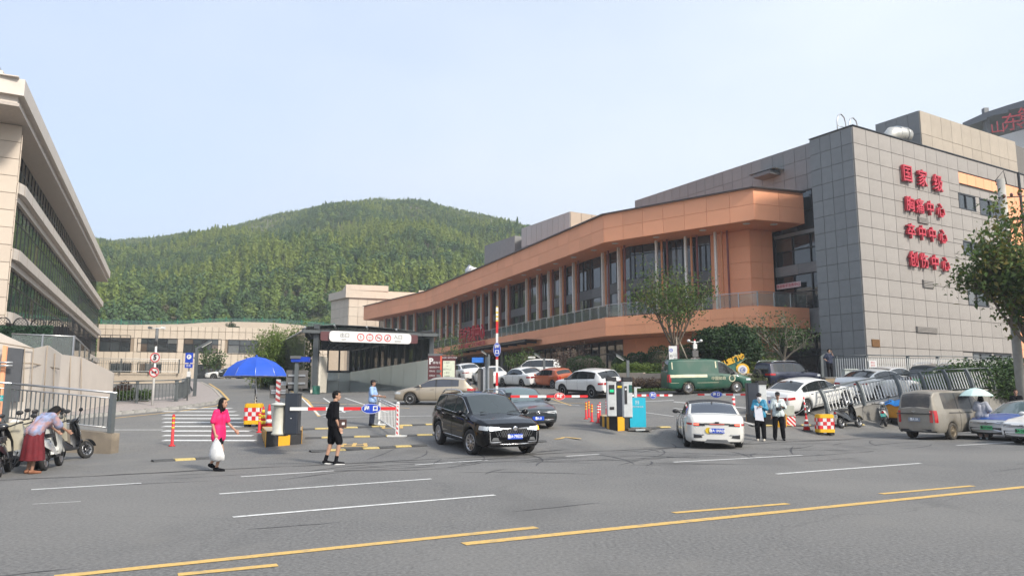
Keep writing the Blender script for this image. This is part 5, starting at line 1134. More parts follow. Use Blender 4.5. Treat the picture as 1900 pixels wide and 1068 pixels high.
railing('steel_railing', 'steel railing on the low concrete wall above the scooters', rp, 1.12, M_POLE, M_STEEL, M_POLE, 9, .155, bars='parts', postw=.11)
sr = [gy(u, Y) + Vector((0, 0, .14)) for u, Y in ((20, 35), (163, 38.5), (252, 40), (330, 41.2), (347, 44), (352, 49))]
railing('grey_railing', 'curved grey railing along the back of the left pavement', sr, 1.15, M_POLE, M_POLE, M_POLE, 3.0, .17, bars='parts', postw=.13)
railing('far_railing', 'pale railing on the low wall before the beige building', [at(168, 690, 66), at(330, 692, 66)], 1.2, M_POLE, M_SWH, M_POLE, 2.5, .2, bars='stuff')
m = MB(); a, b = at(168, 690, 66.3), at(335, 692, 66.3); m.extr([a, b, Vector((b.x, b.y, 0)), Vector((a.x, a.y, 0))], (0, .3, 0)); tag(m.build('low_wall', M_BE), 'low beige wall carrying the far pale railing', 'wall')
def camera_head(mb): pass
p = gy(284, 38.3); T5 = thing('speed_sign_post', 'white post with speed limit 5 and no horn signs and two cameras', 'sign', (p.x, p.y, p.z + .1))
sc = 38.3 / 1400; H5 = 143 * sc
MB().tube([(0, 0, 0), (0, 0, H5)], .055, 10).build('post', M_WP, T5); MB().tube([(0, 0, H5 - .9), (0, 0, H5)], .08, 8).build('post_top', M_GREYP, T5)
zs = (750 - 661) * sc; zs2 = (750 - 688) * sc; r5 = .245
for z, k in ((zs, 0), (zs2, 1)):
 disc(FX(.03, -.08, z), r5, 'sign_disc', M_SW, T5); ring(FX(.03, -.105, z), r5 * .80, r5, 'red_ring', M_SR, T5)
 if k == 0: text('5', .36, M_IBK, T5, FX(.03, -.106, z), .003, bold=.012)
 else: flat(FX(.03, -.108, z) @ Matrix.Rotation(R(-40), 4, 'Z'), [(-.2, -.022), (.2, -.022), (.2, .022), (-.2, .022)], 'bar_mark', M_SR, T5); flat(FX(.03, -.106, z), [(-.12, -.04), (.02, -.04), (.12, -.09), (.12, .09), (.02, .04), (-.12, .04)], 'horn_mark', M_IBK, T5)
MB().tube([(-.35, 0, H5), (.35, 0, H5)], .03, 6).build('cross_arm', M_WP, T5)
for sx in (-1, 1): MB().box((sx * .33, -.06, H5 + .02), (.12, .26, .11)).box((sx * .33, -.2, H5 + .02), (.09, .03, .08)).build('camera', M_SWH if sx > 0 else M_POLE, T5)
MB().box((0, -.1, H5 - .75), (.12, .14, .16)).build('junction_box', M_IBK, T5)
def lamp(u, Y, vt, label, side=1, hl=1.6, tag_=None):
 p = gy(u, Y); t = thing('lamp_post', label, 'lamp post', tuple(p), group='slim angled lamp posts'); H = at(u, vt, Y).z - p.z
 MB().box((0, 0, H / 2), (.16, .16, H)).build('post', M_POLE, t)
 e = Vector((side * hl * .85, 0, hl * .5)); m = MB(); m.extr([(-.06, -.07, H), (.08, -.07, H - .05), (e.x, -.07, H + e.z - .12), (e.x, -.07, H + e.z)], (0, .14, 0)); m.build('lamp_head', M_POLE, t)
 MB().extr([(e.x * .35, -.05, H + e.z * .35 - .16), (e.x, -.05, H + e.z - .16), (e.x, -.05, H + e.z - .13), (e.x * .35, -.05, H + e.z * .35 - .13)], (0, .1, 0)).build('lamp_panel', M_SWH, t); return t
lamp(361, 46, 645, 'slim grey lamp post on the left pavement bend', 1, 1.0); lamp(1166, 45, 668, 'slim grey lamp post behind the right barrier machines', -1, .8)
lamp(1010, 54, 664, 'slim grey lamp post left of the orange hatchback', -1, .8); lamp(1528, 50, 660, 'slim grey lamp post beside the man phoning', 1, .7); lamp(907, 60, 657, 'slim grey lamp post behind the raised barrier arm', -1, .7)
p = gy(348, 42); t = thing('blue_sign_post', 'small blue sign on thin post at the pavement bend', 'sign', tuple(p)); hh = at(348, 655, 42).z - p.z
MB().tube([(0, 0, 0), (0, 0, hh)], .04, 8).build('post', M_POLE, t); MB().box((0, -.06, hh - .25), (.42, .03, .55)).build('board', M_BL, t); MB().box((0, -.06, hh - .7), (.42, .03, .22)).build('board', M_BL, t)
disc(FX(0, -.085, hh - .2), .13, 'white_disc', M_SW, t, .01); text('P', .2, M_BL, t, FX(0, -.09, hh - .2), .002); text('停车', .14, M_SW, t, FX(0, -.08, hh - .7), .002)
MB().box((.03, -.06, hh - 1.15), (.2, .03, .3)).build('small_plate', M_SW, t)
# ---- red and yellow posts, cones
def flexpost(u, Y, h, label, band, grp='red and yellow flexible marker posts'):
 p = gy(u, Y); t = thing('marker_post', label, 'bollard', tuple(p), group=grp); MB().lathe([(.10, 0), (.09, .03), (.045, .05), (.042, h - .03), (.03, h), (0, h)], 12).build('post', M_REDP, t)
 for k in range(3): z = h * (.55 + .15 * k); MB().lathe([(.047, z), (.047, z + .055)], 12).build('reflective_band', band, t)
 return t
p = ong(325, 827)
t = flexpost(325, p.y, .95, 'lone red marker post with yellow bands beside the zebra crossing', M_YEL)
for k, (u, v, lab, bd) in enumerate(((1087, 777, 'leftmost marker post of the group before the barrier machines', M_YEL), (1092, 774, 'marker post close behind the leftmost one', M_YEL), (1097.5, 782, 'third marker post from left, with yellow bands', M_YEL), (1109, 784, 'front white banded marker post by the striped island', M_SW), (1112.5, 778, 'white banded marker post behind the front one', M_SW), (1125, 774, 'white banded marker post partly behind the island', M_SW))):
 p = ong(u, v); flexpost(u, p.y, .72, lab, bd)
def cone(u, v, h, label, yel=False, tall=False):
 p = ong(u, v); t = thing('traffic_cone', label, 'traffic cone', tuple(p), group='traffic cones'); MB().box((0, 0, .02), (.36, .36, .04)).build('base', M_BK, t)
 MB().lathe([(.14, .04), (.035, h - .04), (.03, h), (0, h)], 16).build('cone', M_REDP, t)
 for z in (.3, .6) if not yel else (.25, .5, .72): f = lambda q: .14 + (.035 - .14) * (q * h - .04) / (h - .08) + .003; MB().lathe([(f(z), z * h), (f(z + .14), (z + .14) * h)], 16).build('reflective_band', M_SW if not yel else M_YEL, t)
 return t
cone(498, 799, .95, 'traffic cone right of the checkered drum, white bands'); cone(487, 797, .85, 'traffic cone with yellow bands just right of the checkered drum', True)
flexpost(484, ong(484, 802).y, .7, 'marker post in front of the cones by the left island', M_YEL)
cone(1698, 806 - 8, .5, 'small red cone by the rear wheel of the minivan')
cone(1497, 799, .62, 'red cone with white chevrons beside the yellow drum')
p = Vector(bpy.data.objects['traffic_cone.003'].location); 
t = thing('warning_rod', 'red and white rod stuck in the chevron cone with chain', 'rod', (p.x, p.y, p.z + .6)); MB().tube([(0, 0, 0), (-.06, 0, .75)], .03, 8).build('rod', stripemat('rod_stripe', ((.62, .02, .03), (.72, .72, .70)), .22, 2), t)
pr = ong(1440, 785); ch = MB(); b = Vector((pr.x, pr.y, pr.z + .75)) - Vector((p.x, p.y, p.z + .6)); ch.tube([Vector((-.05, 0, .3)).lerp(b, i / 12) - Vector((0, 0, .35 * math.sin(PI * i / 12))) for i in range(13)], .014, 5); ch.build('chain', M_SW, t)
def drum(u, v, w_, h, label):
 p = ong(u, v); t = thing('crash_drum', label, 'barrel', tuple(p), group='yellow drums with red and white checks')
 MB().prism(rrect(w_ * 1.02, w_ * .8, .08), .1, .16 * h + .1).build('base', M_YEL2, t); MB().prism(rrect(w_ * .96, w_ * .74, .08), .16 * h + .1, h * .84).build('barrel', M_SW, t)
 q = MB(); 
 pl = rrect(w_, w_ * .78, .1); q.prism(pl, h * .82, h * .97); q.prism(rrect(w_ * .9, w_ * .66, .1), h * .97, h); q.build('lid', M_YEL2, t)
 for s_ in (-1, 1): MB().box((s_ * w_ * .35, 0, .05), (w_ * .25, w_ * .6, .1)).build('foot', M_IBK, t)
 z0, z1 = .16 * h + .1, h * .82
 for j in range(3):
  for i in range(4):
   if (i + j) % 2: continue
   x = -w_ * .48 + w_ * .96 * (i + .5) / 4; z = z0 + (z1 - z0) * (j + .5) / 3; MB().box((x, -w_ * .372 if 0 < i < 3 else -w_ * .365, z), (w_ * .235, .012, (z1 - z0) / 3)).build('red_square', M_REDP, t)
   for sx in (-1, 1):
    if i < 3: MB().box((sx * w_ * .482, -w_ * .36 + w_ * .72 * (i + .5) / 3, z), (.012, w_ * .22, (z1 - z0) / 3)).build('red_square', M_REDP, t)
 return t, h
M_YEL2 = pm('drum_yellow', (.72, .42, .01), .5, var=.08, scale=5)
D1, dh = drum(470, 791, .62, .88, 'checkered drum holding the blue sun umbrella'); drum(1531, 806, .62, .80, 'checkered drum standing by the lower end of the right railing')
p = D1.location; U = thing('sun_umbrella', 'large blue sun umbrella standing in the checkered drum', 'umbrella', (p.x, p.y, p.z + dh)); zr = at(470, 698, p.y).z - p.z - dh; zt = at(470, 661, p.y).z - p.z - dh; ru = 58 * p.y / 1400 * 1.01
MB().tube([(0, 0, -.3), (.06, 0, .4), (.02, 0, .8), (.0, 0, zt)], [.022, .022, .018, .016], 8).build('pole', M_WP, U)
for k in range(5): MB().tube([(.05 + .03 * math.sin(k), 0, .12 * k - .05), (.0, .03, .12 * k + .06)], .03, 6).build('strap', M_IBK, U)
NS = 10; prof = [(0, zt), (.30, zt - .07), (.34, zt - .10), (.6, zt - .22), (.85, zt - .45), (1, zr)]; mu_ = MB(); M_UB = pm('umbrella_blue', (.012, .075, .46), .55, var=.06, scale=3)
for k in range(NS):
 P = []
 for f, z in prof:
  row = []
  for j in range(5):
   a = 2 * PI * (k + j / 4) / NS; s = math.sin(PI * j / 4); rr3 = ru * f * (1 - .05 * s); row.append((rr3 * math.cos(a), rr3 * math.sin(a), z - .05 * s * f + (.06 * s if f == 1 else 0)))
  P.append(row)
 q = MB(); q.grid(P); q.build('canopy_panel', M_UB, U)
 a = 2 * PI * k / NS; MB().tube([(ru * f * math.cos(a), ru * f * math.sin(a), z - .015) for f, z in prof], .012, 4).build('rib', M_STEEL, U)
rm = MB(); rm.tube([(ru * .985 * (1 - .045 * abs(math.sin(a * NS / 2))) * math.cos(a), ru * .985 * (1 - .045 * abs(math.sin(a * NS / 2))) * math.sin(a), zr + .01 * abs(math.sin(a * NS / 2))) for a in np.linspace(0, 2 * PI, 121)], .012, 4); rm.build('white_hem', M_SW, U); MB().lathe([(.05, zt), (.03, zt + .05), (0, zt + .07)], 10).build('finial', M_UB, U)
# ---- barrier islands
def island(pts, h, label, nst, name='barrier_island'):
 """pts: footprint corners on the ground, first edge(s) face the road"""
 c = sum(pts, Vector()) / len(pts); t = thing(name, label, 'traffic island', (c.x, c.y, c.z)); P = [p - c for p in pts]; zb = min(p.z for p in P) - .06
 ins = [q * .985 for q in P]; MB().prism([q.xy for q in ins], zb, h - .01).build('base', M_CONC, t)
 k = 0
 for i in range(len(P)):
  a, b = P[i], P[(i + 1) % len(P)]; Lg = (b - a).length; n = max(1, round(Lg / .34))
  d = (b - a) / n; rz = math.atan2(d.y, d.x); nn = Vector((d.y, -d.x, 0)).normalized()
  for j in range(n): q = a + d * (j + .5); piece('painted_block', (q.x, q.y, (zb + h) / 2), (d.length - .004, .03, h - zb), rz, M_YBK if k % 2 else M_IBK, t); k += 1
 return t, c
i1 = [ong(493, 829), ong(559, 823), ong(556, 806) + Vector((0, .3, 0)), ong(486, 806)]
I1, c1 = island(i1, .36, 'yellow and black island of the exit barrier on the left', 6)
def ontop(u, v, isl_z): return onz(u, v, isl_z)
zt1 = c1.z + .36
def cabinet(u, Y, z, w_, dp, h, mat, label, name='barrier_cabinet', cap=None, rz=0):
 p = gy(u, Y); t = thing(name, label, 'cabinet', (p.x, p.y, z), rz); m = MB(); m.prism(rrect(w_, dp, min(w_, dp) * .12), 0.04, h); m.build('housing', mat, t); MB().prism(rrect(w_ * .9, dp * .9, .02), 0, .05).build('plinth', M_IBK, t)
 MB().prism(rrect(w_ + .02, dp + .02, min(w_, dp) * .13), h, h + .035).build('lid', cap or mat, t); return t
q = onz(546, 806, zt1); B1 = cabinet(545, q.y, zt1, .38, .34, 1.10, M_CAB, 'black cabinet of the exit barrier on the left island'); MB().lathe([(.02, 0), (.02, .02), (0, .02)], 8, Matrix.Translation((0, -.17, .45)) @ Matrix.Rotation(PI / 2, 4, 'X')).build('lock', M_STEEL, B1)
q = onz(517, 806, zt1); t = thing('concrete_bin', 'cream round pedestal with a flat cap on the left island', 'pedestal', (q.x, q.y, zt1)); MB().lathe([(.20, 0), (.20, .05), (.17, .08), (.155, .78), (.17, .8)], 20).build('body', pm('cream_plastic', (.50, .49, .42), .5), t); MB().lathe([(.24, .8), (.24, .85), (.08, .88), (0, .88)], 20).build('cap', pm('cream_cap', (.56, .57, .52), .5), t)
q = onz(527, 800, zt1 + .05); t = cabinet(527, q.y + .5, zt1 - .1, .30, .3, 1.55, M_GRC, 'tall grey payment cabinet behind the exit barrier', 'payment_machine'); MB().box((0.32, -.05, 1.38), (.42, .2, .16)).build('camera', M_IBK, t)
def boom(loc, rz, L_, h0, label, seg_=.55, vertical=False, r=.045, plate=None, pcol=None, at_f=.5, start=0, name='boom_gate'):
 t = thing(name, label, 'barrier arm', loc, rz, group='red and white barrier arms'); n = round(L_ / seg_); s = L_ / n
 for i in range(n): 
  c = ((i + .5) * s, 0, h0) if not vertical else (0, 0, h0 + (i + .5) * s); d = (s - .004, .05, r * 2) if not vertical else (r * 2, .05, s - .004)
  piece('arm_section', c, d, 0, (M_REDP if (i + start) % 2 else M_SW), t)
 if plate:
  M = FX(L_ * at_f, -.06, h0) if not vertical else FX(0, -.06, h0 + L_ * at_f) @ Matrix.Rotation(PI / 2, 4, 'Z'); a, b = .27, .145
  disc(M, 1, 'oval_plate', pcol, t, .02, 28, a, b); ring2 = M @ Matrix.Translation((0, 0, .004))
  m = MB(); V = [ring2 @ Vector((x * math.cos(2 * PI * i / 28), y * math.sin(2 * PI * i / 28), 0)) for x, y in ((a * .93, b * .88), (a * .97, b * .95)) for i in range(28)]; m.add(V, [(i, (i + 1) % 28, 28 + (i + 1) % 28, 28 + i) for i in range(28)]); m.build('oval_line', M_SW, t)
  if vertical: 
   for k, chh in enumerate(plate.replace(' ', '')): text(chh, .17, M_SW, t, FX(0, -.075, h0 + L_ * at_f + .1 - .2 * k), .003, bold=.008)
  else: text(plate, .15, M_SW, t, M @ Matrix.Translation((0, 0, .006)), .003, bold=.008)
 return t
b0 = B1.location; e0 = at(735, 752.5, b0.y + .3); s0_ = at(538, 758, b0.y - .22)
v_ = e0 - s0_; v_.z = 0; boom((s0_.x, s0_.y, s0_.z), math.atan2(v_.y, v_.x), (Vector((e0.x, e0.y, 0)) - Vector((s0_.x, s0_.y, 0))).length, 0, 'lowered red and white exit barrier arm with blue oval plate in front of the guard', .48, plate='出  口', pcol=M_BL, at_f=.76)
for (u, vb, vt, us, v0, v1, wd, lab) in ((549, 790, 662, 548, 683, 717, .62, 'tall dark post with the grey back of a sign on the left island'), (516, 790, 700, 515, 711, 735, .52, 'shorter striped post with the grey back of a sign on the left island')):
 Yp = b0.y + .6; p = gy(u, Yp); t = thing('sign_post', lab, 'sign post', (p.x, p.y, zt1 - .05)); hh = at(u, vt, Yp).z - zt1; MB().box((0, 0, hh / 2), (.1, .1, hh)).build('post', M_POLE if wd > .6 else stripemat('dim_stripe', ((.35, .05, .05), (.5, .5, .5)), .16, 2, .6), t)
 za, zb2_ = at(u, v1, Yp).z - zt1, at(u, v0, Yp).z - zt1; MB().prism([(-wd / 2, .05), (wd / 2, .05), (wd / 2, .075), (-wd / 2, .075)], za, zb2_).build('sign_back', M_LOUV, t)
 for z in (za + .15, zb2_ - .15): MB().box((0, .04, z), (wd * .8, .04, .05)).build('bracket', M_STEEL, t)
 if wd > .6: MB().box((.1, 0, hh - .02), (.5, .2, .14)).build('blue_lamp', M_BL, t); MB().box((-.02, -.02, hh + .04), (.3, .22, .08)).build('lamp_cap', M_GREYP, t)
Ym = 27.5; p = gy(822 + 0, Ym)
pm_ = gy(900, 27.0); t = thing('sign_post', 'grey sign back on a pole rising behind the black car', 'sign post', tuple(gy(903, 29.5))); z0 = t.location.z; hh = at(903, 662, 29.5).z - z0; MB().tube([(0, 0, 0), (0, 0, hh)], .07, 8).build('post', M_POLE, t)
za, zb2_ = at(900, 727, 29.5).z - z0, at(900, 684, 29.5).z - z0; MB().box((-.05, .08, (za + zb2_) / 2), (.62, .03, zb2_ - za)).build('sign_back', M_LOUV, t); MB().box((-.02, 0, (za + zb2_) / 2), (.24, .1, zb2_ - za + .1)).build('bracket', M_STEEL, t); MB().box((-.35, -.1, hh - .12), (.45, .03, .2)).build('blue_arrow_plate', pm('light_blue', (.03, .16, .55), .4), t)
p = gy(922, 29); zt_b = at(920, 570, 29).z; zb_b = at(922, 740, 29).z; t = boom((p.x, p.y, zb_b), 0, zt_b - zb_b, 0, 'raised vertical barrier arm with blue oval plate behind the black car', .50, vertical=True, plate='出 口', pcol=M_BL, at_f=.535)
MB().box((0, 0, zt_b - zb_b + .02), (.07, .06, .04)).build('arm_tip', M_YEL, t)
for k in range(3): piece('arm_section', (0, -.002, zt_b - zb_b - .2 - .16 * k), (.094, .056, .06), 0, M_YEL, t)
t = cabinet(924, 29.2, p.z, .36, .34, 1.1, M_CAB, 'black barrier cabinet hidden behind the black car')
t = cabinet(944, 28.6, gy(944, 28.6).z, .2, .25, 1.28, M_CAB, 'narrow black machine with yellow label beside the windscreen of the black car', 'payment_machine'); MB().box((-.01, -.135, 1.1), (.1, .012, .07)).build('label_plate', M_YEL, t)
a, b = at(947, 735, 28.4), at(1090, 732, 30.5); v_ = b - a; boom((a.x, a.y, a.z), math.atan2(v_.y, v_.x), Vector((v_.x, v_.y, 0)).length, 0, 'lowered barrier arm with red oval emergency plate', .42, plate='急救', pcol=M_REDP, at_f=.61, start=1)
i2 = [ong(1114, 789), ong(1131, 796), ong(1146, 799), ong(1171, 797), ong(1172, 786), ong(1120, 779)]
I2, c2 = island(i2, .40, 'yellow and black island with the two entry machines', 8); zt2_ = c2.z + .40
def machine(u, v, w_, h, label, rz=0):
 q = onz(u, v, zt2_); t = cabinet(u, q.y, zt2_, w_, .3, h, M_GRC, label, 'ticket_machine', rz=rz); MB().prism(rrect(w_ + .04, .34, .04), h + .05, h + .2).build('camera_hood', M_IBK, t); return t
t = machine(1134, 773, .34, 1.25, 'grey ticket machine with a green display, left on the striped island'); MB().box((0, -.155, 1.0), (.2, .02, .34)).build('display', M_IBK, t); MB().box((0, -.168, .95), (.15, .01, .1)).build('green_text', emis('led_green', (.02, .45, .2), .25), t); MB().box((0, -.155, .32), (.16, .02, .1)).build('slot', M_IBK, t)
t = machine(1163.5, 775, .32, 1.22, 'grey ticket machine with a black reader strip, right on the striped island'); MB().box((-.07, -.155, .8), (.09, .02, .62)).build('reader', M_IBK, t); MB().box((.1, -.155, 1.02), (.11, .02, .26)).build('display', pm('dark_green_display', (.02, .1, .08), .3), t); disc(FX(-.07, -.17, 1.0), .035, 'camera_eye', M_SW, t, .01, 12)
q = onz(1149, 773, zt2_); t = cabinet(1149, q.y + .35, zt2_, .42, .4, 1.28, M_CAB, 'black barrier cabinet between the two ticket machines'); MB().box((.0, -.21, 1.1), (.18, .012, .08)).build('label_plate', M_YEL, t)
a, b = at(1172, 733, 30.8), at(1247, 734, 33); v_ = b - a; boom((a.x, a.y, a.z), math.atan2(v_.y, v_.x), Vector((v_.x, v_.y, 0)).length, 0, 'lowered entry barrier arm with blue oval plate beside the ticket machines', .34, plate='进 口', pcol=M_BL, at_f=.48, r=.04)
a, b = at(1295, 731.5, 34.5), at(1388, 729.5, 33.0); v_ = b - a; boom((a.x, a.y, a.z), math.atan2(v_.y, v_.x), Vector((v_.x, v_.y, 0)).length, 0, 'lowered entry barrier arm with blue oval plate before the green van', .36, plate='进 口', pcol=M_BL, at_f=.39, r=.04, start=1)
p = ong(1184, 798); t = thing('standing_sign', 'bright turquoise standing sign beside the striped island', 'sign', tuple(p), R(4)); M_TQ = pm('turquoise_board', (.01, .40, .55), .45, var=.05)
MB().box((0, 0, .66), (.60, .06, 1.08)).build('board', M_TQ, t); text('扫', .16, M_SW, t, FX(-.02, -.035, 1.02), .002); text('扫码付款出场', .07, M_SW, t, FX(0, -.035, .86), .002)
MB().box((-.34, .1, .6), (.05, .03, 1.0)).build('striped_side', stripemat('side_stripe', ((.62, .02, .03), (.72, .72, .70)), .12, 2, .6), t)
for sx in (-1, 1): MB().box((sx * .26, -.08, .05), (.34, .5, .07)).build('foot', M_LOUV, t)
MB().box((0, -.3, .04), (.35, .16, .05)).build('weight_block', M_GRC, t); MB().box((-.02, .2, 1.3), (.1, .06, .55)).build('pole', M_GRC, t); MB().box((.05, .2, 1.57), (.25, .06, .04)).build('pole_top', M_GRC, t)
i3 = [ong(1385, 782), ong(1456, 794), ong(1464, 785), ong(1395, 772)]
I3, c3 = island(i3, .36, 'yellow and black island behind the two standing people', 8); q = onz(1395, 770, c3.z + .36); t = cabinet(1395, q.y, c3.z + .36, .42, .36, 1.2, M_CAB, 'black barrier cabinet behind the person in the blue jacket')
q = onz(1416, 768, c3.z + .36); t = cabinet(1413, q.y + .3, c3.z + .36, .32, .3, 1.15, M_GRC, 'grey ticket machine with dark hood behind the blue jacket', 'ticket_machine'); MB().prism(rrect(.4, .36, .04), 1.2, 1.36).build('camera_hood', M_IBK, t)
p = ong(1465, 790); t = thing('folded_chair', 'grey plastic box on striped board beside the photographer', 'box', (p.x, p.y, p.z)); MB().box((0, .1, .62), (.42, .3, .42)).build('box', pm('beige_grey_plastic', (.40, .42, .36), .6), t); t.name = 'barrier_box'
MB().box((0, 0, .25), (.5, .04, .5)).build('striped_board', stripemat('chevron', ((.62, .02, .03), (.72, .72, .70)), .18, 2, 1.0), t)
p = ong(1362, 770); t = thing('marker_post', 'short red and white capped post behind the white saloon', 'bollard', tuple(p)); MB().tube([(0, 0, 0), (0, 0, .85)], .07, 10).build('post', stripemat('rod_stripe', ((.62, .02, .03), (.72, .72, .70)), .22, 2), t); MB().lathe([(.08, .85), (.07, .92), (0, .95)], 12).build('cap', M_SW, t)
p0, p1 = ong(703, 788), ong(737, 810); WF = thing('white_fence', 'white metal fence panel beside the guard with a red striped end post', 'fence', tuple(p0), world=True)
d = p1 - p0; rz = math.atan2(d.y, d.x); hF = 1.0
for p, nm in ((p0, 0), (p1, 1)):
 MB().box((p.x, p.y, p.z + .55), (.085, .085, 1.1), rz).build('post', M_SW, WF) if nm == 0 else MB().box((p.x, p.y, p.z + .55), (.11, .11, 1.1), 0).build('post', M_SW, WF); MB().box((p.x, p.y, p.z + .03), (.62, .34, .05), 0).build('foot', M_SWH, WF); MB().lathe([(.07, 0), (.05, .05), (0, .07)], 10, Matrix.Translation((p.x, p.y, p.z + 1.1))).build('cap', M_SW, WF)
st_ = MB().box((0, 0, 0), (.05, .012, .95)).mesh('striped_strip'); o = link('striped_strip', st_, stripemat('side_stripe2', ((.62, .02, .03), (.72, .72, .70)), .15, 2, .9), WF); o.matrix_basis = Matrix.Translation((p1.x, p1.y - .063, p1.z + .55))
for z in (1.02, .22, .93): MB().tube([p0 + Vector((0, 0, z)), p1 + Vector((0, 0, z))], .026, 6).build('rail', M_SW, WF)
for i in range(1, 13): q = p0.lerp(p1, i / 13); piece('baluster', (q.x, q.y, q.z + .58), (.03, .02, .72), rz, M_SW, WF)
# ---- vertical white banner sign, speed sign with cameras, arrow sign
p = gy(1251, 47.0); t = thing('banner_sign', 'tall white vertical sign with blue logo and Chinese characters', 'sign', tuple(p)); hB = at(1249, 640, 47).z - p.z
MB().box((0, 0, hB / 2 + .0), (.52, .1, hB - .1)).build('board', M_SW, t); MB().box((.31, .02, hB / 2), (.12, .16, hB + .05)).build('side_frame', M_MAR, t); ring(FX(-.13, -.055, hB - .32), .07, .11, 'logo_ring', M_BL, t); disc(FX(-.13, -.052, hB - .32), .035, 'logo_dot', M_BL, t, .004)
for k, ch in enumerate('山东第一医科大学'): text(ch, .24, M_SBK, t, FX(.12, -.053, hB - .62 - .27 * k), .002)
for k, ch in enumerate('附属省立医院东院'): text(ch, .20, M_SBK, t, FX(-.13, -.053, hB - .70 - .27 * k), .002)
p = gy(1292, 46.5); t = thing('speed_sign_post', 'white camera mast with a grey box and square speed limit 5 sign by the van', 'sign', tuple(p)); hh = at(1292, 632, 46.5).z - p.z; MB().tube([(0, 0, 0), (0, 0, hh)], .06, 8).build('post', M_WP, t)
z = at(1292, 673, 46.5).z - p.z; MB().box((0, -.09, z - .08), (.58, .03, .72)).build('sign_board', pm('pale_pink_sign', (.72, .60, .60), .5), t); ring(FX(0, -.11, z), .19, .235, 'black_ring', M_SBK, t); text('5', .30, M_IBK, t, FX(0, -.11, z), .003, bold=.01); text('减速慢行', .12, M_SR, t, FX(0, -.11, z - .33), .003)
z = at(1292, 656, 46.5).z - p.z; MB().box((0, -.05, z), (.34, .2, .42)).build('control_box', M_LOUV, t); MB().box((0, -.05, z + .45), (.22, .2, .3)).build('white_box', M_SWH, t)
for sx in (-1, 1): MB().tube([(0, 0, hh - .1), (sx * .35, 0, hh - .05)], .03, 6).ball((sx * .38, -.05, hh), (.1, .13, .09)).build('camera', M_SWH, t)
MB().ball((0, 0, hh + .04), .06).build('lamp', M_SR, t)
p = gy(1378, 48.6); AS = thing('arrow_sign', 'yellow and green curved arrow sign with round emblem on the planting bed', 'sign', (p.x, p.y, p.z + .75)); sc = 48.6 / 1400
M_AG = pm('arrow_green', (.03, .12, .09), .5); M_AY = pm('arrow_yellow', (.70, .40, .03), .45); ap = lambda u, v: Vector(((u - 1378) * sc, 0, (700 - v) * sc))
MB().extr([ap(1367, 699), ap(1367, 684)] + [ap(1379.5 + 12.5 * math.cos(t), 686 - 11 * math.sin(t)) for t in np.linspace(PI, 0, 12)] + [ap(1392, 699)], (0, .3, 0)).build('arch_plate', M_AY, AS)
disc(FX(ap(1379.5, 687).x, -.03, ap(0, 687).z), .30, 'emblem_disc', M_SW, AS, .03); ring(FX(ap(1379.5, 687).x, -.065, ap(0, 687).z), .14, .17, 'emblem_ring', M_BL, AS); text('儿童', .14, M_BL, AS, FX(ap(1379.5, 687).x, -.065, ap(0, 687).z), .003)
for k in range(5):
 r_ = 12 + 2.6 * k; m = MB(); pts = [ap(1370 - r_ * math.sin(t) * .75 + 2, 681 + 14 - 22 * math.cos(t) * .8 - k * .5) for t in np.linspace(.25, 2.2, 12)]; m.tube([q + Vector((0, .1 + .02 * k, 0)) for q in pts], .05 if k % 2 == 0 else .04, 5); m.build('curved_stripe', M_AG if k % 2 == 0 else pm('pale_line', (.45, .5, .3), .5), AS)
MB().extr([ap(1366, 659.5), ap(1388, 666), ap(1369, 678), ap(1365.5, 671)], (0, .12, 0)).build('arrow_head', M_AG, AS); MB().tube([ap(1366, 659.5), ap(1388, 666), ap(1369, 678)], .035, 5).build('arrow_edge', pm('pale_line', (.45, .5, .3), .5), AS)
MB().extr([ap(1346, 677), ap(1366, 669), ap(1370, 697), ap(1352, 697)], (0, .1, 0)).build('body_plate', M_AG, AS)
text('儿童门诊', .40, M_AY, AS, Matrix.Translation(ap(1362, 670) + Vector((0, -.06, 0))) @ Matrix.Rotation(R(-22), 4, 'Y') @ Matrix.Rotation(PI / 2, 4, 'X'), .03, bold=.015)
# ---- right side leaning railing on its ramp wall, back railing, boxes
rq = [at(1532, 770, 33.4), at(1600, 752, 34.3), at(1668, 738, 35.3), at(1760, 727, 36.8), at(1880, 720, 39)]
def rb(i): return rq[i]
RWL = thing('ramp_wall', 'grey stone ramp wall under the leaning railing at the right', 'wall', tuple(rq[1]), world=True); M_RWS = pm('ramp_stone', (.23, .22, .20), .75, var=.12, scale=2, bump=.1)
for a, b in zip(rq[:-1], rq[1:]):
 n = max(2, round((b - a).length / 1.0))
 for i in range(n):
  p, q = a.lerp(b, i / n), a.lerp(b, (i + 1) / n); e = (q - p).normalized() * .012; p2, q2 = p + e, q - e
  MB().extr([p2 - Vector((0, 0, .04)), q2 - Vector((0, 0, .04)), Vector((q2.x, q2.y, gz(q2.x, q2.y) - 1.2)), Vector((p2.x, p2.y, gz(p2.x, p2.y) - 1.2))], (-.12, .22, 0)).build('stone_block', M_RWS, RWL)
 MB().extr([a + Vector((.0, -.03, -.04)), b + Vector((0, -.03, -.04)), b + Vector((0, -.03, .04)), a + Vector((0, -.03, .04))], (-.15, .3, 0)).build('coping', M_KERB, RWL)
railing('leaning_railing', 'outward leaning grey and white railing climbing beside the parked white cars', rq, 1.08, M_POLE, M_POLE, M_SWH, 1.75, .2, lean=-.30, bars='parts', postw=.1, outv=Vector((-.6, 1, 0)).normalized() * -1)
br = [gy(1552, 49) + Vector((0, 0, .55)), gy(1612, 47.5) + Vector((0, 0, .6)), gy(1690, 48) + Vector((0, 0, .55)), gy(1900, 52) + Vector((0, 0, .4))]
railing('back_railing', 'grey railing with white bars along the foot of the grey building', br, 1.55, M_POLE, M_POLE, M_SWH, 3.0, .15, bars='parts', postw=.13)
m = MB(); 
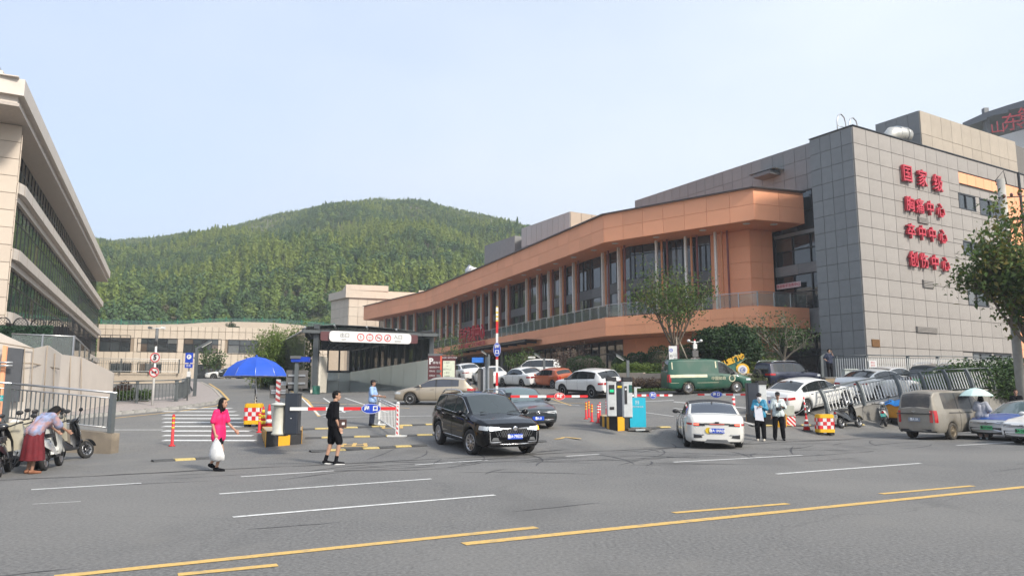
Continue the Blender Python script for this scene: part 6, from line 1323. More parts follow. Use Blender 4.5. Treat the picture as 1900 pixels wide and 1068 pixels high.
BW = thing('base_wall', 'low grey base wall below the back railing', 'wall', tuple(br[0]), world=True)
for a, b in zip(br[:-1], br[1:]): MB().extr([a, b, Vector((b.x, b.y, 0)), Vector((a.x, a.y, 0))], (-.05, .3, 0)).build('wall_section', M_GPD, BW)
p = br[1].lerp(br[2], .12); t = thing('warning_plate', 'small white and red warning plate on the back railing', 'sign', (p.x, p.y - .12, p.z + 1.0)); MB().box((0, 0, 0), (.5, .02, .42)).build('board', M_SW, t); text('禁止', .14, M_SR, t, FX(0, -.012, .08), .002); text('停车', .14, M_SR, t, FX(0, -.012, -.1), .002)
p = gy(1578, 45.5); t = thing('utility_box', 'pale grey green electric cabinet beside the white cars', 'cabinet', (p.x, p.y, p.z)); hh = at(1578, 686, 45.5).z - p.z; M_UBX = pm('pale_cabinet', (.50, .54, .51), .5); MB().box((0, 0, hh / 2), (.72, .5, hh)).build('housing', M_UBX, t); MB().box((0, -.02, hh + .03), (.82, .6, .06)).build('lid', M_UBX, t); MB().box((0, -.262, hh * .5), (.01, .012, hh * .85)).build('door_gap', M_FR, t)
p = gy(1542, 47); t = thing('plinth', 'tan stone plinth the phoning man stands on', 'plinth', (p.x, p.y, p.z)); hPL = at(1540, 701, 47).z - p.z; MB().box((0, 0, hPL / 2), (.95, .9, hPL)).build('block', pm('tan_block', (.36, .27, .17), .8), t); MB().box((0, 0, hPL + .02), (1.05, 1.0, .05)).build('slab', M_KERB, t); PLN = t
p = at(1889, 660, 34); t = thing('utility_pole', 'grey concrete utility pole with insulators at the right picture edge', 'pole', (p.x, p.y, .3)); ztp_ = at(1889, 333, 34).z - .3; MB().tube([(0, 0, 0), (-.05, 0, ztp_)], [.2, .165], 14).build('pole', pm('pole_concrete', (.36, .35, .32), .8, var=.15, scale=3), t)
MB().tube([(.2, 0, ztp_ - .2), (-.05, -.25, ztp_ + .35), (-.3, 0, ztp_ - .05), (-.1, .25, ztp_ - .2)], .02, 5).build('ring_bracket', M_IBK, t)
for k, (zz, ln) in enumerate(((-.9, 3.2), (-2.0, 3.2))): 
 MB().tube([(-.3 if k == 0 else -.5, -.1, ztp_ + zz), (3, 1.2, ztp_ + zz + .5)], .03, 5).build('cable', M_IBK, t)
 for j in range(3): MB().ball((-.1 + .35 * j, -.2, ztp_ + zz + .05 + .06 * j), (.07, .07, .1)).build('insulator', pm('insulator_brown', (.12, .04, .03), .3), t)
MB().tube([(-.18, -.2, ztp_ - .8), (-.5, -.1, ztp_ - 1.3), (-.4, 0, ztp_ - 2.0)], .02, 5).build('loop_cable', M_IBK, t)
# -- VEHICLES
def paint(name, col, metal=.0, rough=.32, coat=.8, dirt=None, spec=.5): return pm('paint_' + name, col, rough, metal, var=.02, scale=2, coat=coat, dirt=dirt, spec=spec)
def carglass(name, col=(.02, .024, .026)):
 m = pm('car_glass_' + name, col, .03, var=.05, scale=2, spec=.8); return m
M_CG = carglass('dark'); M_CGB = carglass('pale', (.10, .14, .15)); M_TY = pm('tyre_rubber', (.022, .022, .022), .85, var=.2, scale=10, bump=.1); M_TYD = pm('dusty_tyre', (.06, .052, .042), .9, var=.25, scale=8)
M_RIM = pm('alloy', (.42, .42, .43), .3, metal=.85); M_RIMD = pm('rusty_steel_rim', (.16, .13, .09), .6, metal=.4, var=.2, scale=10); M_CH = pm('chrome', (.65, .65, .66), .12, metal=1, var=.02); M_PL = pm('black_trim', (.018, .018, .02), .5)
M_TL = pm('tail_light_red', (.42, .008, .012), .15, coat=.6, var=.05); M_TLO = emis('brake_light', (1.0, .10, .06), 1.6); M_HL = pm('headlight_glass', (.50, .53, .55), .08, coat=1, var=.15, scale=14); M_DRL = emis('daytime_light', (.9, .95, 1), .9); M_IND = emis('indicator', (1.0, .38, .02), 2.2)
M_PB = pm('plate_blue', (.01, .07, .50), .4); M_PG = pm('plate_green', (.10, .55, .22), .4, var=.1); M_PLT = pm('plate_letters', (.75, .75, .75), .4); M_PLK = pm('plate_black_letters', (.02, .03, .02), .4)
def sampleT(T, x): return float(np.interp(x, [p[0] for p in T], [p[1] for p in T]))
SP_ = {
 'suv': dict(L=4.7, W=1.88, wb=2.80, fo=.93, R=.365, zb=.30,
 T=[(0, .80), (.10, .94), (.45, 1.03), (1.15, 1.12), (2.02, 1.62), (2.3, 1.665), (2.8, 1.69), (3.6, 1.66), (4.05, 1.60), (4.38, 1.36), (4.56, 1.10), (4.7, .98)],
 B=[(0, .76), (.10, .88), (.5, .97), (1.2, 1.03), (2.0, 1.06), (3.2, 1.10), (4.2, 1.15), (4.45, 1.08), (4.7, .93)],
 cowl=1.17, rf=2.10, rr=4.08, rt=4.50, side=[(1.42, 2.42), (2.50, 3.40), (3.47, 4.05)], cap=.80),
 'sedan': dict(L=4.72, W=1.84, wb=2.72, fo=.93, R=.335, zb=.22,
 T=[(0, .62), (.10, .74), (.5, .84), (1.25, .95), (2.05, 1.38), (2.35, 1.44), (2.8, 1.46), (3.25, 1.42), (3.6, 1.33), (4.15, 1.08), (4.55, 1.05), (4.66, .98), (4.72, .86)],
 B=[(0, .60), (.10, .70), (.5, .79), (1.3, .88), (2.5, .92), (3.6, .97), (4.15, 1.0), (4.55, 1.0), (4.72, .83)],
 cowl=1.27, rf=2.20, rr=3.38, rt=4.13, side=[(1.55, 2.5), (2.58, 3.45), (3.5, 3.8)], cap=.80),
 'hatch': dict(L=4.25, W=1.80, wb=2.62, fo=.85, R=.325, zb=.22,
 T=[(0, .62), (.10, .74), (.45, .84), (1.05, .97), (1.85, 1.38), (2.15, 1.44), (2.6, 1.47), (3.3, 1.44), (3.75, 1.38), (4.05, 1.05), (4.2, .95), (4.25, .9)],
 B=[(0, .60), (.10, .70), (.45, .79), (1.1, .90), (2.5, .93), (3.4, .96), (3.9, 1.0), (4.1, .96), (4.25, .86)],
 cowl=1.07, rf=1.95, rr=3.76, rt=4.05, side=[(1.35, 2.2), (2.28, 3.05), (3.1, 3.45)], cap=.82),
 'minivan': dict(L=4.40, W=1.68, wb=2.72, fo=.66, R=.31, zb=.26,
 T=[(0, .80), (.10, .92), (.40, 1.02), (.70, 1.10), (1.45, 1.70), (1.7, 1.78), (2.6, 1.84), (3.7, 1.83), (4.15, 1.78), (4.30, 1.62), (4.40, 1.20)],
 B=[(0, .76), (.10, .86), (.4, .95), (.8, 1.02), (2.0, 1.06), (4.0, 1.08), (4.3, 1.08), (4.40, 1.02)],
 cowl=.72, rf=1.52, rr=4.17, rt=4.39, side=[(.98, 1.75), (1.84, 2.80), (2.90, 3.85)], cap=.80),
 'van': dict(L=4.90, W=1.76, wb=2.85, fo=.92, R=.325, zb=.28,
 T=[(0, .74), (.08, .88), (.35, .98), (.70, 1.12), (1.55, 1.78), (1.85, 1.93), (2.4, 1.98), (4.2, 1.98), (4.70, 1.95), (4.84, 1.80), (4.9, 1.30)],
 B=[(0, .70), (.08, .84), (.4, .92), (.8, 1.02), (2.0, 1.10), (4.7, 1.10), (4.9, 1.08)],
 cowl=.72, rf=1.62, rr=4.72, rt=4.89, side=[(1.05, 1.95)], cap=.84),
 'offroad': dict(L=4.0, W=1.76, wb=2.45, fo=.72, R=.36, zb=.36,
 T=[(0, .95), (.06, 1.05), (.5, 1.10), (1.05, 1.16), (1.55, 1.66), (1.75, 1.72), (2.4, 1.76), (3.6, 1.75), (3.88, 1.70), (3.97, 1.45), (4.0, 1.1)],
 B=[(0, .9), (.06, .98), (.5, 1.03), (1.1, 1.08), (2.4, 1.12), (3.9, 1.12), (4.0, 1.05)],
 cowl=1.07, rf=1.62, rr=3.88, rt=3.99, side=[(1.3, 2.05), (2.13, 2.85), (2.95, 3.7)], cap=.88)}
_WH = {}
def wheelmeshes(R_, style, tyre, rim):
 k = (R_, style, tyre.name, rim.name)
 if k in _WH: return _WH[k]
 W_ = .21; MX = Matrix.Rotation(PI / 2, 4, 'X')
 hub = MB().lathe([(0, -.06), (R_ * .62, -.06), (R_ * .62, .05), (0, .05)], 20, MX); hm = hub.mesh('wheel'); hm.materials.append(M_PL)
 ty = MB().lathe([(R_ * .64, -W_ / 2 + .02), (R_ * .80, -W_ / 2), (R_ * .95, -W_ / 2 + .015), (R_, -W_ / 2 + .05), (R_, W_ / 2 - .05), (R_ * .95, W_ / 2 - .015), (R_ * .80, W_ / 2), (R_ * .64, W_ / 2 - .02), (R_ * .64, -W_ / 2 + .02)], 28, MX); tm_ = ty.mesh('tyre'); tm_.materials.append(tyre)
 rm = MB(); r1 = R_ * .65
 for s in (-1, 1):
  rm.lathe([(r1, s * .02), (r1, s * .092), (r1 * .93, s * .095), (r1 * .90, s * .03)], 28, MX)
  ns = {'multi': 10, 'five': 5, 'steel': 0, 'y': 7}[style]
  for i in range(ns):
   a = 2 * PI * i / ns; w0 = .045 if style == 'five' else .022
   for off in ((-.11, .11) if style in ('y', 'five') else (0,)):
    P = [Vector((math.cos(a) * .05, 0, math.sin(a) * .05)), Vector((math.cos(a + off) * r1 * .93, 0, math.sin(a + off) * r1 * .93))]
    T_ = Vector((-math.sin(a), 0, math.cos(a))) * w0; y0 = s * .085; rm.extr([P[0] - T_ + Vector((0, y0 * .8, 0)), P[0] + T_ + Vector((0, y0 * .8, 0)), P[1] + T_ * .7 + Vector((0, y0, 0)), P[1] - T_ * .7 + Vector((0, y0, 0))], (0, -s * .03, 0))
  if style == 'steel': rm.lathe([(r1 * .9, s * .05), (r1 * .7, s * .075), (r1 * .45, s * .04), (r1 * .3, s * .09), (0, s * .095)], 20, MX)
  rm.lathe([(.055, s * .06), (.05, s * .09), (0, s * .092)], 12, MX)
 rr3 = rm.mesh('rim'); rr3.materials.append(rim); _WH[k] = (hm, tm_, rr3); return _WH[k]
def car(name, typ, label, cat, loc, heading, mat, group=None, front=None, plate=None, pcol='blue', rims='y', sc=1., rear='std', trim=None, brake=False, hl=None, pitch=True, lower=None, glassm=None, hgt=1., indicator=False, roofm=None, rails=False, tyre=None, rimm=None, opts=(), steer=0):
 S = SP_[typ]; L, W, wb, fo, R_, zb = S['L'], S['W'], S['wb'], S['fo'], S['R'], S['zb']; T, B = S['T'], S['B']; w = W / 2
 t = thing(name, label, cat, tuple(loc), group=group); gm = glassm or M_CG
 h = Vector((math.cos(heading), math.sin(heading), 0)); s_ = Vector((-h.y, h.x, 0)); l0 = Vector(loc)
 f1 = l0 + h * wb / 2; r1 = l0 - h * wb / 2; a1 = l0 + s_ * .7; a2 = l0 - s_ * .7
 X = (h * wb + Vector((0, 0, gz(f1.x, f1.y) - gz(r1.x, r1.y)))).normalized(); Yv = (s_ * 1.4 + Vector((0, 0, gz(a1.x, a1.y) - gz(a2.x, a2.y)))).normalized(); Z = X.cross(Yv).normalized(); Yv = Z.cross(X)
 t.rotation_euler = Matrix((X, Yv, Z)).transposed().to_euler(); t.location.z = (gz(f1.x, f1.y) + gz(r1.x, r1.y) + gz(a1.x, a1.y) + gz(a2.x, a2.y)) / 4
 t.scale = (sc,) * 3
 ox = fo + wb / 2                              # x_local = ox - x ; x measured from the front
 xs = set([0, .03, .07, .12, .18, .26, .36, L, L - .03, L - .07, L - .12, L - .18, L - .26, L - .36])
 for q in (S['cowl'], S['rf'], S['rr'], S['rt']): xs.add(q)
 for a, b in S['side']: xs.add(a); xs.add(b)
 wx = [fo, fo + wb]; Ra = R_ * 1.16
 for c in wx:
  for i in range(15): xs.add(round(c - Ra + 2 * Ra * (.5 - .5 * math.cos(PI * i / 14)), 4))
 for p in T + B: xs.add(p[0])
 xs = sorted(x for x in xs if 0 <= x <= L); o = [xs[0]]
 for x in xs[1:]:
  if x - o[-1] > .012: o.append(x)
 xs = []
 for a, b in zip(o[:-1], o[1:]):
  n = max(1, math.ceil((b - a) / .16)); xs += [a + (b - a) * i / n for i in range(n)]
 xs.append(L); hmax = max(p[1] for p in T) - sampleT(B, L * .55)
 def wf(x):
  e = min(x, L - x); return w * (S['cap'] + (1 - S['cap']) * min(1, e / .55) ** .5) 
 LO = [(0, .90), (.06, .955), (.22, .985), (.42, 1.0), (.60, .995), (.78, .985), (.90, .965), (1.0, .935)]
 UP = [.07, .5, .93, 1.0]; RO = [.90, .6, .3, 0]
 def section(x):
  ww = wf(x); b = sampleT(B, x); tt = max(sampleT(T, x), b + .015); z0 = zb if 0.12 < x < L - .12 else zb + .06
  for c in wx:
   if abs(x - c) < Ra - 1e-4: z0 = max(z0, R_ + math.sqrt(max(0, Ra * Ra - (x - c) ** 2)) * .98 - .02)
  z0 = min(z0, b - .06); P = []
  for f, m in LO: P.append((ww * m, z0 + (b - z0) * f))
  hh = tt - b; fr = min(1, hh / hmax); yr = ww * (.90 - .165 * fr); yb = ww * .935; crown = .05 + .02 * fr
  ztop = tt - crown * min(1, hh / .15)
  for g in UP: P.append((yb + (yr - yb) * g, b + (ztop - b) * g))
  for g in RO: P.append((yr * g, ztop + (tt - ztop) * (1 - g * g)))
  return P
 secs = [section(x) for x in xs]; NJ = len(secs[0]); iB = 7; iR = 11
 def P3(i, j, s): y, z = secs[i][j]; return (ox - xs[i], s * y, z * hgt)
 body = MB(); parts = {}
 def reg(i, j):
  x = (xs[i] + xs[i + 1]) / 2
  if iB <= j < iR:            # greenhouse side
   if j in (iB + 1, iB + 2 - 0) or j == iB: 
    if j in (8, 9):
     for k, (a, b) in enumerate(S['side']):
      if a <= x <= b: return ('side_window', k)
     if S['side'] and S['side'][0][0] - .3 < x < S['side'][-1][1] : return ('pillar', sum(1 for q_ in S['side'] if q_[1] <= x + .001))
   return None
  if j >= iR:
   if S['cowl'] <= x <= S['rf'] and j > iR: return ('windscreen', 0)
   if S['rr'] + .04 <= x <= S['rt'] and j > iR: return ('rear_window', 0)
   if roofm and S['rf'] <= x <= S['rr']: return ('roof', 0)
  if lower and j < 1: return ('lower_cladding', 0)
  if lower and j < 2 and xs[i] > 0: return ('lower_cladding', 0)
  return None
 for s in (-1, 1):
  for i in range(len(xs) - 1):
   for j in range(NJ - 1):
    r = reg(i, j); q = [P3(i, j, s), P3(i + 1, j, s), P3(i + 1, j + 1, s), P3(i, j + 1, s)]
    if s < 0: q = q[::-1]
    key = None if r is None else (r[0], r[1], s if r[0] in ('side_window', 'pillar', 'lower_cladding') else 0)
    tgt = body if key is None else parts.setdefault(key, MB()); tgt.add(q, [(0, 1, 2, 3)], True)
 def cap(i, sgn, bul):
  rows = []
  for j in range(NJ - 1):
   y, z = secs[i][j]; rows.append([Vector((ox - xs[i] + sgn * bul * (1 - f * f), f * y, z * hgt)) for f in np.linspace(-1, 1, 13)])
  body.grid(rows)
 cap(0, 1, .10); cap(len(xs) - 1, -1, .07)
 def merge(mb):
  me = mb.mesh('m', fix=False); bm = bmesh.new(); bm.from_mesh(me); bmesh.ops.remove_doubles(bm, verts=bm.verts, dist=.0008); bmesh.ops.recalc_face_normals(bm, faces=bm.faces); bm.to_mesh(me); bm.free(); return me
 me = merge(body); me.name = 'body'; link('body', me, mat, t)
 for (nm, k, s), mb in parts.items():
  me = merge(mb); me.name = nm
  if nm not in ('lower_cladding', 'roof'):
   bm = bmesh.new(); bm.from_mesh(me)
   for v in bm.verts: v.co.z -= 0; v.co.y *= .994
   bm.to_mesh(me); bm.free()
  link(nm, me, {'pillar': M_PL, 'lower_cladding': lower or M_PL, 'roof': roofm or M_PL}.get(nm, gm), t)
 MB().box((0, 0, zb + .10), (L * .96, W * .74, .20)).box((ox - fo, 0, zb + .3), (R_ * 2.6, W * .72, .5)).box((ox - fo - wb, 0, zb + .3), (R_ * 2.6, W * .72, .5)).build('underbody', M_PL, t)
 hm, tm_, rm_ = wheelmeshes(R_, rims, tyre or M_TY, rimm or M_RIM)
 for k, c in enumerate(wx):
  for s in (-1, 1):
   wh = link('wheel', hm, None, t); wh.location = (ox - c, s * (w - .115), R_); wh.rotation_euler = (0, 0, steer if k == 0 else 0)
   link('tyre', tm_, None, wh); link('rim', rm_, None, wh)
 def sx(x, y): # bulge handled roughly
  return 0
 def fx(y, z):
  f = min(1, abs(y) / (wf(0) * .96)); return ox + .10 * (1 - f * f)
 def bx(y, z):
  f = min(1, abs(y) / (wf(L) * .96)); return ox - L - .07 * (1 - f * f)
 def patch(poly, end, name, m, th=.012, off=.004, n=6):   # poly in (y,z)
  P = []
  for (a, b) in zip(poly, poly[1:] + poly[:1]):
   for i in range(n): f = i / n; P.append((a[0] + (b[0] - a[0]) * f, a[1] + (b[1] - a[1]) * f))
  ff = fx if end > 0 else bx; q = [Vector((ff(y, z) + end * (off + th), y, z * hgt)) for y, z in P]
  mb = MB(); N_ = len(q); c = [p - Vector((end * th, 0, 0)) for p in q]; V = q + c
  F_ = [(i, (i + 1) % N_, (i + 1) % N_ + N_, i + N_) for i in range(N_)]
  h_ = N_ // 2; a_, b_ = list(range(0, h_ + 1)), [0] + list(range(N_ - 1, h_ - 1, -1))
  m2 = min(len(a_), len(b_))
  F_.append(tuple(range(N_))); mb.add(V, F_); return mb.build(name, m, t)
 def skin(x0, x1, z0, z1, s, name, m, off=.008):
  X_ = np.linspace(x0, x1, 8); rows = []
  for x in X_:
   P = section(x); zz = [p[1] for p in P[:iB + 4]]; yy = [p[0] for p in P[:iB + 4]]
   rows.append([Vector((ox - x, s * (np.interp(z, zz, yy) + off), z * hgt)) for z in np.linspace(z0, z1, 5)])
  mb = MB().grid(rows); return mb.build(name, m, t)
 bF, bR = sampleT(B, .1), sampleT(B, L - .05); wF, wR = wf(0) * .96, wf(L) * .96
 if 'flat' not in opts:
  zl = bF - .10
  for s in (-1, 1):
   k = hl or 1
   z1_, z2_ = zl - .02, zl + .085 * k
   patch([(s * wF * .52, z1_ + .02), (s * wF * .98, z1_ - .01), (s * wF * .98, z2_), (s * wF * .52, z2_ - .02)], 1, 'headlight', M_DRL if indicator else M_HL)
   skin(.012, .34, z1_ - .005, z2_ - .0, s, 'headlight', (M_IND if (indicator and s > 0) else M_HL), .006)
  if front == 'suv':
   patch([(-wF * .50, zl - .20), (wF * .50, zl - .20), (wF * .56, zl + .035), (-wF * .56, zl + .035)], 1, 'grille', M_PL); 
   for s in (-1, 1): patch([(s * .10, zl + .02), (s * wF * .62, zl + .035), (s * wF * .62, zl + .07), (s * .10, zl + .05)], 1, 'chrome_strip', M_CH, .02)
   gr = MB()
   for i in range(-7, 8):
    for sg in (-1, 1):
     y = i * .07; gr.tube([(fx(y, 0) + .022, y, (zl - .18)), (fx(y + sg * .1, 0) + .022, y + sg * .1, (zl + .02))], .005, 4, caps=False)
   gr.build('grille_mesh', M_GREYP, t); m_ = MB().lathe([(.07, 0), (.07, .015), (.045, .02)], 16, Matrix.Translation((fx(0, 0) + .02, 0, zl + .03)) @ Matrix.Rotation(PI / 2, 4, 'Y')); m_.build('emblem', M_CH, t)
   patch([(-wF * .95, zb + .08), (wF * .95, zb + .08), (wF * .9, zb + .20), (-wF * .9, zb + .20)], 1, 'bumper_trim', M_PL); patch([(-wF * .6, zb + .09), (wF * .6, zb + .09), (wF * .6, zb + .12), (-wF * .6, zb + .12)], 1, 'chrome_lip', M_CH, .02)
   for s in (-1, 1): patch([(s * wF * .55, zb + .14), (s * wF * .97, zb + .14), (s * wF * .97, zb + .17), (s * wF * .55, zb + .17)], 1, 'chrome_blade', M_CH, .025); patch([(s * wF * .93, zb + .15), (s * wF * .97, zb + .15), (s * wF * .99, zb + .42), (s * wF * .96, zb + .42)], 1, 'chrome_blade', M_CH, .025); patch([(s * wF * .62, zb + .19), (s * wF * .90, zb + .19), (s * wF * .84, zb + .27), (s * wF * .66, zb + .27)], 1, 'fog_light', M_GREYP, .02)
  elif front == 'taxi':
   patch([(-wF * .98, zl - .02), (wF * .98, zl - .02), (wF * .95, zl + .03), (-wF * .95, zl + .03)], 1, 'grille', pm('grille_dark_blue', (.02, .03, .09), .4)); patch([(-wF * .9, zl + .02), (wF * .9, zl + .02), (wF * .9, zl + .045), (-wF * .9, zl + .045)], 1, 'chrome_strip', M_CH, .02)
   patch([(-wF * .92, zb + .07), (wF * .92, zb + .07), (wF * .96, zb + .24), (-wF * .96, zb + .24)], 1, 'air_intake', M_PL); patch([(-wF * .9, zb + .13), (wF * .9, zb + .13), (wF * .9, zb + .155), (-wF * .9, zb + .155)], 1, 'chrome_strip', M_CH, .02)
   m_ = MB(); Mq = Matrix.Translation((fx(0, 0) + .03, 0, zl + .02)) @ Matrix.Rotation(PI / 2, 4, 'Y'); 
   for a, b in ((.05, .085), (.03, .06)): m_.tube([Mq @ Vector((a * math.cos(q), b * math.sin(q), 0)) for q in np.linspace(0, 2 * PI, 17)], .008, 5)
   m_.build('emblem', M_CH, t)
  else:
   patch([(-wF * .48, zl - .10), (wF * .48, zl - .10), (wF * .5, zl + .04), (-wF * .5, zl + .04)], 1, 'grille', M_PL); patch([(-wF * .85, zb + .05), (wF * .85, zb + .05), (wF * .8, zb + .18), (-wF * .8, zb + .18)], 1, 'air_intake', M_PL)
   m_ = MB().lathe([(.05, 0), (.05, .012)], 14, Matrix.Translation((fx(0, 0) + .016, 0, zl - .02)) @ Matrix.Rotation(PI / 2, 4, 'Y')); m_.build('emblem', M_CH, t)
 zr = bR - (.14 if rear != 'tall' else .30); hr = .13 if rear == 'std' else (.075 if rear == 'slim' else .42)
 ml = M_TLO if brake else M_TL
 for s in (-1, 1):
  if rear == 'tall': patch([(s * wR * .84, zr - .12), (s * wR * .99, zr - .12), (s * wR * .99, zr + hr - .10), (s * wR * .84, zr + hr - .10)], -1, 'tail_light', M_TL); skin(L - .14, L - .01, zr - .12, zr + hr - .10, s, 'tail_light', M_TL)
  else:
   patch([(s * wR * .50, zr), (s * wR * .98, zr - .01), (s * wR * .98, zr + hr), (s * wR * .55, zr + hr * .85)], -1, 'tail_light', M_TL if not brake else M_PL); skin(L - .34, L - .01, zr + .01, zr + hr * .95, s, 'tail_light', M_TL)
   if brake: patch([(s * wR * .76, zr + .02), (s * wR * .98, zr + .02), (s * wR * .98, zr + hr - .02), (s * wR * .76, zr + hr - .02)], -1, 'brake_light', M_TLO, .02)
 if 'bar' in opts: patch([(-wR * .55, zr + hr * .55), (wR * .55, zr + hr * .55), (wR * .55, zr + hr), (-wR * .55, zr + hr)], -1, 'light_bar', M_PL, .016); patch([(-.22, zr + hr * .5), (.22, zr + hr * .5), (.22, zr + hr * .85), (-.22, zr + hr * .85)], -1, 'brake_light_bar', pm('dim_red', (.70, .16, .12), .3), .02)
 if 'diffuser' in opts:
  patch([(-wR * .55, zb + .02), (wR * .55, zb + .02), (wR * .42, zb + .12), (-wR * .42, zb + .12)], -1, 'diffuser', M_GREYP, .02)
  for s in (-1, 1): patch([(s * wR * .62, zb + .17), (s * wR * .98, zb + .15), (s * wR * .98, zb + .25), (s * wR * .66, zb + .23)], -1, 'rear_vent', M_PL, .012)
  for s in (-1, 1): patch([(s * wR * .55, zb + .245), (s * wR * .98, zb + .255), (s * wR * .98, zb + .275), (s * wR * .55, zb + .262)], -1, 'bright_strip', M_CH, .02)
 else: patch([(-wR * .9, zb + .04), (wR * .9, zb + .04), (wR * .88, zb + .13), (-wR * .88, zb + .13)], -1, 'rear_skirt', trim or (lower or M_PL), .012)
 if 'rearglass' in opts:       # upright tailgate window
  pass
 if plate:
  e, txt, zp = plate; y0 = .0 if 'yoff' not in opts else -.12; ff = fx if e > 0 else bx; pm_ = {'blue': M_PB, 'green': M_PG, 'dirty': pm('plate_dirty', (.22, .25, .30), .6)}[pcol]
  MB().box((ff(0, 0) + e * .03, y0, zp * hgt), (.012, .44, .14)).build('number_plate', pm_, t)
  M = Matrix.Translation((ff(0, 0) + e * .038, y0, zp * hgt)) @ (Matrix.Rotation(PI / 2, 4, 'Z') if e > 0 else Matrix.Rotation(-PI / 2, 4, 'Z')) @ Matrix.Rotation(PI / 2, 4, 'X'); text(txt, .115, M_PLT if pcol != 'green' else M_PLK, t, M, .001, 'plate_lettering', sx=.86, bold=.003)
 xm = S['side'][0][0] + .10; zm = sampleT(B, xm) + .10
 for s in (-1, 1):
  MB().ball((ox - xm + .04, s * (w + .09), zm * hgt), (.06, .11, .075), 12, 8).tube([(ox - xm, s * (w * .93), (zm - .03) * hgt), (ox - xm + .03, s * (w + .05), (zm - .02) * hgt)], .025, 6).build('mirror', M_PL if 'bm' in opts else mat, t)
  for k, (a, b) in enumerate(S['side'][:2]):
   xh = b - .16; zh = sampleT(B, xh) - .09; P = section(xh); y = np.interp(zh, [p[1] for p in P[:8]], [p[0] for p in P[:8]])
   MB().box((ox - xh, s * (y + .012), zh * hgt), (.18, .03, .03)).build('door_handle', M_CH if 'ch' in opts else mat, t)
  for xk in [S['side'][0][0] + .0, S['side'][0][1] + .04] + ([S['side'][1][1] + .02] if len(S['side']) > 1 else []):
   P = section(xk); MB().tube([(ox - xk, s * (p[0] + .0015), p[1] * hgt) for p in P[1:8]], .006, 4, caps=False).build('door_seam', M_PL, t)
  if rails: 
   pts = [(ox - x, s * section(x)[iR][0] * .97, (sampleT(T, x) + (.045 if .15 < (x - S['rf']) / (S['rr'] - S['rf']) < .85 else -.02)) * hgt) for x in np.linspace(S['rf'] + .1, S['rr'] - .1, 9)]; MB().tube(pts, .022, 6).build('roof_rail', M_CH if rails == 1 else M_PL, t)
  if 'ch' in opts:
   a, b = S['side'][0][0], S['side'][-1][1]; q = []
   for x in np.linspace(a - .02, b + .03, 16): P = section(x); q.append((ox - x, s * (P[8][0] + .006), (P[8][1] - .01) * hgt))
   for x in np.linspace(b + .03, a - .05, 16): P = section(x); q.append((ox - x, s * (P[10][0] + .006), P[10][1] * hgt))
   MB().tube(q + [q[0]], .010, 4).build('chrome_surround', M_CH, t); q = [(ox - x, s * (section(x)[1][0] + .012), (zb + .12)) for x in np.linspace(wx[0] + .6, wx[1] - .5, 8)]; MB().tube(q, .018, 5).build('chrome_sill', M_CH, t)
 ys = np.linspace(-.5, .35, 2)
 for y in ys: z_ = lambda x: sampleT(T, x) * hgt + .012; xw = S['cowl'] + .06; MB().tube([(ox - xw, y, z_(xw) - .02), (ox - xw - .1, y + .5, z_(xw + .1) - .03)], .008, 4).build('wiper', M_PL, t)
 if 'fin' in opts: MB().extr([(ox - S['rr'] + .05, -.02, sampleT(T, S['rr']) - .02), (ox - S['rr'] - .15, -.02, sampleT(T, S['rr'] + .1) + .06), (ox - S['rr'] - .17, -.02, sampleT(T, S['rr'] + .1) - .02)], (0, .04, 0)).build('antenna', M_PL, t)
 t['ox'] = ox; return t, dict(patch=patch, skin=skin, ox=ox, L=L, w=w, fx=fx, bx=bx, wF=wF, wR=wR, section=section)
def GP(u, Y): p = gy(u, Y); return p
P_BLK = paint('black', (.0015, .0017, .003), 0, .12, .45, None, .1); P_WHT = paint('white', (.72, .72, .70)); P_PRL = paint('pearl_white', (.66, .65, .61)); P_BGE = paint('champagne', (.40, .34, .26), .45, .35); P_DGR = paint('dark_grey', (.035, .045, .05), .4)
P_ORG = paint('orange', (.42, .09, .025), .2); P_NVY = paint('navy', (.008, .012, .035), .2); P_GRN = paint('green', (.006, .075, .045), 0, .45, .4, dirt=((.12, .13, .10), .50, .8, 1.4, .5)); P_TAN = paint('dirty_silver', (.27, .25, .215), .25, .5, .15, dirt=((.13, .105, .07), .45, .75, 1.3, .75)); P_SIL = paint('silver_white', (.56, .57, .58), .3); P_BLU = paint('taxi_blue', (.006, .075, .33), 0, .3, .25)
car('black_suv', 'suv', 'black suv with chrome trim turning out of the exit onto the road', 'car', Vector((-.92, 23.15, 0)), R(-66), P_BLK, front='suv', plate=(1, '鲁A·79E3X', .60), rims='multi', opts=('ch',), indicator=True, rails=1, glassm=carglass('black_suv', (.035, .045, .048)), roofm=P_BLK, steer=R(10), hgt=1.0)
t, K = car('white_saloon', 'sedan', 'white saloon seen from behind with lit brake lights and blue plate', 'car', Vector((6.62, 26.0, 0)), R(82), P_PRL, plate=(-1, '鲁A·1MA26', .60), rims='y', rear='slim', brake=True, opts=('bar', 'diffuser', 'fin', 'bm'), roofm=M_PL, glassm=carglass('rear', (.045, .055, .075)), hgt=1.02)
K['patch']([(.26 + .09 * math.cos(a), .60 + .09 * math.sin(a)) for a in np.linspace(0, 2 * PI, 13)[:-1]], -1, 'yellow_sticker', M_YEL, .018, n=1); MB().box((K['bx'](0, 0) - .03, 0, .86), (.015, .12, .05)).build('emblem', M_PL, t)
car('beige_hatchback', 'hatch', 'champagne hatchback side on before the parking boards', 'car', GP(811, 41.3), R(176), P_BGE, rims='y', opts=('fin',), glassm=carglass('side', (.05, .055, .07)))
car('grey_saloon', 'sedan', 'dark grey car waiting right behind the black suv', 'car', GP(962, 30.3), R(-73), P_DGR, rims='y', glassm=M_CGB, opts=('bm',), front='taxi', plate=(1, '鲁A 8', .42))
GRP = None
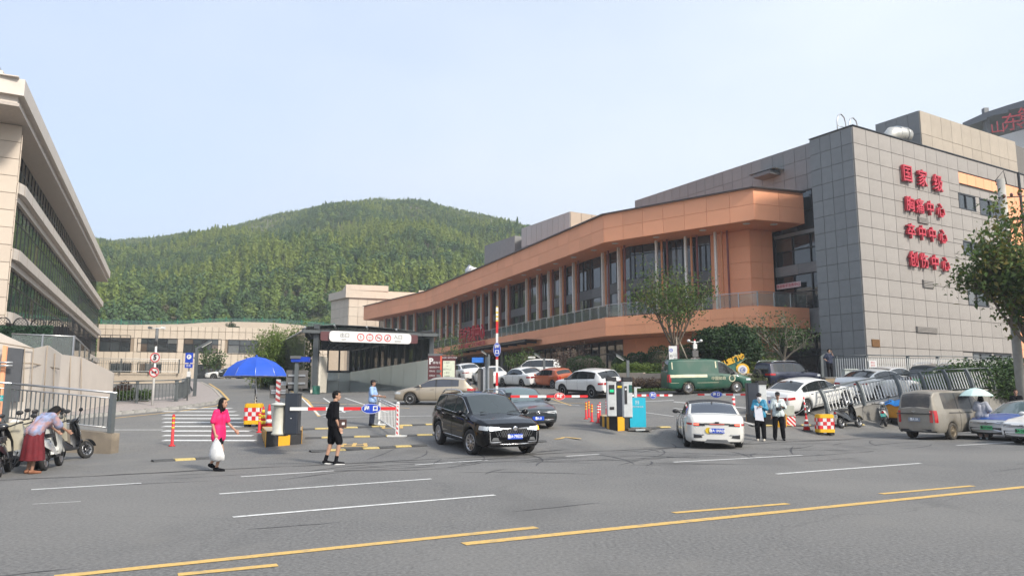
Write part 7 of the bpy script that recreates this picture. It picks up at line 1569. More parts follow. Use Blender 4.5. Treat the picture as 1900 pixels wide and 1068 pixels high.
car('white_suv', 'suv', 'white suv with green plate parked in front of the round shrub', 'car', GP(1092, 47), R(124), P_WHT, rims='five', plate=(-1, '鲁A D528', .78), pcol='green', lower=M_PL, opts=('fin', 'bm'))
car('orange_hatchback', 'hatch', 'small orange hatchback parked beside the white suv', 'car', GP(1023, 54), R(124), P_ORG, rims='y', sc=.88, rear='tall', hgt=1.06)
car('white_saloon', 'sedan', 'white saloon parked left of the small orange hatchback', 'car', GP(968, 56.5), R(122), P_WHT, rims='y', sc=.97)
car('white_saloon', 'sedan', 'white saloon partly behind the raised barrier arm, red rear lights', 'car', GP(908, 60), R(108), P_WHT, rims='y', rear='slim')
car('white_saloon', 'sedan', 'white saloon parked just right of the campus map board', 'car', GP(862, 66), R(112), P_WHT, rims='y', rear='slim')
t, K = car('white_van', 'minivan', 'white van parked behind the white saloons near the entrance', 'van', GP(991, 64), R(170), P_WHT, rims='steel', sc=.95); MB().box((.2, 0, 1.95), (.5, 1.1, .14)).build('roof_unit', M_SWH, t)
t, K = car('green_van', 'van', 'dusty dark green delivery van with cream stripe behind the barrier arm', 'van', GP(1313, 44.3), R(6), P_GRN, rims='steel', rear='tall', tyre=M_TYD, rimm=M_RIM, opts=('bm',), lower=None)
M_CRM = pm('cream_stripe', (.62, .60, .42), .5, dirt=((.2, .2, .15), .5, .8, 3, .5))
for s in (-1, 1): K['skin'](2.65, 4.80, .93, 1.09, s, 'cream_stripe', M_CRM, .012); K['skin'](2.05, 2.12, 1.45, 1.82, s, 'pale_mark', M_CRM, .012); K['skin'](4.62, 4.68, 1.4, 1.8, s, 'pale_mark', M_CRM, .012); K['skin'](2.0, 4.8, .62, .64, s, 'rub_strip', M_CRM, .012)
text('中国邮政', .22, M_CRM, t, Matrix.Translation((.35, -K['w'] - .02, .85)) @ Matrix.Rotation(PI / 2, 4, 'X'), .002)
ring(Matrix.Translation((1.15, -K['w'] - .015, .85)) @ Matrix.Rotation(PI / 2, 4, 'X'), .14, .2, 'round_logo', M_CRM, t)
t, K = car('navy_offroader', 'offroad', 'navy blue offroader with spare wheel and roof rails', 'car', GP(1462, 47), R(24), P_NVY, rims='five', rails=1, opts=('bm',), glassm=M_CG)
hm, tm_, rm_ = wheelmeshes(.34, 'steel', M_TY, M_RIM); wh = link('spare_wheel', hm, None, t); wh.location = (K['ox'] - K['L'] - .2, .15, .98); wh.rotation_euler = (0, 0, R(90)); link('tyre', tm_, None, wh); link('cover', MB().lathe([(.27, -.11), (.25, -.13), (0, -.135)], 20, Matrix.Rotation(PI / 2, 4, 'X')).lathe([(.27, .11), (.25, .13), (0, .135)], 20, Matrix.Rotation(PI / 2, 4, 'X')).mesh('cover'), M_PL, wh)
car('white_saloon', 'sedan', 'white saloon with red rear lights beside the photographer', 'car', GP(1502, 35.0), R(31), P_WHT, rims='multi', opts=('fin', 'ch'), plate=(-1, '鲁A 6', .62))
car('white_coupe', 'sedan', 'low white saloon parked behind the leaning railing', 'car', GP(1632, 38.9), R(30), P_WHT, rims='multi', rear='slim', opts=('fin', 'bm', 'diffuser'), sc=1.04)
car('white_saloon', 'sedan', 'white saloon in the second row behind the leaning railing', 'car', GP(1658, 43.8), R(30), P_SIL, rims='y', hgt=1.05)
car('dark_suv', 'suv', 'dark grey suv with roof rails behind the leaning railing', 'car', GP(1752, 43.8), R(28), P_DGR, rims='y', rails=1, plate=(-1, '鲁A', .80), pcol='green')
t, K = car('dirty_minivan', 'minivan', 'dirty beige minivan with dusty windows parked along the road', 'van', onz(1775, 0, 0) if False else Vector((17.0, 29.75, 0)), R(33), P_TAN, rims='steel', rear='tall', tyre=M_TYD, rimm=M_RIMD, plate=(-1, '鲁A 5R', .74), pcol='dirty', glassm=pm('dusty_glass', (.055, .05, .045), .35, dirt=((.12, .10, .08), .45, .7, 3, .6)), opts=('bm',))
K['patch']([(-.72, 1.13), (.72, 1.13), (.68, 1.62), (-.68, 1.62)], -1, 'rear_glass', pm('dusty_glass', (.055, .05, .045), .35), .01, off=-.02) if False else None
MB().box((K['bx'](0, 0) - .04, 0, .95), (.03, 1.3, .035)).build('tailgate_bar', M_PL, t); MB().extr([(K['bx'](0, 0) - .035, -.09, 1.06), (K['bx'](0, 0) - .035, 0, 1.0), (K['bx'](0, 0) - .035, .09, 1.06), (K['bx'](0, 0) - .035, 0, 1.03)], (-.012, 0, 0)).build('emblem', M_CH, t)
for s in (-1, 1): K['skin'](1.9, 3.6, .97, 1.0, s, 'slide_rail', M_PL, .01)
t, K = car('blue_white_taxi', 'sedan', 'blue and silver taxi with green plate facing the dirty minivan', 'taxi', Vector((19.5, 29.0, 0)), R(205), P_SIL, rims='five', front='taxi', plate=(1, '鲁AF3960', .46), pcol='green', glassm=M_CGB, hl=1.1)
def bonnet(K, t, x0, x1, m, name='bonnet'):
 rows = []
 for x in np.linspace(x0, x1, 10):
  P = K['section'](x)[7:]; row = [Vector((K['ox'] - x, y, z + .006)) for y, z in P] + [Vector((K['ox'] - x, -y, z + .006)) for y, z in reversed(P[:-1])]; rows.append(row)
 MB().grid(rows).build(name, m, t)
bonnet(K, t, .10, 1.24, P_BLU)
for s in (-1, 1): K['skin'](.30, 4.3, .50, .80, s, 'blue_side', P_BLU, .008)
t, K = car('white_taxi', 'sedan', 'silver white taxi with green plate cut by the right picture edge', 'taxi', Vector((19.0, 26.3, 0)), R(205), P_WHT, rims='five', front='taxi', plate=(1, '鲁A D6701', .46), pcol='green', glassm=M_CGB, hl=1.1)
car('parked_car', 'suv', 'dark car parked at the far end of the left lane', 'car', GP(447, 84), R(200), P_DGR, rims='five'); car('parked_car', 'sedan', 'white car parked at the far end of the left lane under the umbrella edge', 'car', GP(421, 86), R(190), P_WHT, rims='five')
# -- SCOOTERS
def scooter(label, loc, rz, body, group=None, screen=False, plate=None, box=None, blanket=None, lean=R(-8)):
 """electric scooter, +x forward"""
 t = thing('electric_scooter', label, 'scooter', tuple(loc), rz, group=group); t.rotation_euler = (lean, 0, rz)
 hm, tm_, rm_ = wheelmeshes(.225, 'five', M_TY, M_RIM)
 for x in (.62, -.58): wh = link('wheel', hm, None, t); wh.location = (x, 0, .225); wh.scale = (1, .55, 1); link('tyre', tm_, None, wh); link('rim', rm_, None, wh)
 m = MB(); m.grid([[Vector((x, y * wd, z)) for y, z in ((1, z0), (1.0, (z0 + z1) / 2), (.75, z1), (0, z1 + .03), (-.75, z1), (-1, (z0 + z1) / 2), (-1, z0))] for x, wd, z0, z1 in ((.18, .10, .25, .36), (.0, .13, .26, .45), (-.2, .15, .30, .62), (-.45, .15, .40, .68), (-.75, .10, .52, .70), (-.88, .05, .60, .68))]); m.build('rear_body', body, t)
 MB().prism([(.30, -.14), (.30, .14), (-.15, .15), (-.15, -.15)], .24, .30).build('footboard', M_PL, t)
 m = MB(); m.grid([[Vector((x + .0, y, z)) for x, y in ((x0 - .05, -wd), (x0 + .05, -wd * .6), (x0 + .09, 0), (x0 + .05, wd * .6), (x0 - .05, wd))] for z, x0, wd in ((.26, .33, .13), (.45, .37, .17), (.65, .36, .18), (.85, .32, .14), (.95, .29, .10))]); m.build('leg_shield', body, t)
 m = MB(); m.prism(rrect(.66, .27, .1), .70, .79); me = m.mesh('seat'); o = link('seat', me, M_PL, t); o.location = (-.35, 0, 0)
 MB().tube([(.30, 0, .9), (.40, 0, .6), (.60, 0, .30)], .035, 8).tube([(.60, -.08, .225), (.55, -.08, .45)], .02, 6).tube([(.60, .08, .225), (.55, .08, .45)], .02, 6).build('fork', M_PL, t)
 MB().grid([[Vector((.62 + r * math.cos(a), y, .225 + r * math.sin(a))) for y in (-.07, 0, .07)] for a in np.linspace(.3, 2.6, 9) for r in (.28,)]).build('front_mudguard', body, t)
 MB().tube([(.14, -.34, 1.03), (.24, -.15, .98), (.27, 0, .98), (.24, .15, .98), (.14, .34, 1.03)], .016, 8).tube([(.14, -.34, 1.03), (.10, -.40, 1.03)], .022, 8).tube([(.14, .34, 1.03), (.10, .40, 1.03)], .022, 8).build('handlebar', M_PL, t)
 MB().ball((.32, 0, .98), (.09, .12, .08)).build('headlight_cowl', body, t); MB().ball((.40, 0, .97), (.03, .06, .045)).build('headlight', M_HL, t)
 for s in (-1, 1): MB().tube([(.2, s * .26, 1.0), (.22, s * .32, 1.2)], .008, 5).ball((.22, s * .34, 1.24), (.02, .075, .05)).build('mirror', M_PL, t)
 MB().ball((-.88, 0, .62), (.03, .07, .04)).build('tail_light', M_TL, t); MB().tube([(-.70, -.10, .7), (-.92, -.10, .78), (-.92, .10, .78), (-.70, .10, .7)], .012, 6).build('grab_rail', M_STEEL, t)
 MB().tube([(-.2, -.05, .28), (-.58, -.07, .225)], .03, 6).tube([(-.45, -.12, .62), (-.58, -.12, .24)], .02, 6).build('swing_arm', M_PL, t); MB().tube([(-.05, .12, .25), (.0, .28, .03)], .013, 5).build('side_stand', M_PL, t)
 if plate: MB().box((-.90, 0, .50), (.01, .20, .13)).build('number_plate', plate, t); text('济南', .05, M_SW, t, Matrix.Translation((-.907, 0, .53)) @ Matrix.Rotation(-PI / 2, 4, 'Z') @ Matrix.Rotation(PI / 2, 4, 'X'), .001); text('A3826', .06, M_SW, t, Matrix.Translation((-.907, 0, .475)) @ Matrix.Rotation(-PI / 2, 4, 'Z') @ Matrix.Rotation(PI / 2, 4, 'X'), .001)
 if screen: MB().grid([[Vector((.36 + .1 * (1 - q) - .12 * q, y, .98 + .35 * q)) for y in np.linspace(-.16, .16, 5)] for q in (0, .5, 1)]).build('windscreen', M_RG, t)
 if blanket: MB().grid([[Vector((.42 - .1 * abs(y) * 2, y, z)) for y in np.linspace(-.36, .36, 9)] for z in (.45, .65, .85, 1.05)]).build('wind_apron', blanket, t)
 if box: MB().prism(rrect(.34, .34, .05), .80, 1.10).build('top_box', box, t).location = (-.85, 0, 0)
 return t
M_TPL = pm('turquoise_plate', (.02, .50, .42), .4); S_WH = paint('scooter_white', (.62, .62, .60)); S_BK = paint('scooter_black', (.02, .02, .022)); S_GY = paint('scooter_grey', (.16, .16, .17), .4); S_BE = paint('scooter_beige', (.50, .46, .36))
GS_ = 'electric scooters parked by the left wall'
def gsc(u, v): return onz(u, v, 0)
HD = math.atan2(N.y, N.x)
scooter('white scooter with turquoise plate just right of the bending woman', gsc(96, 868), HD - .25, S_WH, GS_, plate=M_TPL)
scooter('black scooter with turquoise plate against the stained wall', gsc(120, 853), HD - .9, S_BK, GS_, plate=M_TPL, box=None)
scooter('black scooter whose wheel is cut by the left picture edge', gsc(6, 880), HD - .1, S_BK, GS_, plate=M_TPL, blanket=S_BE)
scooter('white scooter left of the bending woman with beige apron', gsc(48, 868), HD + .35, S_WH, GS_, blanket=S_BE)
scooter('beige scooter with cloth apron in front of the bending woman', gsc(86, 856), HD - .5, S_BE, GS_, screen=True, blanket=S_BE)
scooter('white and black scooter behind the leftmost scooter', gsc(22, 860), HD - .3, S_WH, GS_)
GS2 = 'electric scooters parked by the ramp wall'
p = ong(1578, 793); scooter('black scooter with red tail light and top box by the ramp wall', p, R(32), S_BK, GS2, plate=M_SW, box=None)
p = ong(1645, 790); scooter('small white and black scooter with turquoise plate beside the blue covered cart', p, R(62), S_WH, GS2, plate=M_TPL)
p = ong(1676, 787); t = thing('delivery_cart', 'orange delivery cart under a bright blue plastic sheet', 'cart', tuple(p), EA); MB().box((0, 0, .62), (1.3, .9, .62)).build('cargo_box', pm('orange_cart', (.55, .25, .03), .5, dirt=((.2, .1, .03), .5, .8, 4, .5)), t); MB().box((0, 0, .26), (1.3, .85, .1)).build('chassis', M_PL, t)
M_BS = pm('blue_sheet', (.01, .22, .62), .35, var=.25, scale=5, bump=.3); rows = []
for i, x in enumerate(np.linspace(-.74, .74, 16)):
 row = []
 for j, y in enumerate(np.linspace(-.85, .85, 18)):
  over = max(0, abs(y) - .47); z = 1.02 + .06 * math.sin(x * 7 + y * 3) + .04 * math.sin(y * 11) - over * 1.0 - max(0, abs(x) - .66) * 2.5; row.append(Vector((x + .02 * math.sin(y * 9), (y / abs(y) if y else 0) * min(abs(y), .49 + over * .15), z)))
 rows.append(row)
MB().grid(rows).build('plastic_sheet', M_BS, t)
for x, y in ((-.45, -.42), (-.45, .42), (.5, 0)): wh = link('wheel', hm, None, t); hm2, tm2, rm2 = wheelmeshes(.225, 'five', M_TY, M_RIM); wh.data = hm2; wh.location = (x, y, .225); wh.scale = (1, .6, 1); link('tyre', tm2, None, wh); link('rim', rm2, None, wh)
# -- PEOPLE
def remesh(mb, name, vox=.014, smooth=4, fac=.5):
 me = mb.mesh('tmp', fix=False); o = bpy.data.objects.new('tmp', me); COL.objects.link(o)
 r = o.modifiers.new('r', 'REMESH'); r.mode = 'VOXEL'; r.voxel_size = vox; r.use_smooth_shade = True
 s = o.modifiers.new('s', 'SMOOTH'); s.iterations = smooth; s.factor = fac
 dg = bpy.context.evaluated_depsgraph_get(); m2 = bpy.data.meshes.new_from_object(o.evaluated_get(dg)); bpy.data.objects.remove(o)
 m2.name = name; m2.materials.clear(); m2.polygons.foreach_set('use_smooth', [True] * len(m2.polygons)); return m2
def cap(mb, a, b, ra, rb, n=12, sq=None):
 """tapered capsule"""
 a, b = Vector(a), Vector(b); d = (b - a); Lg = d.length
 if Lg < 1e-6: mb.ball(a, ra, n, n // 2); return
 q = d.to_track_quat('Z', 'Y').to_matrix().to_4x4(); q.translation = a; pr = [(ra * math.sin(t), -ra * math.cos(t)) for t in np.linspace(0, PI / 2, 5)] + [(rb * math.cos(t), Lg + rb * math.sin(t)) for t in np.linspace(0, PI / 2, 5)]
 pr[0] = (0, -ra); pr[-1] = (0, Lg + rb); mb.lathe(pr, n, q)
def slabm(mb, pts):   # torso: list of (center, rx(depth), ry(width)) rings, rings horizontal-ish
 k = len(mb.v); n = 16
 for c, rx, ry in pts:
  for j in range(n):
   t = 2 * PI * j / n; ct, st2 = math.cos(t), math.sin(t); e = .8
   mb.v.append((c[0] + rx * abs(ct) ** e * (1 if ct > 0 else -1), c[1] + ry * abs(st2) ** e * (1 if st2 > 0 else -1), c[2]))
 for i in range(len(pts) - 1):
  for j in range(n): mb.f.append((k + i * n + j, k + i * n + (j + 1) % n, k + (i + 1) * n + (j + 1) % n, k + (i + 1) * n + j)); mb.sm.append(True)
 mb.f.append(tuple(k + j for j in range(n))[::-1]); mb.sm.append(True); e_ = k + (len(pts) - 1) * n; mb.f.append(tuple(e_ + j for j in range(n))); mb.sm.append(True)
SKIN = pm('skin', (.42, .24, .16), .55, var=.05, scale=4); SKIND = pm('skin_tan', (.33, .18, .12), .55, var=.05, scale=4); HAIR = pm('black_hair', (.006, .005, .005), .7, spec=.2, var=.3, scale=30)
M_EYE = pm('eye_dark', (.02, .015, .012), .2); M_LIP = pm('lips', (.36, .12, .10), .5)
def person(label, loc, face_deg, H, P, top, bottom, shoes, hair='short', skin=SKIN, build=1.0, extras=(), group=None):
 """P: joints in metres for a 1.70 m body, x forward, y left, z up"""
 t = thing('person', label, 'person', tuple(loc), R(face_deg), group=group); k = H / 1.70; t.scale = (k, k, k)
 J = {n_: Vector(v) for n_, v in P.items() if not isinstance(v, (int, float))}; pel, ch, nk, hd = J['pel'], J['ch'], J['nk'], J['hd']; b = MB(); sp = (nk - pel).normalized()
 bw = build
 def tor(mb, g=0.0):
  mid = pel.lerp(ch, .5)
  for (a, c, ra, rb) in ((pel + Vector((0, .075, 0)), mid + Vector((0, .06, 0)), .115 + g, .100 + g), (pel + Vector((0, -.075, 0)), mid + Vector((0, -.06, 0)), .115 + g, .100 + g), (mid + Vector((0, .06, 0)), ch + Vector((0, .085, 0)), .100 + g, .105 + g), (mid + Vector((0, -.06, 0)), ch + Vector((0, -.085, 0)), .100 + g, .105 + g)):
   cap(mb, a, c, ra * bw, rb * bw)
  cap(mb, J['sl'], J['sr'], .062 * bw + g, .062 * bw + g); cap(mb, ch + Vector((0, .06, 0)), J['sl'], .09 * bw + g, .06 * bw + g); cap(mb, ch + Vector((0, -.06, 0)), J['sr'], .09 * bw + g, .06 * bw + g)
 tor(b)
 cap(b, nk - sp * .06, nk.lerp(hd, .55), .056, .050)
 for s in ('l', 'r'):
  cap(b, J['s' + s], J['e' + s], .046 * bw, .037); cap(b, J['e' + s], J['w' + s], .037, .024)
  cap(b, J['h' + s], J['k' + s], .078 * bw, .052); cap(b, J['k' + s], J['k' + s].lerp(J['a' + s], .35), .052, .052); cap(b, J['k' + s].lerp(J['a' + s], .35), J['a' + s], .050, .034)
  f = J.get('f' + s, Vector((1, 0, -.05)).normalized()); an = J['a' + s]; cap(b, an + Vector((-.02, 0, -.04)), an + f * .17 + Vector((0, 0, -.055)), .034, .026)
  w_ = J['w' + s]; d = (w_ - J['e' + s]).normalized(); hd_ = J.get('d' + s, d); side = d.cross(Vector((1, 0, 0) if abs(d.x) < .8 else (0, 1, 0))).normalized(); side = Vector((side.x, side.y, side.z))
  fw = Vector((1, 0, 0)) - d * d.x; fw = fw.normalized() if fw.length > .2 else Vector((0, 0, 1)); nrm = d.cross(fw).normalized()
  cap(b, w_, w_ + d * .075, .026, .026); cap(b, w_ + d * .04 + fw * .018, w_ + d * .08 + fw * .02, .018, .018); cap(b, w_ + d * .04 - fw * .018, w_ + d * .08 - fw * .02, .018, .018)
  for q, (o, ln) in enumerate(((.030, .060), (.011, .070), (-.010, .066), (-.030, .052))):
   a0 = w_ + d * .085 + fw * o; a1 = a0 + d * ln * .55 + nrm * .008; a2 = a1 + d * ln * .45 + nrm * .02; cap(b, a0, a1, .0095, .0085, 8); cap(b, a1, a2, .0085, .0075, 8)
  a0 = w_ + d * .025 + fw * .026; a1 = a0 + d * .035 + fw * .028; cap(b, a0, a1, .012, .010, 8); cap(b, a1, a1 + d * .03 + fw * .006, .010, .009, 8)
 yaw = P.get('yaw', 0); tilt = P.get('tilt', 0); HM = Matrix.Translation(hd) @ Matrix.Rotation(R(yaw), 4, 'Z') @ Matrix.Rotation(R(tilt), 4, 'Y'); h3 = HM.to_3x3()
 hp = lambda x, y, z: HM @ Vector((x, y, z))
 b.ball(hp(-.01, 0, .03), (.092, .075, .095), 16, 12, HM); b.ball(hp(.022, 0, -.03), (.062, .055, .075), 14, 10, HM); cap(b, hp(.075, 0, .01), hp(.095, 0, -.018), .010, .014, 8); b.ball(hp(.052, 0, -.082), (.028, .026, .022), 8, 6, HM)
 for s in (-1, 1): b.ball(hp(-.008, s * .076, -.005), (.018, .010, .030), 8, 6, HM)
 body = remesh(b, 'body', .0125); link('body', body, skin, t)
 for s in (-1, 1): MB().ball(hp(.070, s * .028, .012), (.010, .014, .007), 8, 6, HM).build('eye', M_EYE, t); MB().box(hp(.078, s * .03, .032).to_tuple(), (.008, .032, .007), M=h3.to_4x4()).build('eyebrow', HAIR, t)
 MB().ball(hp(.073, 0, -.047), (.010, .024, .007), 8, 6, HM).build('mouth', M_LIP, t)
 if hair != 'none':
  h = MB(); h.ball(hp(-.018, 0, .048), (.100, .084, .092), 16, 12, HM)
  if hair == 'short': h.ball(hp(-.045, 0, .01), (.07, .078, .085), 14, 10, HM); h.ball(hp(.045, 0, .092), (.045, .06, .03), 10, 8, HM)
  if hair == 'long':
   cap(h, hp(-.05, 0, .03), hp(-.055, 0, -.14), .075, .085); cap(h, hp(-.06, 0, -.1), hp(-.075, .0, -.24), .085, .055); 
   for s in (-1, 1): cap(h, hp(-.02, s * .07, .02), hp(-.02, s * .085, -.20), .028, .035)
  if hair == 'bob':
   cap(h, hp(-.04, 0, .03), hp(-.05, 0, -.08), .085, .095)
   for s in (-1, 1): cap(h, hp(-.01, s * .07, .02), hp(-.005, s * .085, -.09), .03, .035)
  hm_ = remesh(h, 'hair', .014, 2)
  bm = bmesh.new(); bm.from_mesh(hm_); iv = HM.inverted(); dl_ = []
  for v in bm.verts:
   q = iv @ v.co
   if q.x > .035 and q.z < .075 and abs(q.y) < .062: dl_.append(v)
  bmesh.ops.delete(bm, geom=dl_, context='VERTS'); bm.to_mesh(hm_); bm.free(); link('hair', hm_, HAIR, t)
 def garment(name, fn, mat, vox=.014): m = MB(); fn(m); o = link(name, remesh(m, name, vox, 3), mat, t); return o
 def shirt(m, sleeve=.62, g=.016, long_=0, loose=.0):
  tor(m, g); 
  for s in ('l', 'r'):
   e = J['s' + s].lerp(J['e' + s], min(1, sleeve)); cap(m, J['s' + s], e, .062 * bw + g * .7, .052 * bw + g + loose)
   if sleeve > 1: cap(m, J['e' + s], J['e' + s].lerp(J['w' + s], sleeve - 1), .05, .036)
  if long_: lo = pel - Vector((0, 0, long_)); 
  if long_:
   for y in (-.07, 0, .07): cap(m, pel + Vector((0, y, .05)), lo + Vector((0, y * 1.3, .08)), .115 + g, .10 + g + loose)
 def trousers(m, to=1.0, g=.014, loose=.0):
  cap(m, pel + Vector((0, .06, .03)), pel + Vector((0, -.06, .03)), .115 + g * .6, .115 + g * .6)
  for s in ('l', 'r'):
   cap(m, pel + Vector((0, .07 if s == 'l' else -.07, 0)), J['h' + s], .105, .09 + g)
   kk = J['k' + s]
   if to <= 1: e = J['h' + s].lerp(kk, to); cap(m, J['h' + s], e, .09 * bw + g, .066 * bw + g + loose)
   else:
    cap(m, J['h' + s], kk, .09 * bw + g, .060 + g + loose); e = kk.lerp(J['a' + s], to - 1); cap(m, kk, e, .060 + g + loose, .045 + g + loose)
 top and garment(top.get('name', 'shirt'), lambda m: shirt(m, top.get('sleeve', .62), top.get('g', .016), top.get('long', 0), top.get('loose', 0)), top['mat'])
 bottom and bottom.get('skirt') is None and garment(bottom.get('name', 'trousers'), lambda m: trousers(m, bottom.get('to', 1.93), bottom.get('g', .012), bottom.get('loose', 0)), bottom['mat'])
 for s in ('l', 'r'):
  f = J.get('f' + s, Vector((1, 0, -.05)).normalized()); an = J['a' + s]; m = MB(); cap(m, an + Vector((-.025, 0, -.040)) + f * -.01, an + f * .185 + Vector((0, 0, -.055)), .044 if shoes.get('h', 1) else .04, .034); 
  cap(m, an + Vector((0, 0, -.02)), an + f * .06 + Vector((0, 0, -.045)), .042, .036); sh = link(shoes.get('name', 'shoe'), remesh(m, 'shoe', .012, 2), shoes['mat'], t)
  if shoes.get('sole'):
   q = f.copy(); q.z = 0; q.normalize(); pr = Vector((-q.y, q.x, 0)); o = an + f * .085 + Vector((0, 0, -.088)); P4 = []
   for i in range(14): a = 2 * PI * i / 14; P4.append(o + f * .135 * math.cos(a) + pr * .050 * math.sin(a))
   MB().extr(P4, Vector((0, 0, .026))).build('sole', shoes['sole'], t)
  if shoes.get('sock'): m = MB(); cap(m, an, an + (J['k' + s] - an).normalized() * .10, .043, .044); m.build('sock', shoes['sock'], t)
 return t, J, HM
BASE = dict(pel=(0, 0, .93), ch=(.0, 0, 1.24), nk=(0, 0, 1.43), hd=(.02, 0, 1.585), sl=(0, .158, 1.385), sr=(0, -.158, 1.385), el=(-.02, .205, 1.11), er=(-.02, -.205, 1.11), wl=(.05, .22, .87), wr=(.05, -.22, .87),
   hl=(0, .09, .88), hr=(0, -.09, .88), kl=(.01, .10, .48), kr=(.01, -.10, .48), al=(-.02, .10, .085), ar=(-.02, -.10, .085))
def pose(**k): d = dict(BASE); d.update(k); return d
C_PINK = pm('pink_cloth', (.72, .012, .13), .7, var=.10, scale=7, bump=.3); C_BLK = pm('black_cloth', (.006, .006, .008), .9, spec=.15, var=.3, scale=8, bump=.3); C_LB = pm('light_blue_cloth', (.28, .42, .68), .7, var=.08, scale=7, bump=.3); C_NVY = pm('navy_cloth', (.015, .022, .05), .8, var=.2, scale=7, bump=.3)
C_TQ = pm('turquoise_jacket', (.02, .20, .33), .5, var=.15, scale=6, bump=.4); C_WHT = pm('pale_cloth', (.55, .62, .62), .75, var=.08, scale=7, bump=.3); C_RED = pm('dark_red_cloth', (.13, .008, .014), .8, var=.2, scale=9, bump=.4); C_GRY = pm('grey_vest', (.33, .34, .38), .75, var=.1, scale=8); C_PK2 = pm('pale_pink_cloth', (.60, .42, .36), .75)
C_PLD = pm('plaid_cloth', (.22, .26, .40), .75, var=.35, scale=9, dirt=((.42, .22, .18), .45, .6, 5, .8)); SH_B = dict(mat=C_BLK); 
p = onz(402, 873, 0)
t, J, HM = person('woman in a pink t shirt and shorts carrying a white plastic bag', p, -8, 1.60, pose(pel=(.0, 0, .93), ch=(.02, 0, 1.22), nk=(.04, 0, 1.41), hd=(.085, .0, 1.56), sl=(.05, .165, 1.36), sr=(.0, -.165, 1.36), el=(.10, .22, 1.10), wl=(.30, .20, .93), er=(-.05, -.21, 1.09), wr=(.03, -.21, .86),
 hl=(0, .085, .88), hr=(0, -.085, .88), kl=(.02, .09, .50), al=(-.20, .09, .16), kr=(.14, -.07, .49), ar=(.02, -.06, .09), fl=Vector((.93, 0, -.30)).normalized()), dict(mat=C_PINK, sleeve=.78, g=.012, long=.24, loose=.012), dict(mat=C_BLK, to=.62, name='shorts', g=.01), dict(mat=C_BLK, name='sandal', sole=C_BLK), hair='long', build=.92)
k = 1.60 / 1.7; bg = MB(); n = 14; rows = []
for z, r_ in ((0, .015), (-.05, .03), (-.14, .09), (-.28, .15), (-.40, .17), (-.50, .15), (-.53, .05)):
 rows.append([Vector((r_ * (1 + .12 * math.sin(5 * a + z * 9)) * math.cos(a) + .05 * -z * 2, r_ * .6 * math.sin(a), z)) for a in np.linspace(0, 2 * PI, n + 1)])
bg.grid(rows); bag = tag(bg.build('shopping_bag', pm('white_plastic_bag', (.62, .62, .62), .4, var=.15, scale=9, bump=.5)), 'white plastic bag hanging from the hand of the woman in pink', 'bag'); 
wp = Matrix.Translation(p) @ Matrix.Rotation(R(-8), 4, 'Z') @ (Vector((.06, -.21, .80)) * k); bag.location = wp; bag.rotation_euler = (0, 0, R(-8))
p = onz(617, 861, 0)
t, J, HM = person('man in black t shirt and shorts with a small brown shoulder bag', p, 30, 1.75, pose(pel=(0, 0, .94), ch=(-.03, 0, 1.24), nk=(.0, 0, 1.42), hd=(.055, 0, 1.575), el=(-.06, .22, 1.10), wl=(.08, .22, .90), er=(-.03, -.215, 1.09), wr=(.07, -.22, .85), kl=(-.02, .10, .50), al=(-.14, .10, .10), kr=(.12, -.09, .50), ar=(.05, -.09, .085), yaw=-25, fl=Vector((.97, 0, -.12)).normalized()),
 dict(mat=C_BLK, sleeve=.95, g=.016, long=.10, loose=.01), dict(mat=C_BLK, to=.92, name='shorts', g=.014, loose=.012), dict(mat=C_BLK, sole=M_SW, sock=C_BLK), hair='short', build=1.0)
bagm = MB().prism(rrect(.24, .11, .03), -.10, .10); b2 = bagm.build('bag_body', pm('brown_leather', (.055, .025, .02), .45, var=.15)); SB = thing('shoulder_bag', 'small dark brown shoulder bag of the man in black', 'bag', tuple(Matrix.Translation(p) @ Matrix.Rotation(R(30), 4, 'Z') @ Vector((.14, -.17, .97))), R(50)); b2.parent = SB
MB().tube([(-.1, 0, .1), (-.05, .1, .40), (.0, .12, .50)], .012, 5).build('strap', C_BLK, SB); MB().box((0, -.06, 0), (.08, .006, .06)).build('white_patch', M_SW, SB)
p = ong(690, 789)
CAPM = pm('cap_black', (.012, .012, .016), .7)
def cap_hat(t, HM, mat=CAPM):
 m = MB(); m.ball(HM @ Vector((-.012, 0, .075)), (.104, .088, .062), 14, 10, HM); link('cap', remesh(m, 'cap', .014, 2), mat, t); P = [HM @ Vector((.07 + .10 * math.cos(a), .075 * math.sin(a), .068)) for a in np.linspace(-PI / 2, PI / 2, 9)]; MB().extr(P, HM.to_3x3() @ Vector((-.01, 0, .012))).build('cap_peak', mat, t)
t, J, HM = person('guard in light blue shirt and black cap resting a hand on the white fence', p, -10, 1.74, pose(el=(.08, .20, 1.12), wl=(.36, .16, 1.08), er=(.06, -.215, 1.12), wr=(.32, -.20, 1.10), tilt=-4), dict(mat=C_LB, sleeve=.8, g=.018, long=.04), dict(mat=C_NVY, to=1.95, g=.016), SH_B, hair='short', skin=SKIND, build=1.02)
cap_hat(t, HM)
p = onz(1412, 817, 0) 
p = Vector((p.x, p.y, 0)); p = ong(1412, 817)
t, J, HM = person('person in turquoise jacket and white face mask holding white papers', p, -112, 1.70, pose(nk=(.03, 0, 1.42), hd=(.08, 0, 1.56), el=(.04, .23, 1.13), wl=(.24, .09, 1.20), er=(.04, -.23, 1.13), wr=(.25, -.07, 1.18), kl=(.03, .11, .48), al=(.04, .12, .085), kr=(.05, -.10, .48), ar=(-.06, -.10, .085), tilt=22), dict(mat=C_TQ, sleeve=1.85, g=.018, long=.12, loose=.01, name='jacket'), dict(mat=C_BLK, to=1.95, g=.02, loose=.01), dict(mat=pm('cream_shoe', (.55, .50, .42), .6)), hair='short')
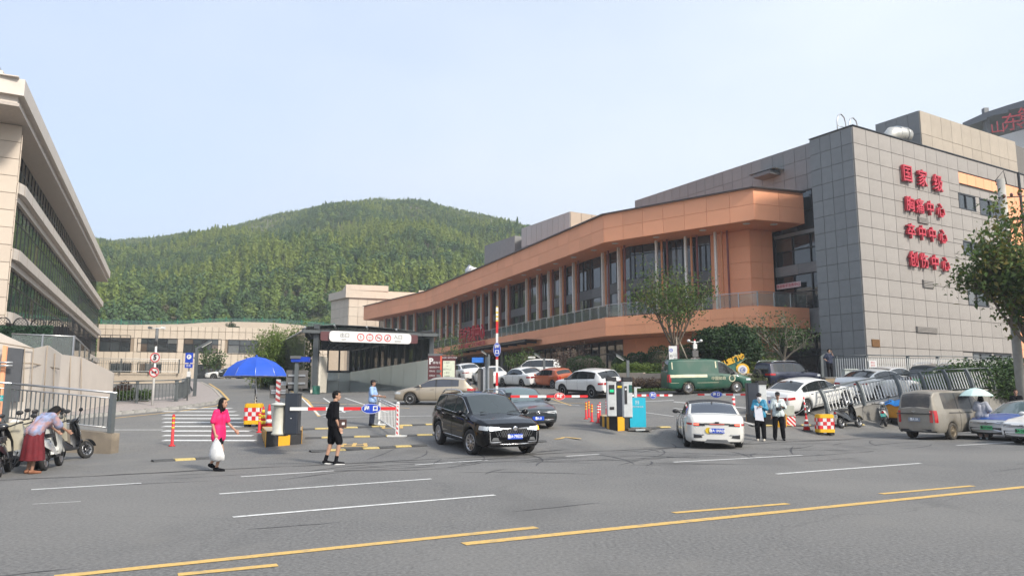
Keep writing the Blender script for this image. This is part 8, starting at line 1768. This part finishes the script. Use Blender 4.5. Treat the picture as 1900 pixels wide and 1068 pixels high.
m = MB(); cap(m, HM @ Vector((.05, 0, -.03)), HM @ Vector((.055, 0, -.07)), .062, .06); cap(m, HM @ Vector((-.01, 0, -.12)), HM @ Vector((-.02, 0, -.15)), .085, .10); link('face_mask', remesh(m, 'face_mask', .014, 2), pm('mask_white', (.66, .66, .66), .7), t)
m = MB(); m.ball(HM @ Vector((-.01, 0, .07)), (.11, .10, .06), 14, 10, HM); link('hat', remesh(m, 'hat', .014, 2), CAPM, t)
W = Matrix.Translation(p) @ Matrix.Rotation(R(-112), 4, 'Z'); q = W @ Vector((.32, -.02, 1.12)); pap = MB().extr([Vector((-.14, 0, .14)), Vector((.12, 0, .06)), Vector((.18, .02, -.42)), Vector((-.12, -.02, -.38))], (0, .012, 0)).build('paper_bag', pm('white_paper', (.62, .63, .70), .6, var=.08)); tag(pap, 'white paper bag held by the person in the turquoise jacket', 'bag'); pap.location = q; pap.rotation_euler = (0, 0, R(-14))
p = ong(1446, 816)
t, J, HM = person('photographer in pale t shirt and black cap with a camera on a strap', p, -100, 1.74, pose(nk=(.02, 0, 1.42), hd=(.06, 0, 1.565), el=(-.02, .24, 1.12), wl=(.20, .13, 1.16), er=(-.02, -.22, 1.10), wr=(.06, -.24, .86), kl=(.02, .12, .48), al=(.0, .15, .085), kr=(.02, -.12, .48), ar=(-.02, -.14, .085), tilt=14), dict(mat=C_WHT, sleeve=.9, g=.014, long=.10, loose=.02), dict(mat=C_BLK, to=1.95, g=.018, loose=.01), SH_B, hair='short', skin=SKIND)
cap_hat(t, HM); m = MB(); cap(m, J['sl'].lerp(J['el'], .95), J['el'], .052, .05); cap(m, J['el'], J['wl'], .046, .034); link('black_sleeve', remesh(m, 'black_sleeve', .014, 2), C_BLK, t)
W = Matrix.Translation(p) @ Matrix.Rotation(R(-100), 4, 'Z'); CM = thing('camera', 'black camera with lens hanging at the chest of the photographer', 'camera', tuple(W @ Vector((.20, -.01, 1.13))), R(-100)); MB().prism(rrect(.10, .17, .02), -.06, .06).build('camera_body', M_IBK, CM); MB().lathe([(.045, 0), (.045, .10), (.03, .11), (0, .10)], 16, Matrix.Translation((.04, 0, -.01)) @ Matrix.Rotation(PI / 2, 4, 'Y')).build('lens', M_IBK, CM)
for s in (-1, 1): MB().tube([(-.03, s * .08, .05), (-.11, s * .09, .20), (-.18, s * .07, .33)], .010, 5).build('strap', M_IBK, CM)
p = PLN.location.copy(); p.z = at(1535, 700, p.y).z
t, J, HM = person('man in navy t shirt on the stone plinth holding a phone to his face', p, -75, 1.74, pose(el=(.10, .24, 1.22), wl=(.12, .12, 1.48), er=(-.06, -.33, 1.14), wr=(.04, -.19, 1.0), kl=(.01, .12, .48), al=(-.01, .14, .085), kr=(.01, -.10, .48), ar=(-.01, -.10, .085), yaw=20), dict(mat=C_NVY, sleeve=.8, g=.02, long=.06), dict(mat=C_BLK, to=1.92, g=.018), SH_B, hair='short', build=1.12)
W = Matrix.Translation(p) @ Matrix.Rotation(R(-75), 4, 'Z'); ph = MB().box((0, 0, 0), (.075, .012, .15)).build('phone', M_IBK); tag(ph, 'dark phone held at the face of the man on the plinth', 'phone'); ph.location = W @ (Vector((.13, .10, 1.56)) * 1.02); ph.rotation_euler = (0, R(-20), R(-20))
p = onz(58, 878, 0)
t, J, HM = person('woman in plaid shirt and dark red skirt bending over the scooters', p, 62, 1.60, pose(pel=(-.02, 0, .93), ch=(.17, 0, 1.16), nk=(.32, 0, 1.29), hd=(.44, 0, 1.37), sl=(.28, .17, 1.27), sr=(.28, -.17, 1.27), el=(.42, .20, 1.05), wl=(.60, .17, .92), er=(.42, -.21, 1.05), wr=(.62, -.20, .93), hl=(-.02, .09, .88), hr=(-.02, -.09, .88), kl=(.02, .08, .48), kr=(.0, -.08, .48), al=(-.04, .08, .085), ar=(-.04, -.08, .085), tilt=40, yaw=-15), dict(mat=C_PLD, sleeve=.95, g=.026, long=.0, loose=.015), dict(skirt=1, mat=C_RED), dict(mat=pm('brown_sandal', (.25, .10, .05), .6)), hair='bob', skin=SKIND, build=1.08)
sk = MB(); rows = []
for z, r_ in ((1.02, .155), (.95, .18), (.80, .21), (.60, .235), (.40, .26), (.30, .27)): rows.append([Vector((-.01 + r_ * .85 * (1 + .06 * math.sin(a * 9 + z)) * math.cos(a) + (.03 if z > .9 else 0), r_ * 1.08 * (1 + .06 * math.sin(a * 9)) * math.sin(a), z)) for a in np.linspace(0, 2 * PI, 49)])
sk.grid(rows); sk.build('skirt', C_RED, t)
p = Vector((18.1, 28.45, 0)); p = Vector((onwall(1821, 760, Vector((0, 28.6, 0)), Vector((1, 0, 0))).x, 28.6, 0))
t, J, HM = person('woman in grey vest under the pale umbrella beside the blue taxi', p, 60, 1.62, pose(el=(.03, -.20 + .42, 1.15), wl=(.20, .14, 1.24), er=(-.12, -.27, 1.12), wr=(.0, -.16, .98)), dict(mat=C_GRY, sleeve=.9, g=.03, long=.08, loose=.02), dict(mat=C_PK2, to=1.9, g=.02), dict(mat=C_WHT), hair='bob')
W = Matrix.Translation(p) @ Matrix.Rotation(R(60), 4, 'Z'); UM = thing('umbrella', 'pale mint umbrella held above the woman beside the minivan', 'umbrella', tuple(W @ Vector((.22, .10, 1.18)))); ZU = .72; ru = .60; M_MINT = pm('mint_cloth', (.52, .68, .64), .6, var=.05); MB().tube([(0, 0, -.1), (-.05, 0, ZU)], .008, 6).build('shaft', M_STEEL, UM)
for kk in range(8):
 P = [[(ru * f * (1 - .06 * math.sin(PI * j / 4)) * math.cos(2 * PI * (kk + j / 4) / 8) - .05, ru * f * (1 - .06 * math.sin(PI * j / 4)) * math.sin(2 * PI * (kk + j / 4) / 8), ZU - .30 * f ** 1.9) for j in range(5)] for f in (0, .25, .5, .75, .9, 1)]; MB().grid(P).build('canopy_panel', M_MINT, UM)
 a = 2 * PI * kk / 8; MB().tube([(ru * f * math.cos(a) - .05, ru * f * math.sin(a), ZU - .30 * f ** 1.9 - .01) for f in (0, .5, 1)], .005, 4).build('rib', M_STEEL, UM)
MB().lathe([(.012, ZU - .02), (.006, ZU + .05), (0, ZU + .055)], 8, Matrix.Translation((-.05, 0, 0))).build('tip', M_STEEL, UM)
p = Vector((at(1885, 735, 31.5).x, 31.5, 0)); p.z = at(1885, 722, 31.5).z - 1.70
t, J, HM = person('dark haired man behind the roof of the blue taxi', p, -120, 1.70, pose(), dict(mat=C_BLK, sleeve=.8), dict(mat=C_BLK), SH_B, hair='short', skin=SKIND)
p = Vector((at(1886, 676, 40).x, 40.0, 0)); p.z = at(1886, 675, 40).z - 1.68
t, J, HM = person('person in pale lilac shirt up beside the street tree', p, -100, 1.68, pose(el=(.05, .25, 1.15), wl=(.2, .1, 1.12)), dict(mat=pm('lilac_cloth', (.45, .40, .52), .7), sleeve=.8), dict(mat=C_NVY), SH_B, hair='short', skin=SKIND)
